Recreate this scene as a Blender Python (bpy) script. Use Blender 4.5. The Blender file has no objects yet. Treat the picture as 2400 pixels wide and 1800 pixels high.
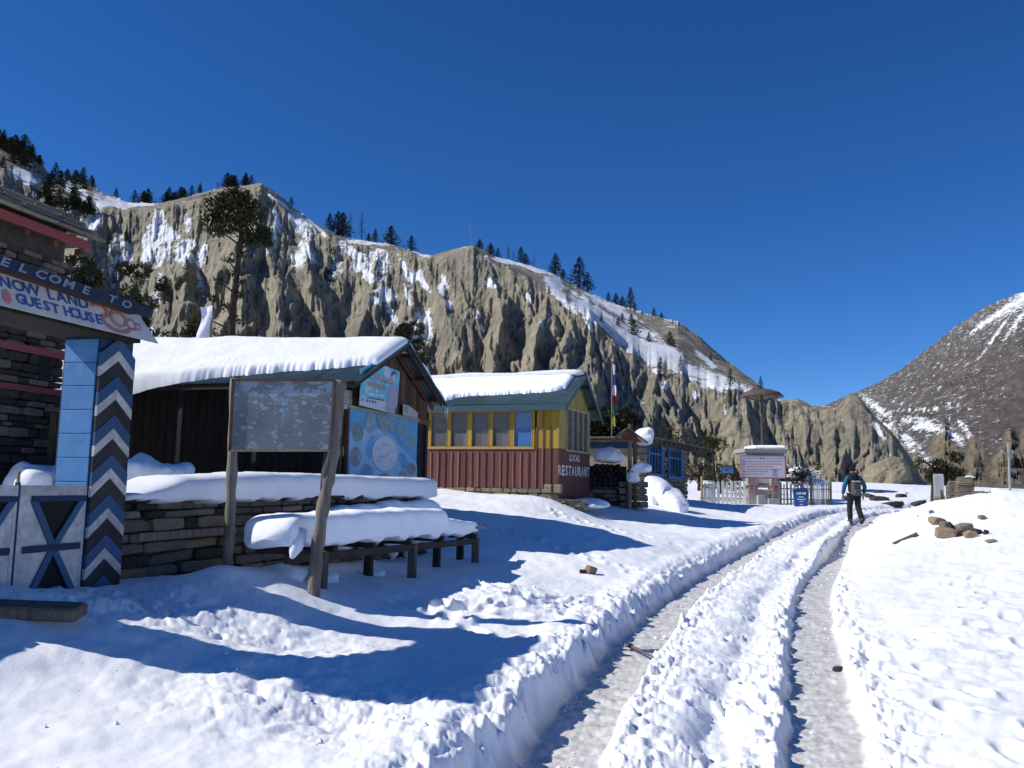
import bpy, bmesh, math, random
import numpy as np
from mathutils import Vector, Matrix
random.seed(7)
S = bpy.context.scene
C = S.collection
PI = math.pi
rad = math.radians

# ---------------------------------------------------------------- camera
EYE = Vector((0, 0, 1.55))
FPX = 2000.0            # focal length in the photo's 2400 px wide frame
PITCH, ROLL = rad(6.70), 0.018
F_ = Vector((0, math.cos(PITCH), math.sin(PITCH)))
R0, U0 = Vector((1, 0, 0)), Vector((0, -math.sin(PITCH), math.cos(PITCH)))
R_ = R0 * math.cos(ROLL) + U0 * math.sin(ROLL)
U_ = U0 * math.cos(ROLL) - R0 * math.sin(ROLL)
cam = bpy.data.cameras.new('camera')
cam.sensor_width = 36
cam.lens = 36 * FPX / 2400
cam.clip_start, cam.clip_end = 0.1, 6000
camo = bpy.data.objects.new('camera', cam)
C.objects.link(camo)
m = Matrix((R_, U_, -F_)).transposed().to_4x4()
m.translation = EYE
camo.matrix_world = m
S.camera = camo

# ---------------------------------------------------------------- light
SUN_AZ, SUN_EL = rad(-96), rad(38.5)      # azimuth from +Y towards +X
w = bpy.data.worlds.new('World')
S.world = w
w.use_nodes = True
nt = w.node_tree
bg = nt.nodes['Background']
sky = nt.nodes.new('ShaderNodeTexSky')
sky.sky_type = 'NISHITA'
sky.sun_disc = False
sky.sun_elevation = SUN_EL
sky.sun_rotation = SUN_AZ
sky.altitude = 3400
sky.air_density = 1.0
sky.dust_density = 0.0
sky.ozone_density = 7.0
hs_ = nt.nodes.new('ShaderNodeHueSaturation')
hs_.inputs['Hue'].default_value = .507
hs_.inputs['Saturation'].default_value = 1.18
nt.links.new(sky.outputs[0], hs_.inputs['Color'])
nt.links.new(hs_.outputs[0], bg.inputs[0])
bg.inputs[1].default_value = 0.108
sl = bpy.data.lights.new('sun', 'SUN')
sl.energy = 4.4
sl.angle = rad(0.5)
sl.color = (1.0, 0.955, 0.88)
so = bpy.data.objects.new('sun', sl)
C.objects.link(so)
sd = Vector((math.sin(SUN_AZ) * math.cos(SUN_EL), math.cos(SUN_AZ) * math.cos(SUN_EL), math.sin(SUN_EL)))
so.rotation_euler = sd.to_track_quat('Z', 'Y').to_euler()
so.location = (-20, 10, 30)
S.view_settings.view_transform = 'Standard'
S.view_settings.look = 'None'
S.view_settings.gamma = 1
S.view_settings.use_curve_mapping = False
S.view_settings.exposure = 0.22
S.cycles.max_bounces = 5
S.cycles.diffuse_bounces = 3
S.cycles.transparent_max_bounces = 6

# ---------------------------------------------------------------- survey helpers
def P(u, v, Y):
    """world point at forward distance Y on the sight line of photo pixel (u, v)"""
    d = F_ + R_ * ((u - 1200) / FPX) + U_ * ((900 - v) / FPX)
    return EYE + d * (Y / d.y)

def proj(p):
    d = Vector(p) - EYE
    z = d.dot(F_)
    return (1200 + FPX * d.dot(R_) / z, 900 - FPX * d.dot(U_) / z)

class Frame:
    """ground frame: x runs away along azimuth A, y to the left of it"""
    def __init__(s, o, A, k=1.0):
        s.k = k                      # length of one local unit in metres
        s.o = Vector(o); s.A = rad(A)
        s.ex = Vector((math.sin(s.A), math.cos(s.A), 0)); s.ey = Vector((-math.cos(s.A), math.sin(s.A), 0))
        s.rz = PI / 2 - s.A
    def w(s, x, y, z): return s.o + (s.ex * x + s.ey * y + Vector((0, 0, z))) * s.k
    def _hit(s, u, v, n, off):
        d = F_ + R_ * ((u - 1200) / FPX) + U_ * ((900 - v) / FPX)
        t = (off * s.k + n.dot(s.o - EYE)) / n.dot(d)
        q = (EYE + d * t - s.o) / s.k
        return q.dot(s.ex), q.dot(s.ey), q.z
    def y0(s, u, v, off=0):       # hit plane local y = off -> (x, z)
        a = s._hit(u, v, s.ey, off); return a[0], a[2]
    def zof(s, x, y, v):           # height at local x, y that the photo shows at row v
        lo, hi = -5.0, 15.0
        for _ in range(40):
            mid = (lo + hi) / 2
            if proj(s.w(x, y, mid))[1] > v: lo = mid
            else: hi = mid
        return lo
    def x0(s, u, v, off=0):       # hit plane local x = off -> (y, z)
        a = s._hit(u, v, s.ex, off); return a[1], a[2]

# ---------------------------------------------------------------- noise (numpy)
_rs = np.random.RandomState(11)
_perm = _rs.permutation(256)
_perm = np.concatenate([_perm, _perm, _perm])
_g2 = np.stack([np.cos(np.arange(256) * 2 * PI / 256 * 37), np.sin(np.arange(256) * 2 * PI / 256 * 37)], 1)
def n2(x, y, seed=0):
    x = np.asarray(x, dtype=np.float64) + seed * 17.31; y = np.asarray(y, dtype=np.float64) - seed * 9.73
    xi = np.floor(x).astype(np.int64); yi = np.floor(y).astype(np.int64)
    xf = x - xi; yf = y - yi
    xi &= 255; yi &= 255
    u = xf * xf * xf * (xf * (xf * 6 - 15) + 10); v = yf * yf * yf * (yf * (yf * 6 - 15) + 10)
    def g(ix, iy, fx, fy):
        h = _perm[_perm[ix & 255] + (iy & 255)]
        return _g2[h, 0] * fx + _g2[h, 1] * fy
    a = g(xi, yi, xf, yf); b = g(xi + 1, yi, xf - 1, yf)
    c = g(xi, yi + 1, xf, yf - 1); d = g(xi + 1, yi + 1, xf - 1, yf - 1)
    return (a + (b - a) * u + (c - a) * v + (a - b - c + d) * u * v) * 1.5
def fbm(x, y, o=4, seed=0, gain=.5):
    s = 0; a = 1
    for k in range(o):
        s = s + a * n2(x, y, seed + k); x = x * 2.03; y = y * 2.03; a *= gain
    return s
def billow(x, y, o=3, seed=0, gain=.5):
    s = 0; a = 1
    for k in range(o):
        s = s + a * (np.abs(n2(x, y, seed + k)) * 2 - .6); x = x * 2.1; y = y * 2.1; a *= gain
    return s
def chunk(x, y, seed=0, edge=.22):
    """broken plates: every Voronoi cell its own height, with narrow dips between"""
    x = np.asarray(x) + seed * 3.7; y = np.asarray(y) - seed * 5.1
    xi = np.floor(x); yi = np.floor(y); f1 = np.full(x.shape, 9.); f2 = np.full(x.shape, 9.); h1 = np.zeros(x.shape)
    for i in (-1, 0, 1):
        for j in (-1, 0, 1):
            cx = xi + i; cy = yi + j; k = _perm[(_perm[cx.astype(np.int64) & 255] + (cy.astype(np.int64) & 255))]; k2 = _perm[k + 7]; k3 = _perm[k + 19]
            d = np.sqrt((cx + k / 256. - x) ** 2 + (cy + k2 / 256. - y) ** 2)
            m = d < f1; f2 = np.where(m, f1, np.minimum(f2, d)); h1 = np.where(m, k3 / 256. - .5 + (cx + k / 256. - x) * (k2 / 256. - .5), h1); f1 = np.where(m, d, f1)
    return h1 * np.clip((f2 - f1) / edge, 0, 1) + np.clip((f2 - f1) / edge, 0, 1) * .3 - .15
def sstep(a, b, x):
    t = np.clip((x - a) / (b - a), 0, 1); return t * t * (3 - 2 * t)

# ---------------------------------------------------------------- materials
MATS = {}
def mat(name, col, rough=.85, spec=.3, noise=None, metal=0, bump=None, alt=None, wave=None, sss=0):
    """procedural material: base colour varied towards `alt` by noise(scale, amount), fine relief from bump(scale, strength)"""
    if name in MATS: return MATS[name]
    m = bpy.data.materials.new(name); m.use_nodes = True
    t = m.node_tree; b = t.nodes['Principled BSDF']
    b.inputs['Base Color'].default_value = (*col, 1); b.inputs['Roughness'].default_value = rough
    b.inputs['Specular IOR Level'].default_value = spec; b.inputs['Metallic'].default_value = metal
    if sss:
        b.inputs['Subsurface Weight'].default_value = sss; b.inputs['Subsurface Radius'].default_value = (.02, .03, .05)
    tc = t.nodes.new('ShaderNodeTexCoord')
    if noise:
        n = t.nodes.new('ShaderNodeTexNoise'); n.inputs['Scale'].default_value = noise[0]; n.inputs['Detail'].default_value = 6
        n.inputs['Roughness'].default_value = .65
        vm = t.nodes.new('ShaderNodeVectorMath'); vm.operation = 'MULTIPLY'
        vm.inputs[1].default_value = noise[2] if len(noise) > 2 else (1, 1, 1)
        t.links.new(tc.outputs['Object'], vm.inputs[0])
        oi = t.nodes.new('ShaderNodeObjectInfo')
        va = t.nodes.new('ShaderNodeVectorMath'); va.operation = 'ADD'
        sc = t.nodes.new('ShaderNodeMath'); sc.operation = 'MULTIPLY'; sc.inputs[1].default_value = 37
        t.links.new(oi.outputs['Random'], sc.inputs[0])
        t.links.new(vm.outputs[0], va.inputs[0]); t.links.new(sc.outputs[0], va.inputs[1])
        t.links.new(va.outputs[0], n.inputs['Vector'])
        r = t.nodes.new('ShaderNodeMapRange'); r.inputs[1].default_value = .32; r.inputs[2].default_value = .68
        r.inputs[4].default_value = noise[1]
        mx = t.nodes.new('ShaderNodeMix'); mx.data_type = 'RGBA'
        mx.inputs[6].default_value = (*col, 1); mx.inputs[7].default_value = (*(alt or tuple(c * .45 for c in col)), 1)
        t.links.new(n.outputs[0], r.inputs[0]); t.links.new(r.outputs[0], mx.inputs[0])
        # each object a little lighter or darker than the next
        hv = t.nodes.new('ShaderNodeHueSaturation')
        mr = t.nodes.new('ShaderNodeMapRange'); mr.inputs[3].default_value = .82; mr.inputs[4].default_value = 1.15
        t.links.new(oi.outputs['Random'], mr.inputs[0]); t.links.new(mr.outputs[0], hv.inputs['Value'])
        t.links.new(mx.outputs[2], hv.inputs['Color'])
        t.links.new(hv.outputs[0], b.inputs['Base Color'])
    if bump:
        n = t.nodes.new('ShaderNodeTexNoise'); n.inputs['Scale'].default_value = bump[0]; n.inputs['Detail'].default_value = 5
        vm = t.nodes.new('ShaderNodeVectorMath'); vm.operation = 'MULTIPLY'; vm.inputs[1].default_value = bump[2] if len(bump) > 2 else (1, 1, 1)
        t.links.new(tc.outputs['Object'], vm.inputs[0]); t.links.new(vm.outputs[0], n.inputs['Vector'])
        bp = t.nodes.new('ShaderNodeBump'); bp.inputs['Strength'].default_value = bump[1]; bp.inputs['Distance'].default_value = .02
        t.links.new(n.outputs[0], bp.inputs['Height']); t.links.new(bp.outputs[0], b.inputs['Normal'])
    MATS[name] = m
    return m
M = MATS
M['snow'] = mat('snow', (.80, .83, .88), .75, .25, noise=(1.6, 1, (1, 1, 1)), alt=(.84, .86, .89), bump=(60, .25))
M['old_wood'] = mat('old_wood', (.17, .145, .12), .9, .2, noise=(3, 1, (6, 6, .7)), alt=(.07, .06, .05), bump=(25, .6, (3, 3, .4)))
M['grey_wood'] = mat('grey_wood', (.26, .23, .19), .9, .2, noise=(3, 1, (6, 6, .7)), alt=(.12, .10, .085), bump=(25, .6, (3, 3, .4)))
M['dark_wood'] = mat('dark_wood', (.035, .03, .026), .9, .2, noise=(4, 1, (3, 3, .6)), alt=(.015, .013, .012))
M['brown_wood'] = mat('brown_wood', (.15, .07, .035), .8, .3, noise=(4, 1, (1, 1, 4)), alt=(.06, .03, .02), bump=(30, .4))
M['dim_wood'] = mat('dim_wood', (.06, .045, .035), .85, .25, noise=(4, 1, (4, 4, .6)), alt=(.03, .022, .018), bump=(30, .4))
M['stone'] = mat('stone', (.24, .21, .17), .95, .2, noise=(5, 1), alt=(.13, .115, .095), bump=(30, .9))
M['stone_light'] = mat('stone_light', (.30, .26, .185), .95, .2, noise=(6, 1), alt=(.17, .145, .10), bump=(30, .8))
M['stone_tan'] = mat('stone_tan', (.40, .28, .17), .9, .2, noise=(5, 1), alt=(.20, .16, .12), bump=(25, .8))
M['stone_dark'] = mat('stone_dark', (.075, .065, .058), .95, .2, noise=(6, 1), alt=(.035, .03, .028), bump=(30, .8))
M['mud'] = mat('mud', (.095, .082, .068), 1, .1, noise=(8, 1), alt=(.05, .043, .036), bump=(40, .6))
M['plaster'] = mat('plaster', (.26, .215, .155), .95, .1, noise=(3, 1), alt=(.17, .14, .10), bump=(20, .5))
M['blue_paint'] = mat('blue_paint', (.035, .16, .42), .55, .35, noise=(5, 1), alt=(.075, .22, .42), bump=(9, .2))
M['navy_paint'] = mat('navy_paint', (.012, .035, .10), .6, .3, noise=(5, 1), alt=(.008, .02, .06))
M['stripe_blue'] = mat('stripe_blue', (.014, .075, .19), .55, .35, noise=(9, 1), alt=(.03, .085, .16))
M['stripe_black'] = mat('stripe_black', (.012, .012, .015), .6, .3, noise=(5, 1), alt=(.03, .028, .03))
M['white_paint'] = mat('white_paint', (.60, .59, .56), .6, .35, noise=(9, 1), alt=(.34, .33, .31), bump=(12, .15))
M['sign_white'] = mat('sign_white', (.50, .52, .52), .6, .3, noise=(4, 1), alt=(.36, .38, .39))
M['letter_blue'] = mat('letter_blue', (.03, .085, .30), .6)
M['letter_white'] = mat('letter_white', (.68, .70, .70), .6, noise=(20, 1), alt=(.4, .42, .42))
M['pale_letter'] = mat('pale_letter', (.15, .21, .29), .7)
M['faded_red'] = mat('faded_red', (.45, .15, .14), .7, noise=(8, 1), alt=(.36, .2, .2))
M['red_band'] = mat('red_band', (.22, .055, .06), .85, noise=(4, 1), alt=(.2, .05, .05))
M['teal_roof'] = mat('teal_roof', (.085, .15, .165), .5, .4, noise=(3, 1), alt=(.05, .09, .105), metal=.1)
M['teal_trim'] = mat('teal_trim', (.03, .085, .10), .55, .4, noise=(4, 1), alt=(.022, .06, .075))
M['rust_metal'] = mat('rust_metal', (.11, .068, .05), .8, .3, noise=(3, 1), alt=(.07, .06, .055), bump=(10, .3))
M['grey_metal'] = mat('grey_metal', (.30, .32, .33), .5, .5, metal=.3)
M['yellow_wood'] = mat('yellow_wood', (.37, .245, .03), .75, .3, noise=(4, 1, (6, 6, .8)), alt=(.34, .2, .03), bump=(25, .5, (4, 4, .4)))
M['yellow_ply'] = mat('yellow_ply', (.34, .275, .075), .75, .3, noise=(3, 1), alt=(.26, .21, .055))
M['red_wood'] = mat('red_wood', (.155, .066, .058), .8, .25, noise=(5, 1, (6, 6, .8)), alt=(.125, .05, .045), bump=(25, .5, (4, 4, .4)))
M['batten_pink'] = mat('batten_pink', (.27, .15, .11), .8, .25, noise=(6, 1, (4, 4, 1)), alt=(.25, .10, .08))
M['frame_tan'] = mat('frame_tan', (.38, .27, .10), .7, .3, noise=(6, 1), alt=(.26, .18, .08))
M['frame_pale'] = mat('frame_pale', (.36, .31, .22), .7, .3, noise=(6, 1), alt=(.24, .2, .14))
M['blue_frame'] = mat('blue_frame', (.02, .17, .42), .6, .3, noise=(6, 1), alt=(.015, .11, .3))
M['curtain'] = mat('curtain', (.5, .5, .5), .9, noise=(9, 1, (8, 8, .3)), alt=(.15, .15, .16))
M['curtain_blue'] = mat('curtain_blue', (.07, .20, .46), .9, noise=(2, 1), alt=(.16, .32, .55))
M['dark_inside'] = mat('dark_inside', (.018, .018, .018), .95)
M['paper'] = mat('paper', (.48, .47, .44), .9, noise=(14, 1), alt=(.38, .37, .35))
M['ink'] = mat('ink', (.05, .05, .07), .9)
M['concrete'] = mat('concrete', (.40, .40, .38), .9, .2, noise=(5, 1), alt=(.28, .28, .27), bump=(15, .3))
M['bark'] = mat('bark', (.06, .045, .035), .95, .1, noise=(6, 1, (3, 3, .5)), alt=(.03, .024, .02))
M['needles'] = mat('needles', (.040, .050, .020), .85, .15, noise=(2, 1), alt=(.05, .06, .026))
M['needles_dark'] = mat('needles_dark', (.022, .030, .014), .85, .15, noise=(2, 1), alt=(.045, .048, .022))
M['shrub'] = mat('shrub', (.05, .048, .028), .9, .1, noise=(2, 1), alt=(.028, .03, .018))
M['ice'] = mat('ice', (.75, .80, .86), .15, .5)
M['letter_red'] = mat('letter_red', (.55, .24, .25), .7)
M['pink_board'] = mat('pink_board', (.66, .62, .62), .6, noise=(8, 1), alt=(.60, .54, .56))
M['bin_blue'] = mat('bin_blue', (.012, .06, .26), .5, .4, noise=(5, 1), alt=(.01, .045, .18))

def glass_mat(name, col, rough=.06, alpha=.45):
    if name in MATS: return MATS[name]
    m = bpy.data.materials.new(name); m.use_nodes = True; t = m.node_tree
    b = t.nodes['Principled BSDF']; b.inputs['Base Color'].default_value = (*col, 1)
    b.inputs['Roughness'].default_value = rough; b.inputs['Specular IOR Level'].default_value = .6
    b.inputs['Alpha'].default_value = alpha
    MATS[name] = m; return m
M['blue_glass'] = glass_mat('blue_glass', (.06, .17, .38), alpha=.92)
M['glass'] = glass_mat('glass', (.20, .21, .22), alpha=.36)

# ---------------------------------------------------------------- mesh building
class MB:
    def __init__(s): s.v = []; s.f = []
    def add(s, vs, fs):
        n = len(s.v); s.v += [tuple(p) for p in vs]; s.f += [tuple(i + n for i in f) for f in fs]; return s
    def box(s, x0, x1, y0, y1, z0, z1, mtx=None, jit=0):
        vs = [Vector((x, y, z)) for z in (z0, z1) for x, y in ((x0, y0), (x1, y0), (x1, y1), (x0, y1))]
        if jit: vs = [p + Vector([random.uniform(-jit, jit) for _ in range(3)]) for p in vs]
        if mtx: vs = [mtx @ p for p in vs]
        return s.add(vs, [(3, 2, 1, 0), (4, 5, 6, 7), (0, 1, 5, 4), (1, 2, 6, 5), (2, 3, 7, 6), (3, 0, 4, 7)])
    def bevbox(s, x0, x1, y0, y1, z0, z1, b=.01, mtx=None):
        """box with chamfered edges"""
        vs = []; idx = {}
        X = (x0, x1); Y = (y0, y1); Z = (z0, z1)
        sx = (1, -1)
        for i in (0, 1):
            for j in (0, 1):
                for k in (0, 1):
                    p = (X[i], Y[j], Z[k]); d = (sx[i] * b, sx[j] * b, sx[k] * b)
                    for a in range(3):
                        q = [p[0] + d[0], p[1] + d[1], p[2] + d[2]]; q[a] = p[a]
                        idx[i, j, k, a] = len(vs); vs.append(Vector(q))
        fs = []
        I = lambda i, j, k, a: idx[i, j, k, a]
        fs += [tuple(I(i, j, k, 0) for j, k in ((0, 0), (0, 1), (1, 1), (1, 0))) if i == 0 else tuple(I(i, j, k, 0) for j, k in ((0, 0), (1, 0), (1, 1), (0, 1))) for i in (0, 1)]
        fs += [tuple(I(i, j, k, 1) for i, k in ((0, 0), (1, 0), (1, 1), (0, 1))) if j == 0 else tuple(I(i, j, k, 1) for i, k in ((0, 0), (0, 1), (1, 1), (1, 0))) for j in (0, 1)]
        fs += [tuple(I(i, j, k, 2) for i, j in ((0, 0), (0, 1), (1, 1), (1, 0))) if k == 0 else tuple(I(i, j, k, 2) for i, j in ((0, 0), (1, 0), (1, 1), (0, 1))) for k in (0, 1)]
        for i in (0, 1):
            for j in (0, 1): fs.append((I(i, j, 0, 0), I(i, j, 1, 0), I(i, j, 1, 1), I(i, j, 0, 1)))
        for i in (0, 1):
            for k in (0, 1): fs.append((I(i, 0, k, 0), I(i, 1, k, 0), I(i, 1, k, 2), I(i, 0, k, 2)))
        for j in (0, 1):
            for k in (0, 1): fs.append((I(0, j, k, 1), I(1, j, k, 1), I(1, j, k, 2), I(0, j, k, 2)))
        for i in (0, 1):
            for j in (0, 1):
                for k in (0, 1): fs.append((I(i, j, k, 0), I(i, j, k, 1), I(i, j, k, 2)))
        if mtx: vs = [mtx @ p for p in vs]
        return s.add(vs, fs)
    def tube(s, pts, r, n=8, cap=True, jit=0):
        pts = [Vector(p) for p in pts]; rs = r if isinstance(r, (list, tuple)) else [r] * len(pts)
        vs = []; fs = []; ref = None
        for i, p in enumerate(pts):
            d = (pts[min(i + 1, len(pts) - 1)] - pts[max(i - 1, 0)]).normalized()
            if ref is None:
                ref = Vector((0, 0, 1)) if abs(d.z) < .9 else Vector((1, 0, 0))
            a = d.cross(ref).normalized(); b = d.cross(a).normalized(); ref = -b if False else ref
            for k in range(n):
                t = 2 * PI * k / n; rr = rs[i] * (1 + (random.uniform(-jit, jit) if jit else 0))
                vs.append(p + a * math.cos(t) * rr + b * math.sin(t) * rr)
        for i in range(len(pts) - 1):
            for k in range(n):
                fs.append((i * n + k, i * n + (k + 1) % n, (i + 1) * n + (k + 1) % n, (i + 1) * n + k))
        if cap: fs += [tuple(range(n)), tuple(reversed(range((len(pts) - 1) * n, len(pts) * n)))]
        return s.add(vs, fs)
    def prism(s, poly, a0, a1, axis='y'):
        """polygon extruded along an axis; poly in the other two coordinates"""
        def mk(p, a):
            return (p[0], a, p[1]) if axis == 'y' else (a, p[0], p[1]) if axis == 'x' else (p[0], p[1], a)
        n = len(poly)
        vs = [mk(p, a0) for p in poly] + [mk(p, a1) for p in poly]
        fs = [tuple(range(n)), tuple(range(2 * n - 1, n - 1, -1))] + [(i, i + n, (i + 1) % n + n, (i + 1) % n) for i in range(n)]
        return s.add(vs, fs)
    def mesh(s, name, m, smooth=False):
        me = bpy.data.meshes.new(name); me.from_pydata(s.v, [], s.f)
        bm = bmesh.new(); bm.from_mesh(me); bmesh.ops.recalc_face_normals(bm, faces=bm.faces); bm.to_mesh(me); bm.free()
        if m: me.materials.append(m if not isinstance(m, str) else M[m])
        if smooth:
            me.shade_smooth()
        me.update(); return me
    def build(s, name, m, parent=None, smooth=False, loc=None, rot=None):
        return link(name, s.mesh(name, m, smooth), parent, loc, rot)
def link(name, me, parent=None, loc=None, rot=None):
    o = bpy.data.objects.new(name, me); C.objects.link(o)
    if parent: o.parent = parent
    if loc is not None: o.location = loc
    if rot is not None: o.rotation_euler = rot
    return o
def tag(o, label=None, cat=None, group=None, kind=None):
    if label: o['label'] = label
    if cat: o['category'] = cat
    if group: o['group'] = group
    if kind: o['kind'] = kind
    return o
def empty(name, loc, rz=0, label=None, cat=None, group=None):
    o = bpy.data.objects.new(name, None); C.objects.link(o); o.location = loc; o.rotation_euler = (0, 0, rz)
    o.empty_display_size = .2
    return tag(o, label, cat, group)
def copy_tree(o, parent=None):
    c = o.copy(); C.objects.link(c); c.parent = parent
    for ch in [x for x in KIDS.get(o.name, [])]: copy_tree(ch, c)
    return c
KIDS = {}

def grid_mesh(name, V, nu, nv, m, smooth=True, closed_u=False, mask=None):
    """V: (nv, nu, 3) array -> quad mesh via foreach_set"""
    idx = np.arange(nu * nv).reshape(nv, nu)
    if closed_u:
        a = idx[:-1, :]; b = np.roll(idx, -1, 1)[:-1, :]; c = np.roll(idx, -1, 1)[1:, :]; d = idx[1:, :]
    else:
        a = idx[:-1, :-1]; b = idx[:-1, 1:]; c = idx[1:, 1:]; d = idx[1:, :-1]
    q = np.stack([a, b, c, d], -1).reshape(-1, 4)
    if mask is not None: q = q[mask.reshape(-1)]
    v = V.reshape(-1, 3)
    used = np.zeros(len(v), bool); used[q.reshape(-1)] = True
    remap = np.cumsum(used) - 1
    q = remap[q]; v = v[used]
    me = bpy.data.meshes.new(name)
    me.vertices.add(len(v)); me.vertices.foreach_set('co', v.astype(np.float32).reshape(-1))
    me.loops.add(len(q) * 4); me.loops.foreach_set('vertex_index', q.astype(np.int32).reshape(-1))
    me.polygons.add(len(q)); me.polygons.foreach_set('loop_start', np.arange(0, len(q) * 4, 4, dtype=np.int32))
    me.polygons.foreach_set('loop_total', np.full(len(q), 4, dtype=np.int32))
    me.update(calc_edges=True); me.validate()
    if m: me.materials.append(m)
    if smooth: me.shade_smooth()
    return me, used
def set_attr(me, name, arr):
    a = me.attributes.new(name, 'FLOAT', 'POINT'); a.data.foreach_set('value', np.asarray(arr, dtype=np.float32).reshape(-1))

_txt = {}
def text(name, s, size, m, parent, mtx, align='CENTER', ext=.002, off=0.0, sx=1.0, shear=0.0):
    cu = bpy.data.curves.new('lettering', 'FONT'); cu.body = s; cu.size = size; cu.align_x = align; cu.align_y = 'CENTER'
    cu.extrude = ext; cu.offset = off; cu.resolution_u = 2; cu.shear = shear
    o = bpy.data.objects.new('lettering_tmp', cu); C.objects.link(o)
    dg = bpy.context.evaluated_depsgraph_get(); dg.update()
    me = bpy.data.meshes.new_from_object(o.evaluated_get(dg))
    C.objects.unlink(o); bpy.data.objects.remove(o)
    me.name = name
    me.materials.clear(); me.materials.append(M[m])
    r = link(name, me, parent); r.matrix_local = mtx @ Matrix.Diagonal((sx, 1, 1, 1))
    return r
# ================================================================ SNOW GROUND
def zrut(y):
    return np.interp(y, [0, 14, 17, 19.5, 22, 26.5, 30, 38, 60], [0, .0, .05, .14, .27, .47, .6, .78, 1.4])
def on_rut(u, v):
    lo, hi = 2.0, 60.0
    for _ in range(50):
        mid = (lo + hi) / 2
        if P(u, v, mid).z > float(zrut(mid)): lo = mid
        else: hi = mid
    return P(u, v, lo)
RUT_L = [(1240, 1900), (1285, 1789), (1443, 1593), (1538, 1466), (1633, 1384), (1728, 1321), (1810, 1277), (1867, 1243), (1920, 1218), (1968, 1203)]
RUT_R = [(1955, 1900), (1949, 1789), (1930, 1669), (1905, 1530), (1899, 1422), (1924, 1359), (1968, 1302), (1994, 1264), (2016, 1230), (2060, 1207)]
def smooth_line(pts, n=90):
    p = [Vector((q.x, q.y)) for q in (on_rut(*a) for a in pts)]
    p = [p[0] + (p[0] - p[1]).normalized() * 6] + p + [p[-1] + (p[-1] - p[-2]).normalized() * 8 + Vector((4, 0)), p[-1] + Vector((22, 22))]
    a = np.array([tuple(q) for q in p]); d = np.concatenate([[0], np.cumsum(np.hypot(*(a[1:] - a[:-1]).T))])
    s = np.linspace(0, d[-1], n)
    x = np.interp(s, d, a[:, 0]); y = np.interp(s, d, a[:, 1])
    for _ in range(10):
        x[1:-1] = (x[:-2] + 2 * x[1:-1] + x[2:]) / 4; y[1:-1] = (y[:-2] + 2 * y[1:-1] + y[2:]) / 4
    return np.stack([x, y], 1)
LL, LR = smooth_line(RUT_L), smooth_line(RUT_R)
def side_dist(L, x, y):
    """signed distance to a line, positive to its right"""
    best = np.full(x.shape, 1e9); sg = np.ones(x.shape)
    for i in range(len(L) - 1):
        ax, ay = L[i]; bx, by = L[i + 1]; dx, dy = bx - ax, by - ay; l2 = dx * dx + dy * dy
        t = np.clip(((x - ax) * dx + (y - ay) * dy) / l2, 0, 1)
        ex = x - ax - t * dx; ey = y - ay - t * dy; d2 = ex * ex + ey * ey
        m = d2 < best
        best = np.where(m, d2, best); sg = np.where(m, np.sign(ex * dy - ey * dx), sg)
    return np.sqrt(best) * sg

G = []          # control points of the snow surface (x, y, z)
def gp(u, v, Y):
    p = P(u, v, Y); G.append((p.x, p.y, p.z))
G += [(-8, 1, .3), (-3, 1, .27), (0, 0, .2), (3, 0, .18), (8, 1, .35), (-3, 3, .30), (-1, 3, .27), (0.0, 4, .28), (-1, 5, .26), (-.6, 6.5, .24),
      (-4.4, 9.2, 1.0), (-6.5, 8, 1.1), (-8, 12, 1.3), (-12, 10, 1.5), (-14, 20, 1.9), (-9, 4, .8), (-5.5, 5.5, .8),
      (3, 4, .16), (4.5, 4, .2), (4, 8, .18), (7, 8, .4), (6, 5, .35), (12, 10, .8), (12, 4, .6), (20, 12, 1.0), (25, 25, 1.3), (-20, 30, 2.2), (-30, 10, 1.5), (30, 0, 1), (-30, -10, .5), (0, -10, 0), (30, -20, .5), (0, -40, 0)]
for a in [(60, 1402, 6.1), (190, 1385, 6.8), (283, 1357, 7.5), (420, 1356, 8.1), (539, 1334, 8.0), (620, 1352, 9.2), (734, 1397, 8.0), (860, 1380, 9.2), (969, 1356, 10.6), (1121, 1318, 13.1), (1040, 1305, 13.9),
          (200, 1455, 5.9), (100, 1560, 5.1), (0, 1650, 4.6), (600, 1450, 7.0), (400, 1510, 6.0), (800, 1450, 7.6), (600, 1600, 5.4), (300, 1700, 4.5),
          (1150, 1288, 14.2), (1150, 1240, 16.6), (1150, 1200, 18.8), (1080, 1160, 21.5), (1300, 1172, 21.3), (1330, 1250, 16.5), (1400, 1222, 20.5), (1350, 1200, 22),
          (1500, 1250, 18.5), (1600, 1300, 15.6), (1500, 1395, 11), (1400, 1450, 9.0), (1200, 1400, 9.4), (1000, 1410, 9.0), (1050, 1500, 7.2), (1250, 1550, 6.6),
          (1440, 1182, 25), (1520, 1180, 28), (1600, 1172, 32), (1650, 1180, 37.5), (1800, 1184, 37.5), (1950, 1184, 37.5), (1700, 1215, 27), (1600, 1215, 24),
          (1000, 1144, 23.5), (900, 1140, 26), (2300, 1500, 8), (2100, 1390, 11.5), (2300, 1345, 13), (2200, 1290, 15.5), (2150, 1235, 20), (2100, 1215, 25.5), (2400, 1330, 13),
          (2200, 1188, 24.5), (2300, 1185, 26), (2120, 1190, 33), (2050, 1190, 34), (2150, 1165, 42), (2060, 1135, 52), (2250, 1150, 50)]: gp(*a)
G += [(0, 60, 2.0), (25, 60, 2.1), (-25, 60, 2.6), (60, 60, 1.6), (0, 90, 2.2), (-50, 90, 3), (60, 100, 2), (90, 40, 1.5), (-60, 50, 3), (-80, 0, 3), (80, -60, 1), (-80, -60, 1), (0, -90, 0)]
GA = np.array(G)
def _phi(r2): return np.sqrt(r2 + .6)
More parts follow.
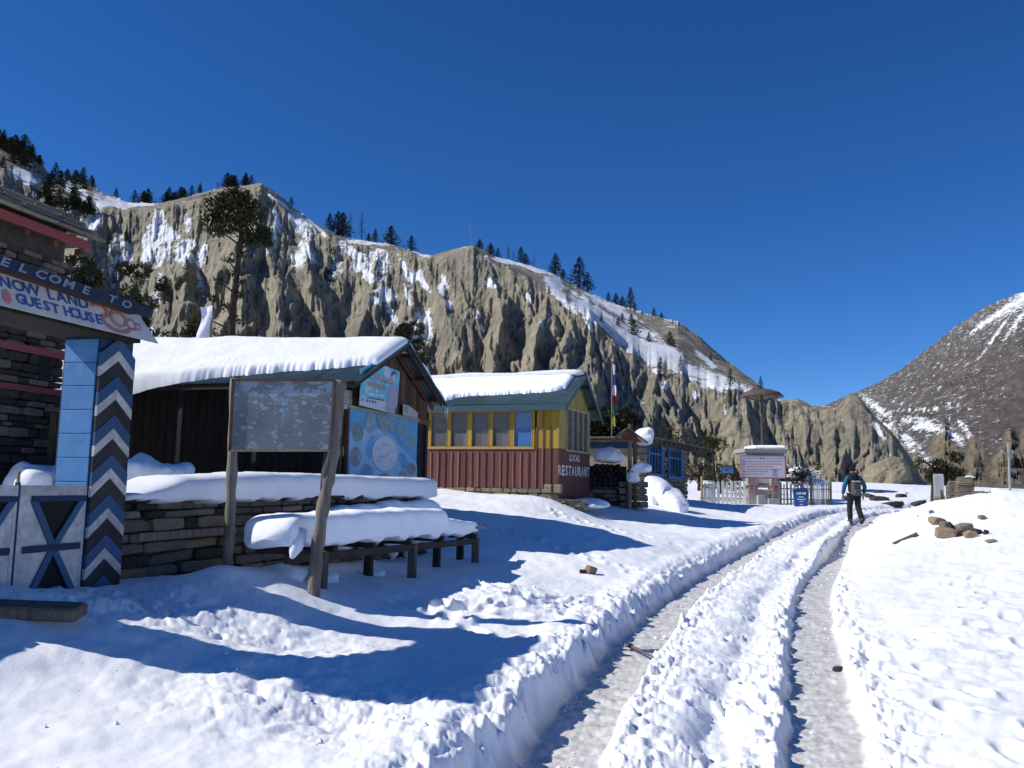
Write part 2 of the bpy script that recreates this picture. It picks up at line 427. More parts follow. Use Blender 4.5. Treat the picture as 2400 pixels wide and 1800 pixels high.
_D = _phi((GA[:, None, 0] - GA[None, :, 0]) ** 2 + (GA[:, None, 1] - GA[None, :, 1]) ** 2)
_wt = np.linalg.solve(_D + np.eye(len(GA)) * -0.02, GA[:, 2] - 1.0)
def base_h(x, y):
    s = np.ones(x.shape)
    for (gx, gy, _), wt in zip(GA, _wt): s += wt * _phi((x - gx) ** 2 + (y - gy) ** 2)
    far = sstep(90, 200, np.hypot(x, y))
    return s * (1 - far) + 2.0 * far

def bump(x, y, cx, cy, r, h, ax=1, ay=1):
    return h * np.exp(-(((x - cx) / ax) ** 2 + ((y - cy) / ay) ** 2) / (r * r))
PITS = []
def add_steps(p0, p1, n, w=.14, jit=.05):
    p0 = Vector(p0); p1 = Vector(p1); d = (p1 - p0).normalized(); q = Vector((-d.y, d.x))
    for i in range(n):
        c = p0 + (p1 - p0) * (i / max(1, n - 1)) + q * (w if i % 2 else -w) + Vector((random.uniform(-jit, jit), random.uniform(-jit, jit)))
        PITS.append((c.x, c.y, math.atan2(d.y, d.x), random.uniform(.05, .10) * (.5 if c.x > 2.4 else 1)))
random.seed(3)
add_steps((2.75, 3.4), (3.6, 9.5), 14)
add_steps((-.6, 8.3), (.9, 10.2), 7)
add_steps((.2, 9.3), (2.3, 11.2), 8)
add_steps((-.4, 17), (2.2, 12.5), 12)
add_steps((3.2, 17), (1.0, 20), 9)
add_steps((4.5, 8), (6.8, 13), 10)
add_steps((-.9, 8.6), (.1, 7.4), 4)
for _ in range(12): PITS.append((random.uniform(-.8, 1.6), random.uniform(8.0, 10.8), random.uniform(0, 6), random.uniform(.03, .09)))
for _ in range(0): PITS.append((random.gauss(-1.1, .6), random.gauss(5.0, .45), random.uniform(0, 6), random.uniform(.03, .08)))
for _ in range(5): PITS.append((random.gauss(3.4, .5), random.uniform(5, 9), random.uniform(0, 6), random.uniform(.02, .05)))

def ground(x, y, full=True):
    """snow height and rut mask at world x, y (arrays)"""
    shp = x.shape; x = x.ravel(); y = y.ravel(); N = len(x)
    h = base_h(x, y)
    R = np.hypot(x, y)
    near = np.where((R < 70) & (y > -6))[0]
    xn, yn = x[near], y[near]
    dl = side_dist(LL, xn, yn); dr = side_dist(LR, xn, yn)
    zr = zrut(np.maximum(yn, 0))
    between = (dl > 0) & (dr < 0)
    # height of the snow beside the ruts above the rut floor
    T = np.where(between, .11, np.where(dl < 0, np.interp(yn, [4, 8, 14, 22], [.25, .22, .16, .11]), np.interp(yn, [4, 10, 20], [.09, .10, .07])))
    d = np.minimum(np.abs(dl), np.abs(dr)); isl = np.abs(dl) < np.abs(dr)
    w_ = np.where(between, 1.0, np.exp(-(d / .75) ** 2))
    hs = h[near] * (1 - w_) + (zr + T) * w_
    # berm of thrown snow and broken lumps along the banks
    prox = np.exp(-np.maximum(d - .25, 0) / .38)
    lump = billow(xn * 3.2, yn * 3.2, 4, 5)
    amp = np.where(between, .05, np.where(dl < 0, .065, .035)) * (.6 + .5 * n2(xn * .9, yn * .9, 14))
    hs = hs + prox * lump * amp + np.where(dl < 0, np.exp(-((d - .62) / .22) ** 2) * .05, 0)
    # broken crust: plates and clods along both banks and in the middle
    wx = xn + .12 * n2(xn * 4, yn * 4, 77); wy = yn + .12 * n2(xn * 4 + 9, yn * 4, 78)
    ck = chunk(wx * 4.2, wy * 4.2, 1) * .045 + chunk(wx * 9.5, wy * 9.5, 3) * .024 
    cm_ = np.where(between, .35 + .75 * np.exp(-((dr + .55) / .35) ** 2), np.where(dl < 0, prox * .9, prox * .55)) * np.clip(.75 + .8 * n2(xn * 1.3, yn * 1.3, 79), .15, 1.4)
    hs = hs + ck * cm_ * np.exp(-np.maximum(yn - 20, 0) / 10)
    # troughs trodden in the middle ridge
    hs = hs - np.where(between, np.exp(-((dr + .62) / .15) ** 2) * (.07 + .06 * n2(xn * 2.2, yn * 1.1, 9)), 0)
    # wide soft drifts and fine crust
    hs = hs + .035 * fbm(xn * .55, yn * .55, 3, 20) + .012 * fbm(xn * 3.0, yn * 3.0, 3, 31)
    # left foreground and gate side: trodden lumps
    tr = np.exp(-(((xn + .9) / .9) ** 2 + ((yn - 5.2) / .7) ** 2)) + np.exp(-(((xn + 2.9) / 2.0) ** 2 + ((yn - 6.6) / .8) ** 2)) * .8 + np.exp(-(((xn - .5) / 1.5) ** 2 + ((yn - 9.6) / 1.2) ** 2)) * .8 \
        + np.exp(-(((xn - 3.9) / .9) ** 2 + ((yn - 8) / 3.0) ** 2)) * .35 + np.exp(-(((xn + 3.6) / .5) ** 2 + ((yn - 9.5) / .5) ** 2)) * .9
    tr = np.clip(tr, 0, 1)
    hs = hs + tr * (.045 * chunk(xn * 3.1 + .2 * n2(xn * 5, yn * 5), yn * 3.1, 8) + .02 * chunk(xn * 8, yn * 8, 9) + .022 * billow(xn * 2.4, yn * 2.4, 4, 41) + .045 * fbm(xn * 1.3, yn * 1.3, 2, 44) + .014 * fbm(xn * 9, yn * 9, 3, 47))
    # wind ripples across the right bank
    rb = sstep(.5, 1.6, np.where(between | (dl < 0), 0, dr)) * sstep(40, 15, yn)
    hs = hs + rb * (.030 * billow(xn * .8 + .3 * yn, yn * 2.6, 3, 92) + .05 * fbm(xn * .35, yn * .8, 2, 96))
    # ridge with a sharp lee edge in front of the gate
    e = yn - (6.05 + .25 * n2(xn * .7, 0 * xn, 3)); hs = hs + np.where((xn < -.6) & (xn > -5), .07 * np.exp(-(e / .35) ** 2) * sstep(-.6, -1.2, xn), 0)
    # snow heaped on the right, and around the board posts
    pR = P(2330, 1165, 18.5)
    hs = hs + bump(xn, yn, pR.x, pR.y, 1.0, .70, 3.2, 2.2) + bump(xn, yn, 11.8, 15, 1, .25, 2.6, 3)
    hs = hs + bump(xn, yn, -2.64, 7.95, .22, .06) + bump(xn, yn, -2.3, 8.3, .3, .05)
    for (px, py, pa, pd) in PITS:
        k = np.where((np.abs(xn - px) < .5) & (np.abs(yn - py) < .5))[0]
        if not len(k): continue
        ca, sa = math.cos(pa), math.sin(pa); ex = (xn[k] - px) * ca + (yn[k] - py) * sa; ey = -(xn[k] - px) * sa + (yn[k] - py) * ca
        q = np.sqrt((ex / .17) ** 2 + (ey / .09) ** 2)
        hs[k] += -pd * (1 - sstep(.55, 1.1, q)) + pd * .35 * np.exp(-((q - 1.35) / .3) ** 2)
    # carve the two ruts
    hw = .20 + .035 * n2(xn * 1.7, yn * 1.7, 55) + .02 * n2(xn * 7, yn * 7, 56)
    bankw = np.where(isl & (dl < 0), .20, .09) * (1 + .5 * n2(xn * 2.5, yn * 2.5, 57))
    mk = sstep(0, 1, (d - hw) / np.maximum(bankw, .03))
    floor_ = zr + .012 * fbm(xn * 5, yn * 5, 3, 60) + .008 * fbm(xn * 16, yn * 16, 2, 66)
    hn = floor_ * (1 - mk) + np.maximum(hs, floor_ + .02) * mk
    # crumbs on the bank faces
    hn = hn + .05 * mk * (1 - sstep(.1, .5, d - hw)) * fbm(xn * 9, yn * 9, 3, 70)
    h[near] = hn
    rut = np.zeros(N); rut[near] = 1 - mk
    return h.reshape(shp), rut.reshape(shp)
def gz(x, y): return float(ground(np.array([float(x)]), np.array([float(y)]))[0][0])

def snow_ground_material():
    m = bpy.data.materials.new('snow_ground'); m.use_nodes = True; t = m.node_tree; b = t.nodes['Principled BSDF']
    g = t.nodes.new('ShaderNodeNewGeometry')
    def noise(sc, det=5, ro=.6):
        n = t.nodes.new('ShaderNodeTexNoise'); n.inputs['Scale'].default_value = sc; n.inputs['Detail'].default_value = det; n.inputs['Roughness'].default_value = ro
        t.links.new(g.outputs['Position'], n.inputs['Vector']); return n
    n1 = noise(.6); r1 = t.nodes.new('ShaderNodeValToRGB')
    r1.color_ramp.elements[0].position = .35; r1.color_ramp.elements[0].color = (.80, .83, .87, 1)
    r1.color_ramp.elements[1].position = .65; r1.color_ramp.elements[1].color = (.86, .87, .89, 1)
    t.links.new(n1.outputs[0], r1.inputs[0])
    # rut floor: packed icy snow stained with grit
    a = t.nodes.new('ShaderNodeAttribute'); a.attribute_name = 'rut'
    n2_ = noise(7, 8, .75); r2 = t.nodes.new('ShaderNodeValToRGB')
    el = r2.color_ramp.elements; el[0].position = .33; el[0].color = (.36, .335, .30, 1); el[1].position = .66; el[1].color = (.78, .78, .77, 1)
    e = r2.color_ramp.elements.new(.5); e.color = (.62, .60, .57, 1)
    t.links.new(n2_.outputs[0], r2.inputs[0])
    n3 = noise(3.5, 6); ad = t.nodes.new('ShaderNodeMath'); ad.operation = 'MULTIPLY_ADD'; ad.inputs[1].default_value = .7; ad.inputs[2].default_value = -.35
    t.links.new(n3.outputs[0], ad.inputs[0])
    sm = t.nodes.new('ShaderNodeMath'); sm.operation = 'ADD'; t.links.new(a.outputs['Fac'], sm.inputs[0]); t.links.new(ad.outputs[0], sm.inputs[1])
    mr = t.nodes.new('ShaderNodeMapRange'); mr.interpolation_type = 'SMOOTHSTEP'; mr.inputs[1].default_value = .5; mr.inputs[2].default_value = .95
    t.links.new(sm.outputs[0], mr.inputs[0])
    mx = t.nodes.new('ShaderNodeMix'); mx.data_type = 'RGBA'
    t.links.new(mr.outputs[0], mx.inputs[0]); t.links.new(r1.outputs[0], mx.inputs[6]); t.links.new(r2.outputs[0], mx.inputs[7])
    t.links.new(mx.outputs[2], b.inputs['Base Color'])
    ro = t.nodes.new('ShaderNodeMapRange'); ro.inputs[3].default_value = .72; ro.inputs[4].default_value = .42
    t.links.new(mr.outputs[0], ro.inputs[0]); t.links.new(ro.outputs[0], b.inputs['Roughness'])
    b.inputs['Specular IOR Level'].default_value = .3
    nb = noise(38, 8, .7); bp = t.nodes.new('ShaderNodeBump'); bp.inputs['Strength'].default_value = .3; bp.inputs['Distance'].default_value = .008
    t.links.new(nb.outputs[0], bp.inputs['Height'])
    nb2 = noise(9, 4, .6); bp2 = t.nodes.new('ShaderNodeBump'); bp2.inputs['Strength'].default_value = .2; bp2.inputs['Distance'].default_value = .03
    t.links.new(nb2.outputs[0], bp2.inputs['Height']); t.links.new(bp.outputs[0], bp2.inputs['Normal'])
    t.links.new(bp2.outputs[0], b.inputs['Normal'])
    return m
M['ground'] = snow_ground_material()

def build_ground():
    th = np.concatenate([np.linspace(rad(-37), rad(37), 980), np.linspace(rad(37), rad(323), 72)[1:-1]])
    r = np.concatenate([np.linspace(.3, 3.6, 14)[:-1], np.exp(np.arange(math.log(3.6), math.log(46), .0063)), np.geomspace(46, 150, 46)[1:], np.geomspace(150, 1400, 14)[1:]])
    TH, RR = np.meshgrid(th, r)
    X = np.sin(TH) * RR; Y = np.cos(TH) * RR
    Z, rut = ground(X, Y)
    Z = np.where(RR > 150, 2.0 - (RR - 150) * .004, Z)
    V = np.stack([X, Y, Z], -1)
    nu, nv = len(th), len(r)
    rq = rut; q = (rq[:-1] + np.roll(rq, -1, 1)[:-1] + np.roll(rq, -1, 1)[1:] + rq[1:]) / 4
    track = q > .62
    for nm, mk in (('snow_ground', ~track), ('dirt_track', track)):
        me, used = grid_mesh(nm, V, nu, nv, M['ground'], True, True, mk)
        set_attr(me, 'rut', rut.reshape(-1)[used])
        o = link(nm, me); tag(o, kind='structure')
build_ground()

# ================================================================ HILLS
SKY = [(-900, 330), (-500, 250), (-200, 270), (0, 322), (40, 335), (80, 362), (115, 405), (160, 420), (200, 425), (250, 455), (300, 475), (360, 478), (430, 465), (520, 440), (580, 436), (612, 432), (650, 455), (700, 495),
       (740, 525), (780, 545), (810, 562), (900, 570), (940, 580), (990, 600), (1020, 600), (1060, 592), (1110, 578), (1160, 600), (1230, 620), (1290, 637), (1340, 665), (1390, 690), (1450, 712), (1520, 735),
       (1590, 755), (1640, 790), (1700, 842), (1750, 880), (1780, 905), (1830, 938), (1870, 935), (1900, 950), (1960, 952), (1990, 925), (2012, 932), (2050, 975), (2100, 1026), (2140, 1080), (2165, 1128), (2210, 1152), (2500, 1160), (3300, 1170)]
TOP = [(-900, 400), (-200, 340), (0, 400), (115, 470), (300, 500), (430, 480), (612, 440), (700, 515), (780, 562), (900, 585), (1020, 612), (1110, 583), (1180, 625), (1290, 690), (1380, 735), (1440, 800),
       (1500, 850), (1570, 872), (1640, 905), (1700, 905), (1740, 910), (1790, 920), (1830, 945), (1870, 945), (1900, 960), (1960, 962), (1990, 930), (2040, 975), (2090, 1026), (2120, 1080), (2150, 1128), (2200, 1152), (2500, 1162), (3300, 1172)]
YB = [(-900, 150), (0, 130), (500, 120), (1000, 105), (1400, 95), (1700, 92), (1900, 88), (2100, 80), (2200, 76), (3300, 76)]
YC = [(-900, 200), (0, 195), (500, 180), (1000, 152), (1200, 138), (1400, 122), (1700, 110), (1850, 112), (2000, 104), (2150, 88), (3300, 88)]
YS = [(-900, 300), (0, 280), (500, 235), (1000, 205), (1180, 200), (1400, 230), (1700, 200), (1790, 150), (1850, 118), (2000, 108), (2150, 92), (3300, 92)]
def prof(lst):
    """(u, v) skyline -> k = x/y and tan(elevation)"""
    ks, ts = [], []
    for u, v in lst:
        p = P(u, v, 1.0) - EYE; ks.append(p.x); ts.append(p.z)
    return np.array(ks), np.array(ts)
def ytab(lst, k): return np.interp(k, [(u - 1200) / 2000 for u, _ in lst], [y for _, y in lst])

def hill_material(name, rock1, rock2, rock3, snow_dir=.72, speck=0.0, fine=1.0, soft=.08, ragged=1.0):
    m = bpy.data.materials.new(name); m.use_nodes = True; t = m.node_tree; b = t.nodes['Principled BSDF']
    g = t.nodes.new('ShaderNodeNewGeometry')
    def noise(sc, det=6, ro=.6, st=(1, 1, 1)):
        v = t.nodes.new('ShaderNodeVectorMath'); v.operation = 'MULTIPLY'; v.inputs[1].default_value = st
        n = t.nodes.new('ShaderNodeTexNoise'); n.inputs['Scale'].default_value = sc * fine; n.inputs['Detail'].default_value = det; n.inputs['Roughness'].default_value = ro
        t.links.new(g.outputs['Position'], v.inputs[0]); t.links.new(v.outputs[0], n.inputs['Vector']); return n
    def mixc(f, a, c):
        x = t.nodes.new('ShaderNodeMix'); x.data_type = 'RGBA'
        t.links.new(f, x.inputs[0])
        for s, i in ((a, 6), (c, 7)):
            if isinstance(s, tuple): x.inputs[i].default_value = (*s, 1)
            else: t.links.new(s, x.inputs[i])
        return x.outputs[2]
    def mr(src, a, b_, lo=0, hi=1):
        x = t.nodes.new('ShaderNodeMapRange'); x.interpolation_type = 'SMOOTHSTEP'; x.inputs[1].default_value = a; x.inputs[2].default_value = b_
        x.inputs[3].default_value = lo; x.inputs[4].default_value = hi; t.links.new(src, x.inputs[0]); return x.outputs[0]
    def math_(op, a, b_):
        x = t.nodes.new('ShaderNodeMath'); x.operation = op
        for s, i in ((a, 0), (b_, 1)):
            if isinstance(s, (int, float)): x.inputs[i].default_value = s
            else: t.links.new(s, x.inputs[i])
        return x.outputs[0]
    c = mixc(mr(noise(.05, 5).outputs[0], .38, .62), rock1, rock2)
    c = mixc(mr(noise(.55, 8, .7, (1, 1, .35)).outputs[0], .40, .66, 0, .8), c, rock3)
    c = mixc(mr(noise(2.2, 5, .7).outputs[0], .5, .75, 0, .35), c, tuple(q * 1.35 for q in rock1))
    oc = t.nodes.new('ShaderNodeAttribute'); oc.attribute_name = 'ochre'
    c = mixc(oc.outputs['Fac'], c, (.27, .225, .15))
    if speck:
        c = mixc(mr(noise(.28, 6, .8).outputs[0], .46, .56, 0, speck), c, (.04, .038, .035))
    a = t.nodes.new('ShaderNodeAttribute'); a.attribute_name = 'snow'
    sx = t.nodes.new('ShaderNodeSeparateXYZ'); t.links.new(g.outputs['Normal'], sx.inputs[0])
    s1 = noise(.35, 9, .75, (1, 1, .5)); s2 = noise(1.4, 6, .7)
    f = math_('ADD', a.outputs['Fac'], mr(sx.outputs[2], snow_dir, snow_dir + .22, 0, .45))
    f = math_('ADD', f, mr(s1.outputs[0], .25, .75, -.62 * ragged, .42 * ragged)); f = math_('ADD', f, mr(s2.outputs[0], .25, .75, -.16, .16))
    f = mr(f, .46 - soft / 2, .46 + soft / 2)
    c = mixc(f, c, (.80, .83, .87))
    t.links.new(c, b.inputs['Base Color']); b.inputs['Roughness'].default_value = .95; b.inputs['Specular IOR Level'].default_value = .12
    bp = t.nodes.new('ShaderNodeBump'); bp.inputs['Strength'].default_value = .9; bp.inputs['Distance'].default_value = .9 / fine
    nb = noise(.9, 9, .75, (1, 1, .45)); t.links.new(nb.outputs[0], bp.inputs['Height']); t.links.new(bp.outputs[0], b.inputs['Normal'])
    return m

def blobs_mask(U, V, lst):
    s = np.zeros(U.shape)
    for (cu, cv, ru, rv, ang) in lst:
        ca, sa = math.cos(rad(ang)), math.sin(rad(ang)); dx = U - cu; dy = V - cv
        s = np.maximum(s, 1.25 - np.sqrt(((dx * ca + dy * sa) / ru) ** 2 + ((-dx * sa + dy * ca) / rv) ** 2))
    return s

def build_hill():
    rs = np.random.RandomState(5)
    k = np.concatenate([np.linspace(-1.05, -.64, 60)[:-1], np.linspace(-.64, .50, 1150), np.linspace(.50, 1.05, 30)[1:]])
    ks, ts = prof(SKY); kt, tt = prof(TOP)
    tsk = np.interp(k, ks, ts); ttop = np.minimum(np.interp(k, kt, tt), tsk - .002)
    q = 1200 + 2000 * k
    # ragged outline
    jag = .0022 * fbm(q / 26, q * 0, 4, 3) + .0012 * billow(q / 9, q * 0, 2, 8)
    tsk0, ttop0 = tsk.copy(), ttop.copy()
    tsk = tsk + jag * np.where(q < 1150, 1.2, .6); ttop = ttop + .004 * fbm(q / 30, q * 0 + 5, 3, 6)
    ttop = np.minimum(ttop, tsk - .0015)
    yb, yc, ys = ytab(YB, k), ytab(YC, k), ytab(YS, k)
    zb = np.full_like(k, -1.0); zc = 1.55 + ttop * yc; zs = 1.55 + tsk * ys
    n1, n2_, n3 = 270, 90, 14
    s1 = np.linspace(0, 1, n1)[:, None]; s2 = np.linspace(0, 1, n2_ + 1)[1:, None]; s3 = np.linspace(0, 1, n3 + 1)[1:, None]
    prof1 = s1 ** 1.0
    Y1 = yb + (yc - yb) * (s1 ** 1.15); Z1 = zb + (zc - zb) * prof1
    Y2 = yc + (ys - yc) * s2; zc0, zs0 = 1.55 + ttop0 * yc, 1.55 + tsk0 * ys
    Z2 = zc0 + (zs0 - zc0) * (s2 ** .95) + (zc - zc0) * (1 - s2) ** 8 + (zs - zs0) * s2 ** 8
    Y3 = ys + 160 * s3; Z3 = zs - (zs - 2) * (s3 ** 1.3) * .95
    Y = np.vstack([Y1, Y2, Y3]); Z = np.vstack([Z1, Z2, Z3])
    nv, nu = Y.shape; K = np.broadcast_to(k, Y.shape)
    Q = 1200 + 2000 * K; T = (Z - 1.55) / Y; PV = 1135 - 2000 * T        # roughly photo px
    top = 1135 - 2000 * ttop
    # ---- eroded buttresses: spires that widen downwards
    warp = 14 * fbm(Q / 80, PV / 140, 3, 12) + 3.5 * fbm(Q / 20, PV / 75, 2, 19)
    QW = Q + warp
    D = np.zeros(Y.shape)
    def layer(step, A, w0, g, wmax, h, lo, hi, seed):
        r = np.random.RandomState(seed); L = np.zeros(Y.shape); c = -750.0
        while c < 2260:
            c += step * r.uniform(.45, 1.5)
            for rep in range(2 if hi > .5 else 1):
                cc = c + r.uniform(-.4, .4) * step
                tp = np.interp(cc, q, top); ht = 1140 - tp
                ap = tp + ht * r.uniform(lo, hi); lean = r.uniform(-.45, .45); a_ = A * r.uniform(.6, 1.25)
                i0, i1 = np.searchsorted(q, cc - 190), np.searchsorted(q, cc + 190)
                if i1 - i0 < 2: continue
                dv = PV[:n1, i0:i1] - ap; dq = QW[:n1, i0:i1] - cc - lean * np.maximum(dv, 0)
                wd = np.minimum(w0 + g * np.maximum(dv, 0), wmax * r.uniform(.7, 1.2))
                x = np.abs(dq) / wd
                v = a_ * np.clip(dv / h, 0, 1) ** .8 * np.clip(1 - x, 0, 1)
                L[:n1, i0:i1] = np.maximum(L[:n1, i0:i1], v)
        return L
    D += layer(150, .085, 8, .50, 115, 200, .0, .30, 27)
    D += layer(74, .052, 6, .42, 56, 110, .0, .55, 21)
    D += layer(46, .030, 4, .40, 30, 60, .05, .75, 22) * sstep(-.35, .25, fbm(Q / 90, PV / 70, 2, 91))
    D += layer(20, .013, 2, .34, 13, 34, .0, .9, 23) * sstep(-.3, .3, fbm(Q / 60, PV / 50, 2, 95))
    D += layer(9, .0055, 1.2, .26, 6.5, 26, .0, .95, 24)
    spk = np.interp(q, [0, 500, 600, 1000, 1100, 3000], [.75, .8, .7, .7, 1, 1])
    D = D * spk
    D = D + .0046 * fbm(Q / 13, PV / 95, 6, 30, .6) + .0012 * billow(Q / 8 + PV / 60, PV / 22, 3, 38) + .008 * fbm(Q / 130, PV / 150, 3, 33) * np.interp(q, [0, 1000, 1200], [1.6, 1.6, .6])
    fade = np.ones(nv); fade[:n1] = .2 + .8 * sstep(0, .03, np.linspace(1, 0, n1)) ; fade[n1:] = .0
    fade[n1:n1 + n2_] = np.linspace(1, 0, n2_) ** 6 * .2 + .02
    Yd = Y * (1 - D * fade[:, None] * np.interp(q, [1850, 2100], [1, .6]))
    # gullies bite back into the upper slope, giving relief to the snow shelf
    rel = np.zeros(nv); rel[n1:n1 + n2_] = np.sin(np.linspace(0, PI, n2_)) ** .6
    Zd = Z + rel[:, None] * (.8 * fbm(K * Y / 14, Y / 18, 4, 50)) + rel[:, None] * .2 * billow(K * Y / 9, Y / 14, 4, 54)
    Zd[:n1] = 1.55 + (Z[:n1] - 1.55) * (Yd[:n1] / Y[:n1]) ** .55
    X = K * Yd
    V = np.stack([X, Yd, Zd], -1)
    # project for painting lying snow
    rx = V[..., 0]; ry = V[..., 1]; rz = V[..., 2] - 1.55
    f = ry * F_.y + rz * F_.z; U = 1200 + 2000 * (rx * R_.x + ry * R_.y + rz * R_.z) / f; VV = 900 - 2000 * (rx * U_.x + ry * U_.y + rz * U_.z) / f
    patches = [(60, 415, 45, 18, 25), (175, 445, 70, 14, 30), (255, 470, 50, 10, 20), (220, 520, 22, 60, 12), (345, 580, 20, 75, 5), (300, 478, 60, 7, 0), (395, 545, 45, 25, 20), (430, 600, 30, 45, -20), (370, 690, 22, 60, 10),
               (335, 790, 50, 40, 10), (400, 800, 60, 30, 10), (440, 570, 25, 18, 0), (650, 520, 10, 50, -15), (705, 530, 22, 55, -35), (720, 590, 20, 40, -30), (650, 470, 45, 7, 35), (740, 535, 50, 8, 38), (640, 550, 14, 26, 0), (700, 610, 25, 30, 0),
               (835, 600, 50, 18, 35), (860, 640, 20, 50, -30), (850, 620, 35, 30, 30), (900, 570, 90, 6, 3), (975, 585, 50, 8, 32), (955, 640, 12, 55, -25), (990, 660, 10, 42, -35), (905, 690, 30, 38, -30), (880, 705, 12, 30, -50), (915, 730, 12, 40, -30),
               (1040, 670, 14, 36, 5), (1050, 715, 12, 26, 0), (975, 770, 24, 62, 8), (1000, 760, 22, 55, -5), (990, 840, 40, 22, 0), (955, 690, 8, 40, -15), (1150, 665, 22, 16, 30), (1130, 770, 10, 22, -25), (1120, 740, 10, 16, 0),
               (1185, 612, 60, 6, 12), (1260, 632, 60, 7, 14), (1300, 665, 26, 40, -40), (1320, 700, 14, 60, -42), (1400, 740, 26, 100, -55), (1480, 790, 42, 120, -55), (1560, 830, 26, 90, -57), (1640, 880, 20, 80, -62), (1680, 905, 60, 9, 5),
               (1750, 915, 40, 8, 20), (1430, 720, 90, 14, 28), (1380, 760, 10, 30, -30), (1650, 840, 8, 50, -50), (1700, 890, 40, 6, 30), (1700, 962, 7, 16, 0), (1540, 870, 16, 8, 20), (1560, 905, 10, 14, 0), (1690, 1105, 30, 20, 0), (1880, 1105, 60, 24, 20), (1630, 925, 12, 12, 0),
               (1270, 760, 8, 20, -20), (1240, 700, 8, 20, -20), (2060, 1010, 8, 40, -35)]
    sn = blobs_mask(U, VV, patches)
    sn = sn * .85 + .05 * n2(Q / 12, PV / 16, 71)
    rock = D * 20
    sn = sn - np.where(np.arange(nv)[:, None] < n1, np.clip(rock - .35, 0, 1) * .35, 0)
    # snow lies in the troughs between the ribs of the shaded left half
    gul = sstep(.030, .004, D) * sstep(.0, .35, fbm(Q / 60, PV / 150, 2, 61)) * np.interp(q, [0, 200, 1000, 1150], [.45, .62, .55, .0])
    sn[:n1] = np.maximum(sn[:n1], gul[:n1] * np.interp(PV[:n1], [450, 560, 760, 900], [1, 1, .75, .4]))
    sn[n1 + 4:n1 + n2_] += np.where(q > 1180, .0, .08) + .16 * fbm(Q / 45 + PV / 60, PV / 30 - Q / 80, 4, 58)[n1 + 4:n1 + n2_]
    sn[n1 + n2_ - 8:] += .15
    mt = hill_material('cliff_rock', (.385, .345, .25), (.27, .25, .20), (.12, .112, .092), .80, ragged=.62)
    me, used = grid_mesh('cliff_hill', V, nu, nv, mt, True)
    set_attr(me, 'snow', sn.reshape(-1)[used])
    tag(link('cliff_hill', me), kind='structure')
    return V, U, VV, n1, n2_
HV, HU, HVV, HN1, HN2 = build_hill()

def on_hill(u, v, rows=None):
    """nearest surface point of the hill seen at photo pixel (u, v)"""
    a = (HU - u) ** 2 + (HVV - v) ** 2
    a = a[:HN1 + HN2 + 1]
    i = np.unravel_index(np.argmin(a), a.shape)
    return Vector(HV[i])
def skyline(u, back=0):
    j = int(np.argmin(np.abs(HU[HN1 + HN2 - 1] - u)))
    return Vector(HV[HN1 + HN2 - 1 - back, j])

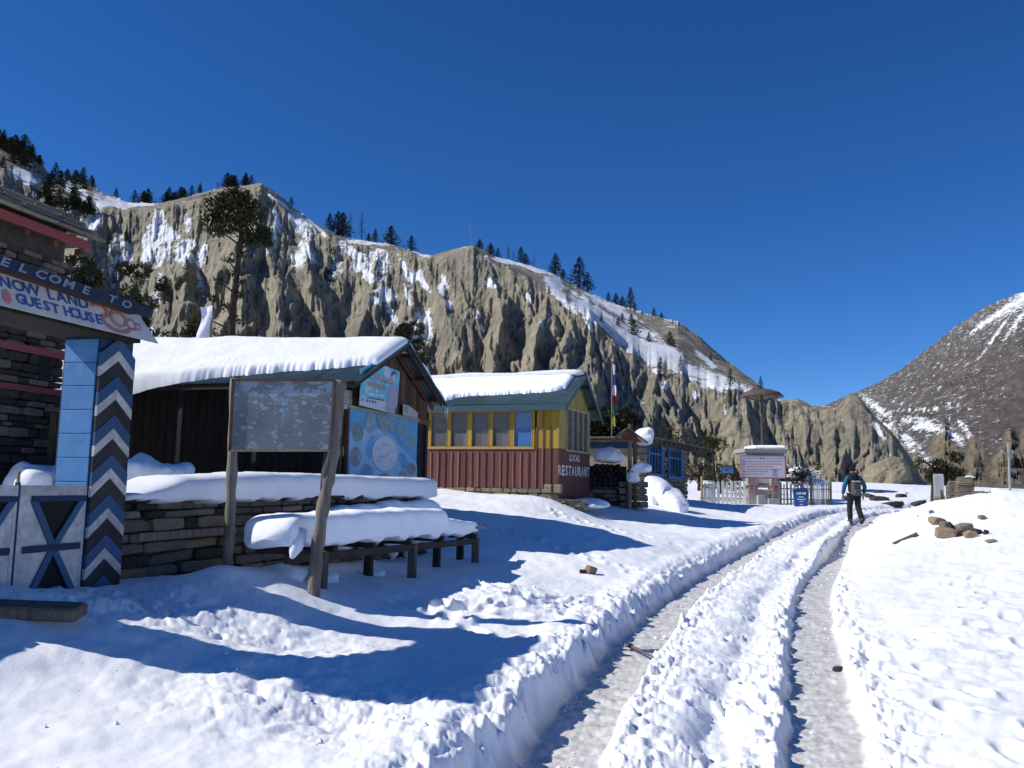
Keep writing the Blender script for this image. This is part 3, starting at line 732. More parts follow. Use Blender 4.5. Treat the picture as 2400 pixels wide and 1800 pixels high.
def build_far():
    """the big speckled mountain across the valley on the right, with its lower spurs"""
    sk = [(1500, 1010), (1800, 985), (1900, 962), (1960, 938), (2000, 922), (2060, 895), (2120, 860), (2180, 812), (2240, 765), (2290, 730), (2340, 705), (2400, 683), (2600, 600), (2900, 520), (3300, 560)]
    ks, ts = prof(sk); k = np.linspace(.12, 1.05, 620)
    ts_ = np.interp(k, ks, ts) + .0007 * fbm(k * 120, k * 0, 4, 2); ys = np.interp(k, [.1, .4, .6, 1], [900, 900, 800, 700])
    nv = 260; s = np.linspace(0, 1, nv)[:, None]
    y0 = 170.0
    Y = y0 + (ys - y0) * (s ** .9); z1 = 1.55 + ts_ * ys
    Z = -2 + (z1 + 2) * (s ** 1.35)
    K = np.broadcast_to(k, Y.shape); Q = 1200 + 2000 * K
    env = np.sin(np.clip(s, 0, 1) * PI) ** .7
    X = K * Y
    Z = Z + env * (9 * fbm(X / 120, Y / 120, 5, 81) + 5 * billow(X / 60 + .01 * Y, Y / 110, 4, 83))
    # gullies running down
    PV = 1150 - 2000 * (Z - 1.55) / Y
    # ochre spurs low on the slope
    OC = np.zeros(Y.shape)
    rs = np.random.RandomState(8)
    for (cu, cv, wd, h, a_) in [(2215, 985, 60, 110, 26), (2290, 1010, 40, 60, 14), (2370, 1000, 80, 60, 24), (2350, 1040, 70, 60, 20), (2280, 1060, 55, 60, 16), (2100, 985, 50, 120, 20), (2150, 1040, 40, 70, 12), (2430, 960, 70, 90, 26)]:
        dv = PV - cv; x = np.abs(Q - cu + 8 * n2(PV / 30, Q / 40, 5)) / (6 + .55 * np.maximum(dv, 0)); b_ = np.clip(dv / 14, 0, 1) * np.clip(1 - x, 0, 1) * np.clip(1 - (dv - h) / 50, 0, 1)
        rid = 1 + .35 * billow(Q / 7, PV / 40, 2, int(cu))
        Y = Y - a_ * .38 * b_ * rid; OC = np.maximum(OC, np.clip(b_ * 2.2 * (1 + .5 * billow(Q / 9, PV / 25, 2, 5)), 0, 1))
    X = K * Y
    for (jx) in (0,): pass
    V = np.stack([X, Y, Z], -1)
    rz = Z - 1.55; f = Y * F_.y + rz * F_.z; U = 1200 + 2000 * (X * R_.x + Y * R_.y + rz * R_.z) / f; VV = 900 - 2000 * (X * U_.x + Y * U_.y + rz * U_.z) / f
    sn = blobs_mask(U, VV, [(2120, 1030, 20, 110, -42), (2180, 1090, 16, 80, -50), (2060, 960, 10, 60, -50), (2230, 1020, 14, 50, -45), (2340, 735, 8, 110, 55), (2400, 695, 16, 90, 50), (2170, 958, 130, 3, -3), (2260, 1000, 8, 40, -40), (2180, 1000, 70, 20, 15), (2080, 1000, 50, 10, 30),
                            (2330, 790, 5, 70, 35), (2380, 760, 6, 60, 35)]) * .45
    sn += .25 + .07 * sstep(850, 700, VV) - .05 * sstep(2150, 2400, U) * sstep(760, 850, VV) - .10 * sstep(2280, 2400, U) * sstep(800, 900, VV)
    # back of the mountain
    mt = hill_material('far_rock', (.15, .13, .12), (.11, .097, .09), (.075, .068, .065), .93, speck=.5, fine=.85, soft=.26)
    Vb = np.stack([V[-1][:, 0] * 1.4, V[-1][:, 1] * 1.4, np.full(V.shape[1], -5.0)], -1)[None]
    V = np.concatenate([V, Vb]); sn = np.concatenate([sn, sn[-1:]])
    me, used = grid_mesh('far_mountain', V, V.shape[1], V.shape[0], mt, True)
    OC = np.concatenate([OC, OC[-1:]]); set_attr(me, 'snow', (sn - OC * .25).reshape(-1)[used]); set_attr(me, 'ochre', OC.reshape(-1)[used] * .8)
    tag(link('far_mountain', me), kind='structure')
build_far()
# ================================================================ shared pieces
def bar(mb, x0, z0, x1, z1, w, y0, y1, ax='y'):
    """flat bar in the local xz plane (or yz plane when ax='x')"""
    d = Vector((x1 - x0, z1 - z0)).normalized(); n = Vector((-d.y, d.x)) * w / 2
    return mb.prism([(x0 + n.x, z0 + n.y), (x1 + n.x, z1 + n.y), (x1 - n.x, z1 - n.y), (x0 - n.x, z0 - n.y)], y0, y1, ax)

def _stone(seed, m):
    r = random.Random(seed); b = MB(); b.bevbox(-.5, .5, -.5, .5, -.5, .5, r.uniform(.08, .16))
    sk = [r.uniform(-.09, .09) for _ in range(4)]
    b.v = [(x + sk[0] * z + r.uniform(-.025, .025), y + sk[1] * x + r.uniform(-.05, .05), z + sk[2] * x * (1 if z > 0 else -.5) + r.uniform(-.03, .03)) for x, y, z in b.v]
    return b.mesh('stone', m)
STONES = {k: [_stone(i + hash_, k) for i in range(7)] for hash_, k in ((10, 'stone'), (30, 'stone_light'), (50, 'stone_tan'), (70, 'stone_dark'), (90, 'plaster'))}
def lay_stones(parent, length, z0, z1, face=0.0, axis='x', hmin=.05, hmax=.12, wmin=.12, wmax=.38, mix=('stone',), depth=.16, seed=1, zt=None, skip=None, start=0.0, most=290, jut=.02):
    """courses of separate stones on a wall face; axis 'x': wall runs along x and looks to -y; 'y': runs along y and looks to -x"""
    r = random.Random(seed); z = z0; n = 0
    while z < z1 - .02 and n < most:
        h = r.uniform(hmin, hmax)
        if z + h > z1: h = z1 - z
        x = start - r.uniform(0, wmin)
        while x < length:
            w_ = r.uniform(wmin, wmax) * (1.3 if h > (hmin + hmax) / 2 else .9)
            xa, xb = max(x, start), min(x + w_, length)
            cx = (xa + xb) / 2
            hh = h * r.uniform(.9, 1.0)
            if xb - xa > .04 and (zt is None or z + h * .6 < zt(cx)) and not (skip and skip(cx, z + h / 2)):
                o = link('stone', r.choice(STONES[r.choice(mix)]), parent)
                j = r.uniform(-jut, jut)
                o.scale = (xb - xa - .012, depth, hh - .008)
                if axis == 'x': o.location = (cx, face + depth / 2 + j, z + hh / 2)
                else:
                    o.location = (face + depth / 2 + j, cx, z + hh / 2); o.rotation_euler = (0, 0, PI / 2)
                o.rotation_euler.y = r.uniform(-.03, .03) if axis == 'x' else 0
                n += 1
            x += w_
        z += h
    return n

def loaf(name, path, wl, wr, ht, m='snow', parent=None, ns=None, nc=26, droop=.12, seed=0, rough=.02, sq=.55, caps=.25):
    """settled snow lying along a path of 3D points: widths to the left/right and height vary with t in 0..1"""
    pts = [Vector(p) for p in path]
    L = [0]
    for a, b_ in zip(pts, pts[1:]): L.append(L[-1] + (b_ - a).length)
    ns = ns or max(30, int(L[-1] / .04))
    V = np.zeros((ns + 1, nc, 3))
    f = lambda q, t: q(t) if callable(q) else q
    for i in range(ns + 1):
        t = i / ns; d = t * L[-1]
        k = max(j for j in range(len(L)) if L[j] <= d + 1e-9); k = min(k, len(pts) - 2)
        a = (d - L[k]) / (L[k + 1] - L[k]); p = pts[k].lerp(pts[k + 1], a); dr = (pts[k + 1] - pts[k]).normalized()
        n = Vector((-dr.y, dr.x, 0)).normalized()
        e = min(1.0, min(d, L[-1] - d) / caps); e = math.sqrt(max(0.0, 1 - (1 - e) ** 2)) if e < 1 else 1
        wL, wR, h = f(wl, t), f(wr, t), f(ht, t)
        for j in range(nc):
            ph = 2 * PI * j / nc; c, s = math.cos(ph), math.sin(ph)
            cc = math.copysign(abs(c) ** sq, c); ss = math.copysign(abs(s) ** (sq + .15), s)
            y = (wL if cc > 0 else wR) * cc * (.35 + .65 * e); z = (h * ss if ss > 0 else droop * ss * (1 + .9 * float(n2(d * 2.3, 3.1 + (cc > 0) * 7, seed)) + .5 * float(n2(d * 7, 1.7 + (cc > 0) * 5, seed)))) * (.15 + .85 * e)
            if ss > 0: z -= 0
            V[i, j] = p + n * y + Vector((0, 0, z))
    x, y, z = V[..., 0], V[..., 1], V[..., 2]
    wob = .8 * fbm(x * 2.2 + y * 1.3 + seed, z * 3 + y * 1.1, 3, seed) + .35 * n2(x * 7 + seed, y * 7 + z * 7, seed + 2)
    cen = V.mean(1, keepdims=True); dirn = V - cen; ln = np.linalg.norm(dirn, axis=2, keepdims=True) + 1e-6
    V = V + dirn / ln * (rough * wob)[..., None]
    V[0] = V[0].mean(0); V[-1] = V[-1].mean(0)
    me, _ = grid_mesh(name, V, nc, ns + 1, M[m], True, True)
    return link(name, me, parent)

def corrugated(parent, name, m, y0, y1, p_eave, p_ridge, pitch=.076, amp=.011, sheet=.8, lap=.0):
    """roof sheets: each sheet spans sheet metres along local y, from (x,z) eave to (x,z) ridge"""
    e = Vector((p_eave[0], 0, p_eave[1])); r = Vector((p_ridge[0], 0, p_ridge[1])); d = (r - e).normalized(); n = Vector((-d.z, 0, d.x))
    if n.z < 0: n = -n
    y = y0; k = 0
    while y < y1 - .05:
        yb = min(y + sheet + .03, y1); mb = MB(); steps = max(8, int((yb - y) / (pitch / 8)))
        base = n * (.004 * (k % 2)); dz = random.uniform(-.02, .02)
        for layer in (0, 1):
            for q in (0, 1):
                for i in range(steps + 1):
                    yy = y + (yb - y) * i / steps
                    p = (e - d * dz if q == 0 else r) + base + n * (amp * math.sin(2 * PI * yy / pitch) - .003 * layer)
                    mb.v.append((p.x, yy, p.z))
        s = steps + 1
        for i in range(steps):
            mb.f.append((i, i + 1, s + i + 1, s + i)); mb.f.append((2 * s + i, 3 * s + i, 3 * s + i + 1, 2 * s + i + 1))
            mb.f.append((i, 2 * s + i, 2 * s + i + 1, i + 1))
        mb.build(name, m, parent, smooth=False); y += sheet; k += 1

# ================================================================ GATEWAY
GK = .79
p = P(214, 1120, 7.0)
GZ = .60
G_ = Frame((p.x, p.y, GZ), 15, GK)
gate = empty('gateway', G_.o, G_.rz, 'blue pillared gateway with chevron stripes and a painted welcome board across its top', 'gateway')
gate.scale = (GK, GK, GK)
PW = .50
MB().box(0, PW, .012, .46, -.5, 2.72).build('pillar', 'navy_paint', gate)
z = -.35
while z < 2.6:      # blue facing panels on the side that looks into the opening
    MB().bevbox(-.022, 0, .03, .43, z, z + .243, .004).build('facing_panel', 'blue_paint', gate); z += .25
MB().box(-2.28, -1.76, .012, .46, -.5, 2.72).build('pillar', 'navy_paint', gate)
z = -.35
while z < 2.6:
    MB().bevbox(-1.76, -1.738, .03, .43, z, z + .243, .004).build('facing_panel', 'blue_paint', gate); z += .25
za = G_.y0(250, 909)[1]
for X0 in (0, -2.28):
    hw = PW / 2; cx = X0 + hw
    for k in range(-5, 6):
        zt = za + k * .418
        for mname, t0, t1 in (('white_paint', 0, -.112), ('stripe_black', -.112, -.275), ('stripe_blue', -.275, -.418)):
            for sd_ in (-1, 1):
                a0, a1, b0, b1 = zt + t0, zt + t1, zt + t0 - .20, zt + t1 - .20      # apex and outer edge heights
                if b1 < -.30 or a0 > 2.72: continue
                g_ = .003
                mb = MB().prism([(cx, a0 - g_), (cx + sd_ * (hw + .012), b0 - g_), (cx + sd_ * (hw + .012), b1 + g_), (cx, a1 + g_)], -.020 if mname != 'stripe_black' else -.014, .012, 'y')
                mb.build('chevron_slat', mname, gate)
# doors
zd1 = G_.y0(200, 1138)[1]; zd0 = zd1 - 1.16
for x0 in (-.86, -1.73):
    x1 = x0 + .84; leaf = MB()
    leaf.box(x0, x1, .05, .065, zd0, zd1)
    lf = leaf.build('door_leaf', 'dark_inside', gate)
    mid = (zd0 + zd1) / 2 - .02; cxd = (x0 + x1) / 2 + .02; tz = zd1 - .20
    MB().box(x0, x1, .022, .05, zd1 - .10, zd1).build('top_rail', 'white_paint', lf)
    MB().box(x0, x0 + .13, .024, .05, zd0, zd1 - .101).build('stile', 'white_paint', lf)
    MB().box(x1 - .04, x1, .024, .05, zd0, zd1 - .101).build('stile', 'white_paint', lf)
    MB().prism([(x0 + .131, zd1 - .101), (cxd, mid), (x0 + .131, zd0)], .028, .05).build('white_panel', 'white_paint', lf)
    MB().prism([(x1 - .041, zd1 - .101), (cxd, mid), (x1 - .041, zd0)], .028, .05).build('white_panel', 'white_paint', lf)
    for (a, b, c, d_) in ((x0 + .15, zd1 - .13, cxd, mid), (x1 - .05, zd1 - .13, cxd, mid), (x0 + .13, zd0 + .02, cxd, mid), (x1 - .05, zd0 + .02, cxd, mid)):
        bar(MB(), a, b, c, d_, .07, .008, .0275).build('brace', 'stripe_blue', lf)
    MB().box(x0 + .13, x1 - .02, .004, .022, zd1 - .155, zd1 - .102).build('cross_rail', 'navy_paint', lf)
    MB().box(x0 + .06, x1 - .06, .0, .008, mid - .035, mid + .03).build('cross_rail', 'navy_paint', lf)
MB().bevbox(-.892, -.858, .03, .07, zd0 - .1, zd1 + .03, .004).build('meeting_post', 'navy_paint', gate)
MB().tube([(-.879, .045, zd1 + .031), (-.879, .045, zd1 + .13)], .016, 6).build('finial', 'frame_tan', gate)
MB().bevbox(-1.75, .0, .10, .30, -.30, zd0 - .01, .02).build('threshold', 'dark_wood', gate)
# sign: ends found on the photo, set on planes 0.30 (bottom) and 0.18 (top) in front of the pillar
bx, bz = G_.y0(372, 805, -.30); tx, tz_ = G_.y0(321, 731, -.18)
bxl, bzl = G_.y0(0, 714, -.30); txl, tzl = G_.y0(0, 637, -.18)
def ext(a, za_, b, zb_, x): return zb_ + (za_ - zb_) * (x - b) / (a - b)
XL = -2.62
v4 = [(XL, -.30, ext(bx, bz, bxl, bzl, XL)), (bx, -.30, bz), (tx, -.18, tz_), (XL, -.18, ext(tx, tz_, txl, tzl, XL))]
mb = MB(); mb.add(v4 + [(a, b + .025, c) for a, b, c in v4], [(0, 1, 2, 3), (7, 6, 5, 4), (0, 4, 5, 1), (1, 5, 6, 2), (2, 6, 7, 3), (3, 7, 4, 0)])
sg = mb.build('sign_board', 'sign_white', gate)
def sign_m(x, f, dy=-.004):
    """matrix for lettering at local x, f of the way up the board"""
    zb_, zt_ = ext(bx, bz, bxl, bzl, x), ext(tx, tz_, txl, tzl, x)
    up = Vector((0, .12, zt_ - zb_)).normalized(); rt = Vector((1, 0, (bz - bzl) / (bx - bxl))).normalized(); nn = rt.cross(up).normalized(); up = nn.cross(rt)
    m_ = Matrix((rt, up, nn)).transposed().to_4x4(); m_.translation = Vector((x, -.30 + .12 * f, zb_ + (zt_ - zb_) * f)) + nn * .006; return m_
def sx_of(u, v): return G_.y0(u, v, -.24)[0]
def glyphs(s, u0, u1, vfun, f, size, m, parent, sgn=sign_m, sp=1.0):
    """hand-painted row: letters set one by one between photo columns u0..u1 so the spacing stays loose and uneven"""
    xs = [sx_of(u0 + (u1 - u0) * i / (len(s) - 1), vfun(u0 + (u1 - u0) * i / (len(s) - 1))) for i in range(len(s))]
    for ch, x in zip(s, xs):
        if ch == ' ': continue
        mm = sgn(x, f + random.uniform(-.01, .01))
        text('letter', ch, size * random.uniform(.96, 1.05), m, parent, mm @ Matrix.Rotation(random.uniform(-.03, .03), 4, 'Z'), ext=.0015, off=.003, sx=random.uniform(.95, 1.08) * sp)
glyphs('NOW', 15, 78, lambda u: 665 + .25 * u, .70, .155, 'letter_blue', sg, sp=1.15)
mm = sign_m(sx_of(-14, 655), .70); text('letter', 'S', .155, 'letter_blue', sg, mm, off=.006)
glyphs('LAND', 123, 200, lambda u: 660 + .25 * u, .72, .155, 'letter_blue', sg, sp=1.15)
glyphs('GUEST', 43, 124, lambda u: 695 + .25 * u, .30, .145, 'letter_blue', sg, sp=1.1)
glyphs('HOUSE', 154, 226, lambda u: 695 + .25 * u, .30, .150, 'letter_blue', sg, sp=1.15)
# red brush flourish on the right end
def stroke(pts, w, par, mname, sgn):
    mb = MB(); L = []; Rr = []
    for i, (u, f) in enumerate(pts):
        a = pts[max(0, i - 1)]; b_ = pts[min(len(pts) - 1, i + 1)]
        m0 = sgn(sx_of(u, 760), f); ma = sgn(sx_of(a[0], 760), a[1]).translation; mb_ = sgn(sx_of(b_[0], 760), b_[1]).translation
        c = m0.translation; d = (mb_ - ma).normalized(); n = m0.to_3x3().col[2]; q = n.cross(d).normalized(); ww = w * (1 if 0 < i < len(pts) - 1 else .35)
        mb.v += [tuple(c - q * ww / 2 + n * (.001 - .002)), tuple(c + q * ww / 2 - n * .001), tuple(c - q * ww / 2 + n * .0025), tuple(c + q * ww / 2 + n * .0025)]
        if i:
            k = 4 * i; j = k - 4
            mb.f += [(j + 2, j + 3, k + 3, k + 2), (j, k, k + 1, j + 1), (j, j + 2, k + 2, k), (j + 1, k + 1, k + 3, j + 3)]
    mb.build('painted_stroke', mname, par)
def arc(cu, cf, ru, rf, a0, a1, n=12): return [(cu + ru * math.cos(rad(a0 + (a1 - a0) * i / n)), cf + rf * math.sin(rad(a0 + (a1 - a0) * i / n))) for i in range(n + 1)]
stroke(arc(233, .66, 19, .20, 160, -60) + arc(270, .42, 34, .34, 170, 330, 12), .045, sg, 'faded_red', sign_m)
stroke(arc(277, .52, 18, .24, -60, 290, 16), .04, sg, 'faded_red', sign_m)
stroke(arc(306, .44, 11, .17, 0, 330, 12), .03, sg, 'faded_red', sign_m)
stroke(arc(321, .42, 6, .11, 0, 330, 10), .022, sg, 'faded_red', sign_m)
stroke(arc(-10, .3, 14, .14, 60, -70, 8), .09, sg, 'faded_red', sign_m)
# soffit and cap board
MB().box(XL + .05, tx + .12, -.155, .50, 2.66, 2.74).build('soffit', 'dark_wood', gate)
MB().box(XL + .08, tx + .02, -.15, .46, 2.742, 3.05).build('cross_beam', 'dark_wood', gate)
cxr, czt = G_.y0(354, 722, -.40); _, czb = G_.y0(338, 741, -.40); cxl, czl = G_.y0(0, 596, -.40); _, czlb = G_.y0(0, 626, -.40)
def capz(x, top): return ext(cxr, czt, cxl, czl, x) if top else ext(cxr, czb, cxl, czlb, x)
mb = MB(); A = [(XL - .1, -.40, capz(XL - .1, 0)), (cxr, -.40, capz(cxr, 0)), (cxr, -.40, capz(cxr, 1)), (XL - .1, -.40, capz(XL - .1, 1))]
B_ = [(XL - .1, -.37, A[0][2]), (cxr - .02, -.37, A[1][2]), (cxr - .02, -.37, A[2][2]), (XL - .1, -.37, A[3][2])]
mb.add(A + B_, [(0, 1, 2, 3), (7, 6, 5, 4), (0, 4, 5, 1), (1, 5, 6, 2), (2, 6, 7, 3), (3, 7, 4, 0)])
cap = mb.build('cap_board', mat('cap_paint', (.009, .018, .045), .7, noise=(7, 1), alt=(.02, .028, .045)), gate)
zc_ = capz(-1, 0)
for i, xx in enumerate(np.linspace(XL - .1, cxr - .06, 9)[:-1]):
    x2 = xx + (cxr - .06 - XL + .1) / 8 - .006
    mb = MB(); zA, zB = capz(xx, 1) - .005, capz(x2, 1) - .005
    mb.add([(xx, -.37, zA), (x2, -.37, zB), (x2, .72, zB + .16), (xx, .72, zA + .16)] + [(xx, -.37, zA - .035), (x2, -.37, zB - .035), (x2, .72, zB + .12), (xx, .72, zA + .12)], [(0, 1, 2, 3), (7, 6, 5, 4), (0, 4, 5, 1), (1, 5, 6, 2), (2, 6, 7, 3), (3, 7, 4, 0)])
    mb.build('roof_slab', 'stone_dark', gate)
mb = MB(); zA, zB = capz(XL, 0) + .02, capz(cxr - .1, 0) + .02
mb.add([(XL, -.369, zA), (cxr - .1, -.369, zB), (cxr - .1, -.16, zB), (XL, -.16, zA)] + [(XL, -.369, zA + .02), (cxr - .1, -.369, zB + .02), (cxr - .1, -.16, zB + .02), (XL, -.16, zA + .02)], [(0, 1, 2, 3), (7, 6, 5, 4), (0, 4, 5, 1), (1, 5, 6, 2), (2, 6, 7, 3), (3, 7, 4, 0)])
mb.build('cap_soffit', 'brown_wood', gate)
def cap_m(x, f, dy=0):
    z = capz(x, 0) + (capz(x, 1) - capz(x, 0)) * f; rt = Vector((1, 0, (czt - czl) / (cxr - cxl))).normalized(); nn = Vector((0, -1, 0)); up = nn.cross(rt)
    m_ = Matrix((rt, up, nn)).transposed().to_4x4(); m_.translation = Vector((x, -.405, z)); return m_
for ch, u in zip('WELCOMETO', (-45, 8, 50, 92, 125, 158, 198, 260, 294)):
    text('letter', ch, .108, 'pale_letter', cap, cap_m(G_.y0(u, 620 + .35 * u, -.40)[0], .5), ext=.001, off=.003, sx=1.7, shear=.2)

# ================================================================ STONE WALL with snow
wa = G_.w(PW + .0, .12, 0); wb = P(1004, 1250, 14.2)
WA = math.degrees(math.atan2(wb.x - wa.x, wb.y - wa.y)); WL = math.hypot(wb.x - wa.x, wb.y - wa.y)
W_ = Frame((wa.x, wa.y, 0), WA)
wall = empty('stone_wall', W_.o, W_.rz, 'dry stone wall under thick snow, running from the striped pillar behind the snowy bench', 'wall')
ztop = 1.33
MB().box(0, WL, .10, .42, -.3, ztop - .03).build('wall_core', 'mud', wall)
lay_stones(wall, WL, .28, ztop, 0, 'x', .06, .125, .16, .50, ('stone', 'stone', 'stone', 'stone_dark', 'plaster'), .14, 3, jut=.028)
for i in range(14):
    x = WL * i / 14; link('cap_stone', STONES['stone_dark'][i % 7], wall, (x + WL / 28, .2, ztop + .018)).scale = (WL / 14 - .01 - random.random() * .05, .52 + random.random() * .08, .045)
MB().bevbox(.30, 1.75, -.045, .0, .98, 1.06, .008).build('timber_band', 'grey_wood', wall)
MB().bevbox(1.78, 3.3, -.04, .0, .985, 1.05, .008).build('timber_band', 'old_wood', wall)
nw = empty('stone_wall', G_.w(-3.7, .05, -.1), G_.rz, 'low stone wall continuing left of the gateway towards the viewer', 'wall')
MB().box(0, 1.08, .06, .38, -.4, .92).build('wall_core', 'mud', nw); lay_stones(nw, 1.08, 0, .92, 0, 'x', .07, .12, .16, .4, ('stone', 'stone_dark'), .14, 77)
def wh(t):
    x = t * WL
    return np.interp(x, [0, .2, .45, .75, 1.3, 2.0, 3.2, 4.6, 7], [.02, .05, .10, .19, .21, .25, .26, .26, .27])
o = loaf('wall_snow', [W_.w(.0, .2, ztop + .05), W_.w(WL * .5, .2, ztop + .05), W_.w(WL + .05, .2, ztop + .03)], .32, lambda t: .34 + .05 * math.sin(t * 9), wh, droop=.05, seed=4, rough=.018, sq=.42, caps=.12)
tag(o, 'long smooth slab of snow lying on top of the dry stone wall', 'snow')
# snow sliding down the wall onto the bench
o = loaf('snow_drift', [W_.w(3.0, -.10, 1.0), W_.w(4.6, -.12, 1.02), W_.w(WL + .1, -.1, 1.0)], .18, .20, lambda t: .20 + .1 * t, droop=.35, seed=7, rough=.04, sq=.7, caps=.6)
tag(o, 'bluish shaded drift of snow between the stone wall and the bench snow', 'snow')

# ================================================================ BENCH under snow
T_ = Frame((-2.14, 7.70, 0), 17)
bench = empty('bench', T_.o, T_.rz, 'long rough wooden bench loaded with a thick slab of snow, on many legs', 'bench')
BT = T_.zof(.3, 0, 1266); TS = (T_.zof(5.6, 0, 1240) - BT) / 5.3; BT -= TS * .3
bench.rotation_euler = (0, -math.atan(TS), T_.rz)
TW = lambda x, y, z: T_.w(x, y, z + TS * x)
for a, b_ in ((.30, 2.85), (2.86, 5.72)):
    for j in range(2):
        y = .02 + j * .2
        MB().bevbox(a + random.uniform(-.03, .03), b_ + (random.uniform(0, .08) if b_ > 3 else 0), y, y + .185, BT - .045 - (.0 if a else .02), BT - (.0 if a else .02), .008).build('plank', 'old_wood', bench)
MB().bevbox(5.50, 5.90, -.05, .05, BT + .002, BT + .04, .01).build('loose_plank', 'stone_tan', bench)
legs = [(766, 0), (873, .30), (975, 0), (1031, .30), (1121, 0), (1085, .32)]
for u, y in legs:
    x, _ = T_.y0(u, 1280, y); w = T_.w(x, y, 0); g = gz(w.x, w.y)
    MB().bevbox(x - .045, x + .045, y, y + .10, g - TS * x - .12, BT - .14, .012).build('leg', 'old_wood' if y == 0 else 'dim_wood', bench)
for x in (.45, 1.2, 2.1, 3.1, 4.2, 5.55):
    MB().bevbox(x - .04, x + .04, -.02, .42, BT - .14, BT - .066, .008).build('cross_beam', 'dim_wood', bench)
MB().bevbox(.35, 5.65, .02, .07, BT - .225, BT - .141, .008).build('front_beam', 'dim_wood', bench)
def bh(t):
    return np.interp(t, [0, .04, .10, .18, .3, .6, .72, .76, .85, 1], [.16, .24, .23, .25, .27, .30, .29, .18, .14, .10])
o = loaf('bench_snow', [TW(.22, .20, BT + .0), TW(2.8, .20, BT + .0), TW(5.7, .20, BT + .01)], .25, lambda t: .29 - .08 * sstep(.70, .78, t) + .015 * math.sin(t * 9), bh, droop=.06, seed=9, rough=.022, sq=.34, caps=.10)
tag(o, 'thick rounded slab of snow lying on the long bench', 'snow')
mb = MB().tube([TW(.42, -.02, BT + .05), TW(.34, -.08, BT - .06), TW(.24, -.10, BT - .15)], [.11, .07, .02], 10, jit=.1)
o = mb.build('snow_lump', 'snow', None, True); tag(o, 'pointed tongue of snow hanging off the bench edge beside the crooked post', 'snow')
for i, (x, y, s) in enumerate(((.9, .4, .20), (1.7, .4, .15), (2.9, .4, .12))):
    w = T_.w(x, y, 0); g = gz(w.x, w.y); o = link('snow_lump', None or MB().mesh('x', 'snow'), None) if False else None
    mb = MB(); bm = bmesh.new(); bmesh.ops.create_icosphere(bm, subdivisions=3, radius=1)
    me = bpy.data.meshes.new('snow_lump')
    for vv in bm.verts: vv.co *= 1 + .22 * float(n2(vv.co.x * 1.5 + i * 4, vv.co.y * 1.5 + vv.co.z))
    bm.to_mesh(me); bm.free(); me.materials.append(M['snow']); me.shade_smooth()
    o = link('snow_lump', me, None, (w.x, w.y, g + s * .15)); o.scale = (s * 1.3, s, s * .6)
    tag(o, ('large lump of snow in the dark under the bench, right behind the crooked post', 'middle lump of snow in the dark under the bench', 'smallest lump of snow under the bench, near its third leg')[i], 'snow')

# ================================================================ WEATHERED NOTICE BOARD
def board_mat():
    m = bpy.data.materials.new('peeling_paint'); m.use_nodes = True; t = m.node_tree; b = t.nodes['Principled BSDF']; b.inputs['Roughness'].default_value = .7
    tc = t.nodes.new('ShaderNodeTexCoord')
    def mask(sc, st, lo, hi, off=(0, 0, 0), det=6):
        mp = t.nodes.new('ShaderNodeMapping'); mp.inputs['Scale'].default_value = st; mp.inputs['Location'].default_value = off
        n = t.nodes.new('ShaderNodeTexNoise'); n.inputs['Scale'].default_value = sc; n.inputs['Detail'].default_value = det; n.inputs['Roughness'].default_value = .65
        r = t.nodes.new('ShaderNodeMapRange'); r.inputs[1].default_value = lo; r.inputs[2].default_value = hi
        t.links.new(tc.outputs['Object'], mp.inputs[0]); t.links.new(mp.outputs[0], n.inputs['Vector']); t.links.new(n.outputs[0], r.inputs[0]); return r.outputs[0]
    def mix(f, a, c):
        x = t.nodes.new('ShaderNodeMix'); x.data_type = 'RGBA'; t.links.new(f, x.inputs[0])
        if isinstance(a, tuple): x.inputs[6].default_value = (*a, 1)
        else: t.links.new(a, x.inputs[6])
        x.inputs[7].default_value = (*c, 1); return x.outputs[2]
    c = mix(mask(2, (1, 1, 1), .4, .6), (.13, .16, .18), (.185, .22, .24))
    sx = t.nodes.new('ShaderNodeSeparateXYZ'); t.links.new(tc.outputs['Object'], sx.inputs[0])
    up = t.nodes.new('ShaderNodeMapRange'); up.inputs[1].default_value = 2.15; up.inputs[2].default_value = 2.5; up.inputs[3].default_value = .0; up.inputs[4].default_value = .10
    t.links.new(sx.outputs[2], up.inputs[0])
    fl = mask(8, (1, 1, 1.5), 0, 1, (3, 0, 1), 9); ad = t.nodes.new('ShaderNodeMath'); ad.operation = 'ADD'; t.links.new(fl, ad.inputs[0]); t.links.new(up.outputs[0], ad.inputs[1])
    r = t.nodes.new('ShaderNodeMapRange'); r.inputs[1].default_value = .56; r.inputs[2].default_value = .60; t.links.new(ad.outputs[0], r.inputs[0])
    c = mix(r.outputs[0], c, (.29, .35, .43))
    rows = mask(22, (.7, 1, 1.1), .60, .63, (0, 0, 5), 4); c = mix(rows, c, (.33, .37, .42))
    c = mix(mask(6, (1.6, 1, .8), .645, .67, (7, 0, 2), 3), c, (.10, .35, .68))
    t.links.new(c, b.inputs['Base Color'])
    nb = t.nodes.new('ShaderNodeTexNoise'); nb.inputs['Scale'].default_value = 30; bp = t.nodes.new('ShaderNodeBump'); bp.inputs['Strength'].default_value = .3; bp.inputs['Distance'].default_value = .004
    t.links.new(nb.outputs[0], bp.inputs['Height']); t.links.new(bp.outputs[0], b.inputs['Normal'])
    return m
M['peeling_paint'] = board_mat()
BY = 8.0
bo = P(636, 1340, BY)
brd = empty('notice_board', (bo.x, bo.y, 0), 0, 'weathered blue-grey notice board with peeling paint on two wooden posts', 'sign')
L_ = lambda u, v, dy=0: P(u, v, BY + dy) - Vector((bo.x, bo.y, 0))
q = [L_(550, 893), L_(781, 894), L_(770, 1053), L_(541, 1053)]
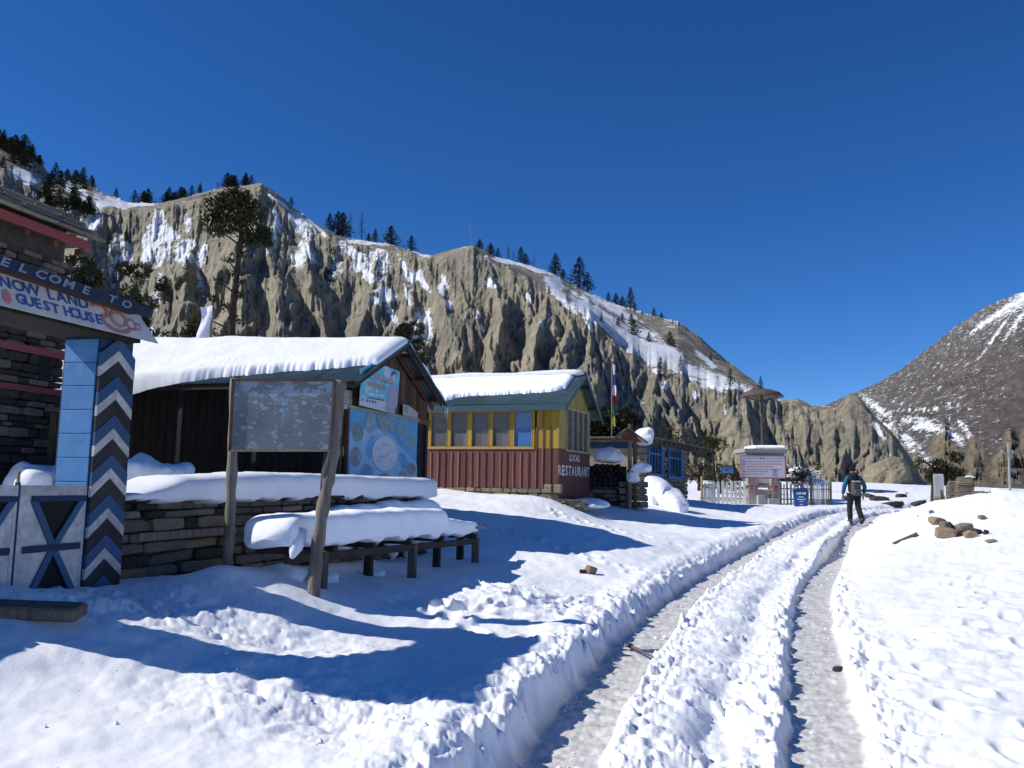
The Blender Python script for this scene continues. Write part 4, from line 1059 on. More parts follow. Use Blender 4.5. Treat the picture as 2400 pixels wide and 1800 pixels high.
mb = MB(); mb.add([tuple(a) for a in q] + [tuple(a + Vector((0, .02, 0))) for a in q], [(0, 1, 2, 3), (7, 6, 5, 4), (0, 4, 5, 1), (1, 5, 6, 2), (2, 6, 7, 3), (3, 7, 4, 0)])
mb.build('panel', 'peeling_paint', brd)
for a, b_, w_, m_ in (((544, 891), (786, 892), .018, 'brown_wood'), ((536, 1056), (776, 1056), .021, 'frame_pale'), ((547, 889), (539, 1056), .022, 'brown_wood'), ((784, 892), (772, 1056), .018, 'old_wood')):
    A_, B__ = L_(*a), L_(*b_); bar(MB(), A_.x, A_.z, B__.x, B__.z, w_, A_.y - .015, A_.y + .005).build('frame_rail', m_, brd)
def post(pts, r0, m_='grey_wood'):
    ps = [L_(u, v, .055 + .02 * 0) for u, v in pts]; w_ = ps[-1] + Vector((bo.x, bo.y, 0)); ps.append(Vector((ps[-1].x, ps[-1].y, gz(w_.x, w_.y) - .25)))
    fine = []; 
    for a, b_ in zip(ps, ps[1:]):
        for k in range(6): fine.append(a.lerp(b_, k / 6))
    fine.append(ps[-1])
    rs_ = [r0 * (1 + .10 * math.sin(i * 1.7) + random.uniform(-.05, .05)) for i in range(len(fine))]
    return MB().tube(fine, rs_, 10, jit=.05).build('post', m_, brd, True)
post([(552, 887), (545, 1060), (540, 1200), (533, 1330)], .047)
post([(797, 892), (789, 975), (782, 1060), (762, 1160), (744, 1280), (735, 1390)], .058)
a, b_ = L_(784, 1050, .02), L_(776, 1130, .02)
MB().tube([L_(772, 1056, .04), L_(765, 1110, .04), L_(755, 1150, .05)], [.05, .05, .02], 8).build('post_splice', 'old_wood', brd, True)

# ================================================================ snow banks behind the wall and gate, plank in the corner
for path, wl, h, lab, sd_ in (([P(270, 1112, 12.0), P(360, 1106, 12.2), P(450, 1112, 12.5)], .45, .20, 'blue shaded snow bank behind the stone wall beside the striped pillar', 3),
                         ([P(20, 1137, 11.4), P(90, 1116, 11.7), P(150, 1106, 11.9)], .45, .18, 'shaded snow bank seen over the gate doors beside the guest house', 6)):
    o = loaf('snow_bank', path, wl, wl, lambda t: h + .06 * math.sin(t * 7), droop=1.3, seed=sd_, rough=.06, sq=.8, caps=.4); tag(o, lab, 'snow')
a = P(-40, 1462, 5.7); b_ = P(150, 1478, 5.6)
mb = MB(); mb.bevbox(-.36, .36, -.10, .10, -.05, .035, .015)
o = mb.build('fallen_plank', 'old_wood', None, False, ((a.x + b_.x) / 2, (a.y + b_.y) / 2, (a.z + b_.z) / 2), (.12, .03, rad(4))); tag(o, 'short dark broken plank sticking out of the shaded snow in the left foreground', 'plank')
o.location.z = gz(o.location.x, o.location.y) + .03
# ================================================================ GUEST HOUSE (far left)
p = P(131, 1120, 13.3)
HZ = .9
H_ = Frame((p.x, p.y, HZ), 15)
gh = empty('guest_house', H_.o, H_.rz, 'tall shaded stone guest house with dull red wooden bands, at the left edge', 'house')
hz1 = H_.zof(0, 0, 590)
MB().box(-2.2, -.02, .16, 4.0, -.6, hz1 + .35).build('wall_core', 'mud', gh)
bands = [(H_.zof(0, 0, 826), H_.zof(0, 0, 846)), (H_.zof(0, 0, 914), H_.zof(0, 0, 932))]
def inband(x, z): return any(a - .05 < z < b + .05 for a, b in bands)
lay_stones(gh, 0, .2, hz1, 0, 'x', .07, .16, .14, .42, ('stone', 'stone_dark', 'stone_dark'), .17, 21, skip=inband, start=-2.0, most=230)
for a, b in bands: MB().bevbox(-2.2, .03, -.03, .17, a - .02, b + .02, .006).build('red_beam', 'red_band', gh)
MB().box(-.50, -.28, -.012, .1, bands[0][0] - .5, bands[0][0] - .1).build('window', 'dark_inside', gh)
rz_ = H_.zof(.20, -.12, 583)
MB().bevbox(-2.3, .20, -.16, -.10, rz_ - .04, rz_ + .10, .01).build('red_eave_board', 'red_band', gh)
MB().box(-2.3, .18, -.10, 4.2, rz_ + .02, rz_ + .10).build('eave', 'old_wood', gh)
random.seed(12)
for k in range(4):
    x = -2.4
    while x < .2:
        w_ = random.uniform(.35, .8); y0 = -.34 + .22 * k
        mb = MB(); mb.bevbox(x, min(x + w_, .42 - .04 * k), y0, y0 + random.uniform(.9, 1.4), rz_ + .11 + k * .085, rz_ + .175 + k * .085, .02)
        mb.v = [(a, b, c + (b + .34) * .28 + random.uniform(-.008, .008)) for a, b, c in mb.v]
        mb.build('roof_slab', random.choice(('stone', 'stone_light', 'stone')), gh); x += w_ + .01
for i in range(5):
    x = -2.2 + i * .55; MB().bevbox(x, x + .09, -.14, .0, rz_ - .16, rz_ - .05, .01).build('rafter_end', 'brown_wood', gh)
# little dark shed glimpsed between house and striped pillar
p = P(118, 1100, 12.2); sh = empty('woodshed', (p.x, p.y, .9), rad(10), 'small dark plank shed glimpsed between the guest house and the blue pillar', 'shed')
for i in range(6): MB().bevbox(i * .1 - .06, i * .1 + .03, 0, .03, -.4, 1.55 + random.uniform(-.03, .03), .004).build('plank', 'dim_wood', sh)
MB().box(-.1, .6, -.1, .9, 1.56, 1.62).build('roof', 'dim_wood', sh)
o = loaf('shed_snow', [sh.location + Vector((.18, .15, 1.62)), sh.location + Vector((.62, .2, 1.62))], .2, .2, .13, droop=.02, seed=2); tag(o, 'small cap of snow on the shed roof beside the blue pillar', 'snow')

# ================================================================ SHELTER with the posters
K1 = Frame((-2.80, 14.0, .9), 16)
hut = empty('wooden_shelter', K1.o, K1.rz, 'dark timber shelter with a green corrugated roof and open front, behind the notice board', 'house')
ze = K1.zof(-.15, -.30, 893); zr = K1.zof(1.98, -.30, 803); zf = K1.zof(4.1, -.30, 950)
XE, XR, XF = -.18, 1.95, 4.12
LY = 7.2
slope1 = (zr - ze) / (XR - XE)
corrugated(hut, 'roof_sheet', 'teal_roof', -.33, LY, (XE, ze), (XR, zr))
corrugated(hut, 'roof_sheet', 'teal_roof', -.33, LY, (XF, zf), (XR + .005, zr))
for (xa, za_, xb, zb_) in ((XE + .02, ze, XR, zr), (XF - .02, zf, XR, zr)):
    for y0, m_ in ((-.30, 'dim_wood'), (-.03, 'brown_wood')):
        bar(MB(), xa, za_ - .075, xb, zb_ - .075, .09, y0, y0 + .04).build('rake_board', m_, hut)
    bar(MB(), xa, za_ - .015, xb, zb_ - .015, .035, -.345, -.305).build('roof_edge', 'teal_trim', hut)
MB().box(XE + .03, XE + .06, -.30, LY, ze - .10, ze - .02).build('fascia', 'dim_wood', hut)
MB().tube([(XR, -.34, zr + .012), (XR, LY, zr + .012)], .045, 8).build('ridge_cap', 'teal_trim', hut)
for f in (.15, .5, .85):
    for (xa, za_, xb, zb_) in ((XE, ze, XR, zr), (XF, zf, XR, zr)):
        x = xa + (xb - xa) * f; z = za_ + (zb_ - za_) * f
        MB().box(x - .04, x + .04, -.30, LY, z - .10, z - .022).build('purlin', 'dim_wood', hut)
# gable wall boarding, each board cut to the roof line
zg = K1.y0(819, 952)[1] + .05
x = .02
while x < 3.86:
    xb = min(x + .19, 3.88)
    tz1 = min(ze + (x - XE) * slope1, zf + (XF - x) * (zr - zf) / (XF - XR)) - .17; tz2 = min(ze + (xb - XE) * slope1, zf + (XF - xb) * (zr - zf) / (XF - XR)) - .17
    if min(tz1, tz2) > zg: MB().prism([(x, zg), (xb - .006, zg), (xb - .006, tz2), (x, tz1)], .02, .045).build('gable_board', 'brown_wood' if (x * 10) % 3 < 1.6 else 'dim_wood', hut)
    x = xb
MB().bevbox(-.02, 3.92, -.03, .05, zg - .12, zg - .001, .006).build('tie_beam', 'brown_wood', hut)
for x in (.02, .70, 3.80): MB().bevbox(x - .055, x + .055, -.02, .09, -.5, zg - .121, .008).build('post', 'dim_wood', hut)
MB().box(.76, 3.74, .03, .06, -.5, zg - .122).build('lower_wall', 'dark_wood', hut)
# side window strip left of the map board
wz0, wz1 = K1.y0(800, 1046)[1], K1.y0(800, 960)[1]
MB().box(.08, .64, .02, .03, wz0, wz1).build('window_pane', 'curtain', hut)
MB().box(.075, .645, -.015, .019, wz0 - .16, wz0 - .005).build('window_sill', 'white_paint', hut)
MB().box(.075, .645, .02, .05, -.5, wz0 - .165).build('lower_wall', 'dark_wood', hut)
MB().box(.30, .48, .012, .0195, wz0 + .27, wz0 + .37).build('sticker', 'letter_blue', hut)
# long dark front: vertical planks and posts under the eave
random.seed(4)
y = .06
while y < LY - .2:
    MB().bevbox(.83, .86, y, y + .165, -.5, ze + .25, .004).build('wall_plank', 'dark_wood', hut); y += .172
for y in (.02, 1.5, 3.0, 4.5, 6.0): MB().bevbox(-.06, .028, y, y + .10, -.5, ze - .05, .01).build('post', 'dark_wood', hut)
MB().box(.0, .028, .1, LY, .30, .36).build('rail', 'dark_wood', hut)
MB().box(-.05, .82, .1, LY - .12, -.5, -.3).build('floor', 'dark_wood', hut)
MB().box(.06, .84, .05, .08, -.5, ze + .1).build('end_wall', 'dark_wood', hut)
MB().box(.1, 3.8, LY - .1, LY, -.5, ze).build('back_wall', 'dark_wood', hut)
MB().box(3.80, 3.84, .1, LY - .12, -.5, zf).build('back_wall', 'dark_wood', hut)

# the map board and poster are hung on the gable: things of their own
def poly_panel(name, pts, y0, y1, m_, par=None): return MB().prism(pts, y0, y1).build(name, m_, par)
def disc(par, name, cx, cz, rx, rz, m_, y, n=24, lo=0, hi=360):
    return MB().prism([(cx + rx * math.cos(rad(lo + (hi - lo) * i / n)), cz + rz * math.sin(rad(lo + (hi - lo) * i / n))) for i in range(n)], y - .0015, y + .0015).build(name, m_, par)
def print_mat(name, a, b_, c, sc): 
    m = mat(name, a, .5, .4, noise=(sc, 1), alt=b_); return m
print_mat('print_sky', (.035, .20, .50), (.09, .36, .62), None, 1.4); print_mat('print_cloud', (.33, .48, .62), (.14, .38, .60), None, 3.0)
print_mat('photo_a', (.08, .15, .20), (.22, .32, .36), None, 12); print_mat('photo_b', (.32, .40, .44), (.06, .11, .17), None, 9); print_mat('photo_c', (.05, .16, .36), (.09, .26, .46), None, 8)
print_mat('photo_d', (.10, .24, .28), (.20, .40, .42), None, 14); print_mat('map_pale', (.46, .50, .58), (.40, .46, .56), None, 5); print_mat('ring_blue', (.07, .20, .40), (.10, .25, .42), None, 5)
print_mat('print_teal', (.05, .36, .52), (.16, .48, .62), None, 5); print_mat('print_pale', (.50, .56, .60), (.42, .50, .56), None, 8); print_mat('print_skin', (.46, .42, .42), (.40, .37, .38), None, 10)
print_mat('print_mauve', (.36, .34, .46), (.42, .38, .46), None, 6); print_mat('print_dark', (.035, .04, .07), (.06, .07, .10), None, 8)
mx0, mzt0 = K1.y0(819, 952, -.06); mx1, mzt1 = K1.y0(979, 988, -.06); mzb = .02
mp = empty('map_board', K1.w((mx0 + mx1) / 2, -.06, 0), K1.rz, 'large sky-blue tourist map board with a ring of round photos on the shelter gable', 'sign')
cxm = (mx0 + mx1) / 2
def mxz(u, v): a, b = K1.y0(u, v, -.07); return a - cxm, b
MB().box(mx0 - cxm, mx1 - cxm, 0, .03, mzb, mzt0 - .03).build('panel', 'print_sky', mp)
for a, b, c, d in ((mx0 - .05 - cxm, mx1 + .03 - cxm, mzt0 - .03, mzt0 + .02),): MB().bevbox(a, b, -.03, .05, c, d, .006).build('frame_rail', 'frame_pale', mp)
MB().bevbox(mx0 - .05 - cxm, mx0 - .002 - cxm, -.02, .05, mzb, mzt0 - .031, .006).build('frame_rail', 'brown_wood', mp)
def mdisc(u, v, ru, rv, m_, y=-.004, **k):
    x, z = mxz(u, v); xa, _ = mxz(u + ru, v); _, zb_ = mxz(u, v + rv)
    return disc(mp, 'printed_circle', x, z, xa - x, z - zb_, m_, y, **k)
# cloud shapes
cl = [mxz(*a) for a in ((820, 1012), (838, 1018), (856, 1005), (870, 1006), (886, 1004), (903, 1008), (922, 1022), (938, 1045), (955, 1062), (972, 1078), (978, 1092), (978, 1122), (820, 1122))]
poly_panel('printed_cloud', cl, -.0035, -.0005, 'print_cloud', mp)
poly_panel('printed_cloud', [mxz(*a) for a in ((862, 1040), (868, 1022), (880, 1020), (878, 1050), (866, 1078), (856, 1060))], -.0045, -.0036, 'print_sky', mp)
poly_panel('printed_cloud', [mxz(*a) for a in ((934, 1062), (946, 1060), (958, 1082), (974, 1092), (964, 1100), (946, 1100), (934, 1080))], -.0045, -.0036, 'print_sky', mp)
for u, v, ru, rv, m_ in ((838.5, 1012, 13.5, 23, 'photo_a'), (869.5, 993, 11.5, 22, 'photo_b'), (942, 1007, 11, 20, 'photo_d'), (966, 1035, 9.5, 20, 'photo_d'), (834, 1071, 13, 24, 'photo_b'), (860, 1108, 13, 20, 'photo_c'), (964, 1099, 11, 14, 'photo_a'), (944, 1118, 10, 16, 'photo_a'), (901, 1122, 16, 14, 'photo_a')):
    mdisc(u, v, ru + 1.2, rv + 1.5, 'print_cloud', -.0055); mdisc(u, v, ru, rv, m_, -.0075)
x, z = mxz(907, 974); xa, _ = mxz(929, 974); _, zb_ = mxz(907, 1017)
disc(mp, 'printed_circle', x, z, xa - x, z - zb_, 'photo_a', -.0075, lo=180, hi=360, n=18)
mdisc(903, 1063, 29.5, 43, 'ring_blue', -.0055); mdisc(903, 1063, 28.4, 41.5, 'map_pale', -.0075)
def route(pts, w_=.006, m_='ink'):
    for (a, b), (c, d) in zip(pts, pts[1:]):
        A_, B__ = mxz(a, b), mxz(c, d); bar(MB(), A_[0], A_[1], B__[0], B__[1], w_, -.0105, -.0091).build('printed_line', m_, mp)
route([(884, 1072), (890, 1072), (897, 1070), (905, 1069), (910, 1064), (911, 1060)], .010)
route([(896, 1044), (899, 1039), (901, 1045), (904, 1038), (906, 1043), (912, 1046)]); route([(880, 1052), (884, 1050), (888, 1054), (893, 1051)]); route([(916, 1060), (920, 1055), (923, 1060)]); route([(886, 1074), (884, 1082), (890, 1077), (893, 1079)]); route([(910, 1074), (915, 1077), (920, 1086), (924, 1087)])
# poster
px0, pz0 = K1.y0(844, 950, -.26)
pos = empty('concert_poster', K1.w(px0, -.26, 0), K1.rz, 'light blue concert poster with a standing figure, in the peak of the shelter gable', 'poster')
def pxz(u, v): a, b = K1.y0(u, v, -.27); return a - px0, b
def Z1(a, b): return (830 + a / 11.85, 840 + b / 11.85)
pp = lambda *l: [pxz(*Z1(a, b)) for a, b in l]
poly_panel('sheet', pp((160, 1300), (240, 290), (595, 105), (1290, 370), (1190, 1560)), 0, .012, 'print_teal', pos)
poly_panel('printed_shape', pp((165, 1295), (205, 1020), (890, 1195), (875, 1470)), -.003, -.0005, 'print_pale', pos)
poly_panel('printed_shape', pp((350, 640), (520, 655), (870, 740), (935, 850), (860, 905), (600, 830), (400, 740)), -.003, -.0005, 'concrete', pos)
poly_panel('printed_shape', pp((300, 850), (340, 770), (480, 770), (540, 860), (420, 900), (350, 990)), -.003, -.0005, 'print_pale', pos)
poly_panel('printed_shape', pp((350, 260), (520, 200), (620, 250), (560, 380), (420, 340)), -.003, -.0005, 'map_pale', pos)
x, z = pxz(*Z1(925, 395)); disc(pos, 'printed_shape', x, z, .13, .115, 'print_pale', -.002)
for poly, m_ in ((((880, 1450), (940, 1000), (1040, 770), (1150, 750), (1230, 860), (1180, 1550)), 'print_mauve'), (((1030, 1310), (1080, 1120), (1180, 900), (1220, 950), (1160, 1120), (1110, 1320)), 'print_dark'),
                 (((1150, 1560), (1130, 1400), (1185, 1330), (1190, 1560)), 'print_dark'), (((1040, 500), (1040, 420), (1110, 340), (1165, 380), (1185, 470), (1170, 560), (1150, 420)), 'print_dark'),
                 (((1040, 620), (1050, 440), (1100, 395), (1160, 430), (1165, 580), (1110, 720), (1060, 700)), 'print_skin'), (((1055, 690), (1120, 690), (1100, 880), (1060, 900)), 'print_skin')):
    poly_panel('printed_figure', pp(*poly), -.005 - .001 * random.random(), -.0031, m_, pos)
dx = Vector((pp((1010, 620))[0][0] - pp((310, 400))[0][0], pp((1010, 620))[0][1] - pp((310, 400))[0][1]))
def ptext(s, a, b, size, m_, sx=1.0, off=.004):
    x, z = pxz(*Z1(a, b)); mm = Matrix(((1, 0, 0, x), (0, 0, -1, -.006), (0, 1, 0, z), (0, 0, 0, 1)))
    return text('lettering', s, size, m_, pos, mm, sx=sx, off=off, ext=.001)
ptext('Live Music Performance', 660, 520, .155, 'ink', .93, .009); ptext('Live Music Performance', 655, 515, .155, 'letter_white', .93, .003).location.y -= .002
ptext('in', 660, 625, .12, 'letter_white'); ptext('at', 628, 885, .10, 'letter_white')
for i, (a, w_) in enumerate(((480, 150), (640, 80), (775, 110))): poly_panel('printed_line', pp((a - w_ / 2, 955 + i * 25), (a + w_ / 2, 975 + i * 25), (a + w_ / 2, 1040 + i * 25), (a - w_ / 2, 1015 + i * 25)), -.006, -.0045, 'letter_white', pos)
poly_panel('printed_line', pp((370, 1065), (840, 1150), (840, 1185), (370, 1095)), -.006, -.0045, 'print_dark', pos)
for i in range(6): x, z = pxz(*Z1(240 + i * 72, 1140 + i * 16)); disc(pos, 'printed_logo', x, z, .032, .03, ('ring_blue', 'print_mauve', 'print_dark', 'photo_a', 'print_dark', 'ring_blue')[i], -.005)
for pts, lab in ((((796, 911), (826, 916), (825, 960), (795, 957)), 'torn white notice paper pinned beside the left of the shelter gable, over the window'), (((945, 947), (960, 951), (979, 967), (979, 983), (944, 976)), 'torn white notice paper pinned at the right of the shelter gable, under the eave')):
    l = [K1.y0(u, v, -.05) for u, v in pts]; x0 = l[0][0]
    e_ = empty('notice_paper', K1.w(x0, -.05, 0), K1.rz, lab, 'notice'); poly_panel('sheet', [(a - x0, b) for a, b in l], 0, .008, 'paper', e_)
    for i in range(3): bar(MB(), .08, l[3][1] + .10 + i * .05, .08 + .16, l[3][1] + .10 + i * .05, .012, -.003, -.0005).build('printed_line', 'ink', e_)
# snow on the roof
def roof_snow(name, Fr, xe, ze_, xr, zr_, y0, y1, thick, lo, lab, seed, far=None, over=.0, ridge_over=.25, ny=360, nx=60):
    """slab of settled snow on one roof slope; lo(y) in 0..1 is where its lower edge lies (0 = eave, negative = curls over the eave)"""
    V = np.zeros((ny + 1, 2 * nx, 3)); sl = math.hypot(xr - xe, zr_ - ze_)
    for i in range(ny + 1):
        t = i / ny; y = y0 + (y1 - y0) * t; a0_ = lo(y) + .03 * float(n2(y * 1.1, 1.3, seed)); rg_ = (.02 * float(n2(y * 5, .3, seed + 1)) + .016 * float(n2(y * 14, .3, seed + 2)) + .008 * float(n2(y * 31, .3, seed + 4))) * (1 - .85 * float(sstep(2.2, 3.2, y)) * (seed == 3)); b = 1 + ridge_over / sl
        ends = min(1, min(t, 1 - t) * (y1 - y0) / .22); ends = math.sqrt(max(0, 1 - (1 - ends) ** 2))
        for j in range(nx):
            s = j / (nx - 1); a = a0_ + rg_ * (1 - min(1, s * 7)) ** 2; ss = a + (b - a) * s
            def roofp(q, hgt):
                if q <= 1: x = xe + (xr - xe) * q; z = ze_ + (zr_ - ze_) * q
                else: x = xr + (xr - xe) * (q - 1); z = zr_ - (zr_ - ze_) * (q - 1)
                if q < 0: z = ze_ + (zr_ - ze_) * q * 2.2; x = xe + (xr - xe) * q * .5
                return x, z + hgt
            e = min(1, min(s * (b - a) * sl / .13, (1 - s) * (b - a) * sl / .2)); e = math.sqrt(max(0, 1 - (1 - e) ** 2))
            rnd = 1 - .0 * s
            th = thick(y, ss) * (1 + .12 * float(n2(y * .7, ss * 2, seed + 3)) + .06 * float(n2(y * 2.3, ss * 5, seed + 4)) + .02 * float(n2(y * 9, ss * 17, seed + 5)) + .08 * (1 - min(1, s * 4)) * float(n2(y * 12, ss * 60, seed + 6)) * (1 - .8 * float(sstep(2.2, 3.2, y)) * (seed == 3))) * e * (.12 + .88 * ends) + .004
            # the ridge is rounded, not sharp
            rr = max(0, 1 - abs(ss - 1) * sl / .35) ** 2 * .05
            x, z = roofp(ss, th - rr + .016); V[i, j] = (x, y, z)
            x, z = roofp(ss, .016); V[i, 2 * nx - 1 - j] = (x, y, z)
    sh_ = V.shape; W2 = V.reshape(-1, 3); o_ = np.array(Fr.o); ex = np.array(Fr.ex); ey = np.array(Fr.ey)
    W3 = o_ + W2[:, :1] * ex + W2[:, 1:2] * ey + W2[:, 2:] * np.array([0, 0, 1])
    me, _ = grid_mesh(name, W3.reshape(sh_), sh_[1], sh_[0], M['snow'], True, True)
    # close both ends
    bm = bmesh.new(); bm.from_mesh(me); bmesh.ops.holes_fill(bm, edges=[e for e in bm.edges if e.is_boundary], sides=0); bmesh.ops.recalc_face_normals(bm, faces=bm.faces); bm.to_mesh(me); bm.free(); me.shade_smooth()
    return tag(link(name, me), lab, 'snow')
lo1 = lambda y: float(np.interp(y, [-.3, .4, 1.0, 2.0, 2.5, 3.0, 4, 7], [.34, .30, .24, .16, .08, .0, -.10, -.12]))
th1 = lambda y, s: float(np.interp(y, [-.3, 1, 2.4, 3.4, 7], [.14, .17, .20, .26, .32])) * (1.0 if s > .3 else .86)
roof_snow('roof_snow', K1, XE, ze, XR, zr, -.34, LY, th1, lo1, 'deep snow slab on the front slope of the dark shelter roof, curling over its eave', 3, ridge_over=.30)
roof_snow('roof_snow', K1, XF, zf, XR + .3, zr - .13, -.32, LY, lambda y, s: .13 + .06 * math.sin(s * 13), lambda y: .02, 'lumpy strip of snow on the back slope of the dark shelter roof', 8, ridge_over=.02)
# icicles at the far eave corner
for i, (x, l_) in enumerate(((4.06, .30), (3.95, .22), (4.10, .16), (3.82, .10))):
    w = K1.w(x, -.34, zf - .05 + (4.1 - x) * .1); o = MB().tube([w, w - Vector((0, 0, l_ * .5)), w - Vector((0, 0, l_))], [.018, .012, .002], 6).build('icicle', 'ice', None, True)
    tag(o, ('long icicle at the right eave corner of the dark shelter', 'middle icicle under the right eave of the dark shelter', 'short outer icicle at the tip of the dark shelter eave', 'shortest icicle, nearest the shelter gable')[i], 'icicle')

# ================================================================ RESTAURANT
p = P(1308, 1144, 22.0)
K2 = Frame((p.x, p.y, p.z), 22)
rest = empty('restaurant_building', K2.o, K2.rz, 'small wooden restaurant, yellow above and dull red below, with a blue-green corrugated roof', 'house')
RW, RL = 2.72, 4.75
zc = K2.x0(1200, 1051)[1]                       # colour change under the windows
zt2 = K2.zof(-.28, -.28, 945); zr2 = K2.zof(RW / 2, -.28, 876); zr2 = zr2
ze2 = zt2; XE2, XR2, XF2 = -.28, RW / 2, RW + .28; zf2 = K2.zof(XF2, -.28, 985)
wt = K2.x0(1226, 965)[1]; wb = K2.x0(1226, 1046)[1]
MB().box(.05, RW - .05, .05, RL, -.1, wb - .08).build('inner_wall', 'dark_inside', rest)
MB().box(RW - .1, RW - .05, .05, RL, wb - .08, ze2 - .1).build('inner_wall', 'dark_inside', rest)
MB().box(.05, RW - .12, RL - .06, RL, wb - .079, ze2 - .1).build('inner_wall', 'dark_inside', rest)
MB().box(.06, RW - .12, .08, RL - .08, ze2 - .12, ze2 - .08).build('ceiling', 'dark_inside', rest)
bu = [960 + a / 4.739 for a in (85, 120, 170, 240, 320, 395, 470, 545, 620, 690, 765, 845, 925, 1010, 1080, 1155, 1235, 1320, 1405, 1480, 1565, 1650)]
by = sorted([K2.x0(u, 1090)[0] for u in bu]); by[0] = 0.0
wu = [(1012, 1048), (1058, 1095), (1107, 1145), (1155.5, 1193), (1206, 1246)]
wy = [tuple(sorted((K2.x0(a, 1000)[0], K2.x0(b, 1000)[0]))) for a, b in wu]
WY0, WY1 = min(a for a, b in wy) - .09, max(b for a, b in wy) + .10
for a, b in zip(by, by[1:]):
    MB().bevbox(-.005 - random.uniform(0, .004), .03, a + .003, b - .003, -.02, zc - .002, .003).build('red_board', 'red_wood', rest)
    if b < WY0 + .02 or a > WY1 - .02:
        MB().bevbox(-.004 - random.uniform(0, .004), .03, a + .003, b - .003, zc + .002, ze2 - .08, .003).build('yellow_board', 'yellow_wood', rest)
for k, y in enumerate(by[1:-1]):
    full = y < WY0 or y > WY1; zz = -.02; top_ = (ze2 - .12 - (.45 if (y < WY0 and k % 2 == 0) else 0)) if full else zc - .09
    w0 = random.uniform(.010, .016); mb = MB(); n = 6
    mb.v = []; xs = [y + random.uniform(-.006, .006) for _ in range(n + 1)]
    for i in range(n + 1):
        z = zz + (top_ - zz) * i / n
        mb.v += [(-.038, xs[i] - w0, z), (-.038, xs[i] + w0, z), (-.004, xs[i] + w0, z), (-.004, xs[i] - w0, z)]
    for i in range(n):
        for j in range(4): mb.f.append((4 * i + j, 4 * i + (j + 1) % 4, 4 * i + 4 + (j + 1) % 4, 4 * i + 4 + j))
    mb.f += [(0, 3, 2, 1), (4 * n, 4 * n + 1, 4 * n + 2, 4 * n + 3)]
    mb.build('batten', 'batten_pink' if k % 3 else 'red_wood', rest)
MB().bevbox(-.045, .02, WY0, WY1, zc - .02, zc + .035, .004).build('window_sill', 'frame_tan', rest)
MB().bevbox(-.03, .02, WY0, WY1, wt + .015, wt + .06, .004).build('window_head', 'frame_tan', rest)
MB().box(.032, .05, WY0, WY1, wt + .055, ze2 - .05).build('head_board', 'yellow_wood', rest)
edges = sorted(wy)
prev = WY0
for i, (a, b) in enumerate(edges):
    wd = MB().box(.030, .036, a, b, wb, wt).build('window', 'glass' if i else 'blue_glass', rest)
    for (ya, yb, za_, zb_) in ((a - .018, a, wb - .018, wt + .014), (b, b + .018, wb - .018, wt + .014), (a + .001, b - .001, wb - .018, wb), (a + .001, b - .001, wt, wt + .014)):
        MB().bevbox(-.02, .03, ya, yb, za_, zb_, .002).build('frame', 'frame_tan', wd)
    if i == 0: MB().box(.045, .05, a, b, wb, wt).build('curtain', 'curtain_blue', wd)
    elif i in (1, 2): 
        mb = MB(); 
        for q in range(7): mb.box(.06 + .012 * (q % 2), .065 + .012 * (q % 2), a + .03 + q * .028, a + .052 + q * .028, wb, wb + (wt - wb) * .5)
        mb.build('curtain', 'curtain', wd)
    elif i == 3: MB().box(.06, .07, a + .02, a + .13, wb, wb + .32).build('curtain', 'curtain', wd)
    if a - .018 - prev > .03: MB().bevbox(-.012, .028, prev + .001, a - .019, wb - .02, wt + .012, .003).build('mullion', 'yellow_wood', rest)
    prev = b + .018
MB().bevbox(-.012, .028, prev + .001, WY1, wb - .02, wt + .012, .003).build('mullion', 'yellow_wood', rest)
# gable end: sheet walling, two colours
def rl(x): return min(ze2 + (x - XE2) * (zr2 - ze2) / (XR2 - XE2), zf2 + (XF2 - x) * (zr2 - zf2) / (XF2 - XR2)) - .06
gw = [K2.y0(u, v) for u, v in ((1327, 959), (1379, 979), (1377, 1066), (1327, 1053))]
gx0, gx1 = gw[0][0], gw[1][0]; gz0, gz1 = gw[3][1], gw[0][1]
gx1 = min(gx1, RW - .2)
MB().box(-.004, RW, -.02, .04, -.25, zc - .002).build('lower_sheet', 'red_wood', rest)
MB().box(.0, gx0, -.018, .04, zc + .002, gz1).build('upper_sheet', 'yellow_ply', rest)
MB().box(gx1, RW, -.018, .04, zc + .002, gz1).build('upper_sheet', 'yellow_ply', rest)
MB().box(gx0 + .001, gx1 - .001, -.018, .04, zc + .002, gz0).build('upper_sheet', 'yellow_ply', rest)
MB().prism([(.0, gz1 + .002), (RW, gz1 + .002), (RW, rl(RW)), (XR2, rl(XR2)), (.0, rl(0))], -.018, .04).build('gable_sheet', 'yellow_ply', rest)
MB().bevbox(-.035, .035, -.03, .05, zc, rl(0) - .02, .006).build('corner_board', 'yellow_ply', rest)
for x in (XR2 - .03, XR2 + .05): MB().bevbox(x, x + .035, -.035, -.0185, gz1 + .08, rl(x) - .03, .004).build('gable_strip', 'frame_pale', rest)
gwd = MB().box(gx0, gx1, .02, .026, gz0, gz1).build('window', 'glass', rest)
MB().bevbox(gx0 - .05, gx1 + .05, -.05, -.0185, gz1 + .001, gz1 + .055, .004).build('frame', 'frame_pale', gwd); MB().bevbox(gx0 - .05, gx1 + .05, -.05, -.0185, gz0 - .055, gz0 - .001, .004).build('frame', 'frame_pale', gwd)
for i in range(5):
    x = gx0 + (gx1 - gx0) * i / 4; MB().bevbox(x - .03, x + .03, -.045, .018, gz0, gz1, .004).build('frame', 'frame_pale', gwd)
for i in range(5):
    x = gx0 + (gx1 - gx0) * (.12 + .22 * i); MB().box(x, x + .07, .12, .125, gz0, gz0 + .25 + .1 * (i % 2)).build('jar_row', 'curtain', gwd)
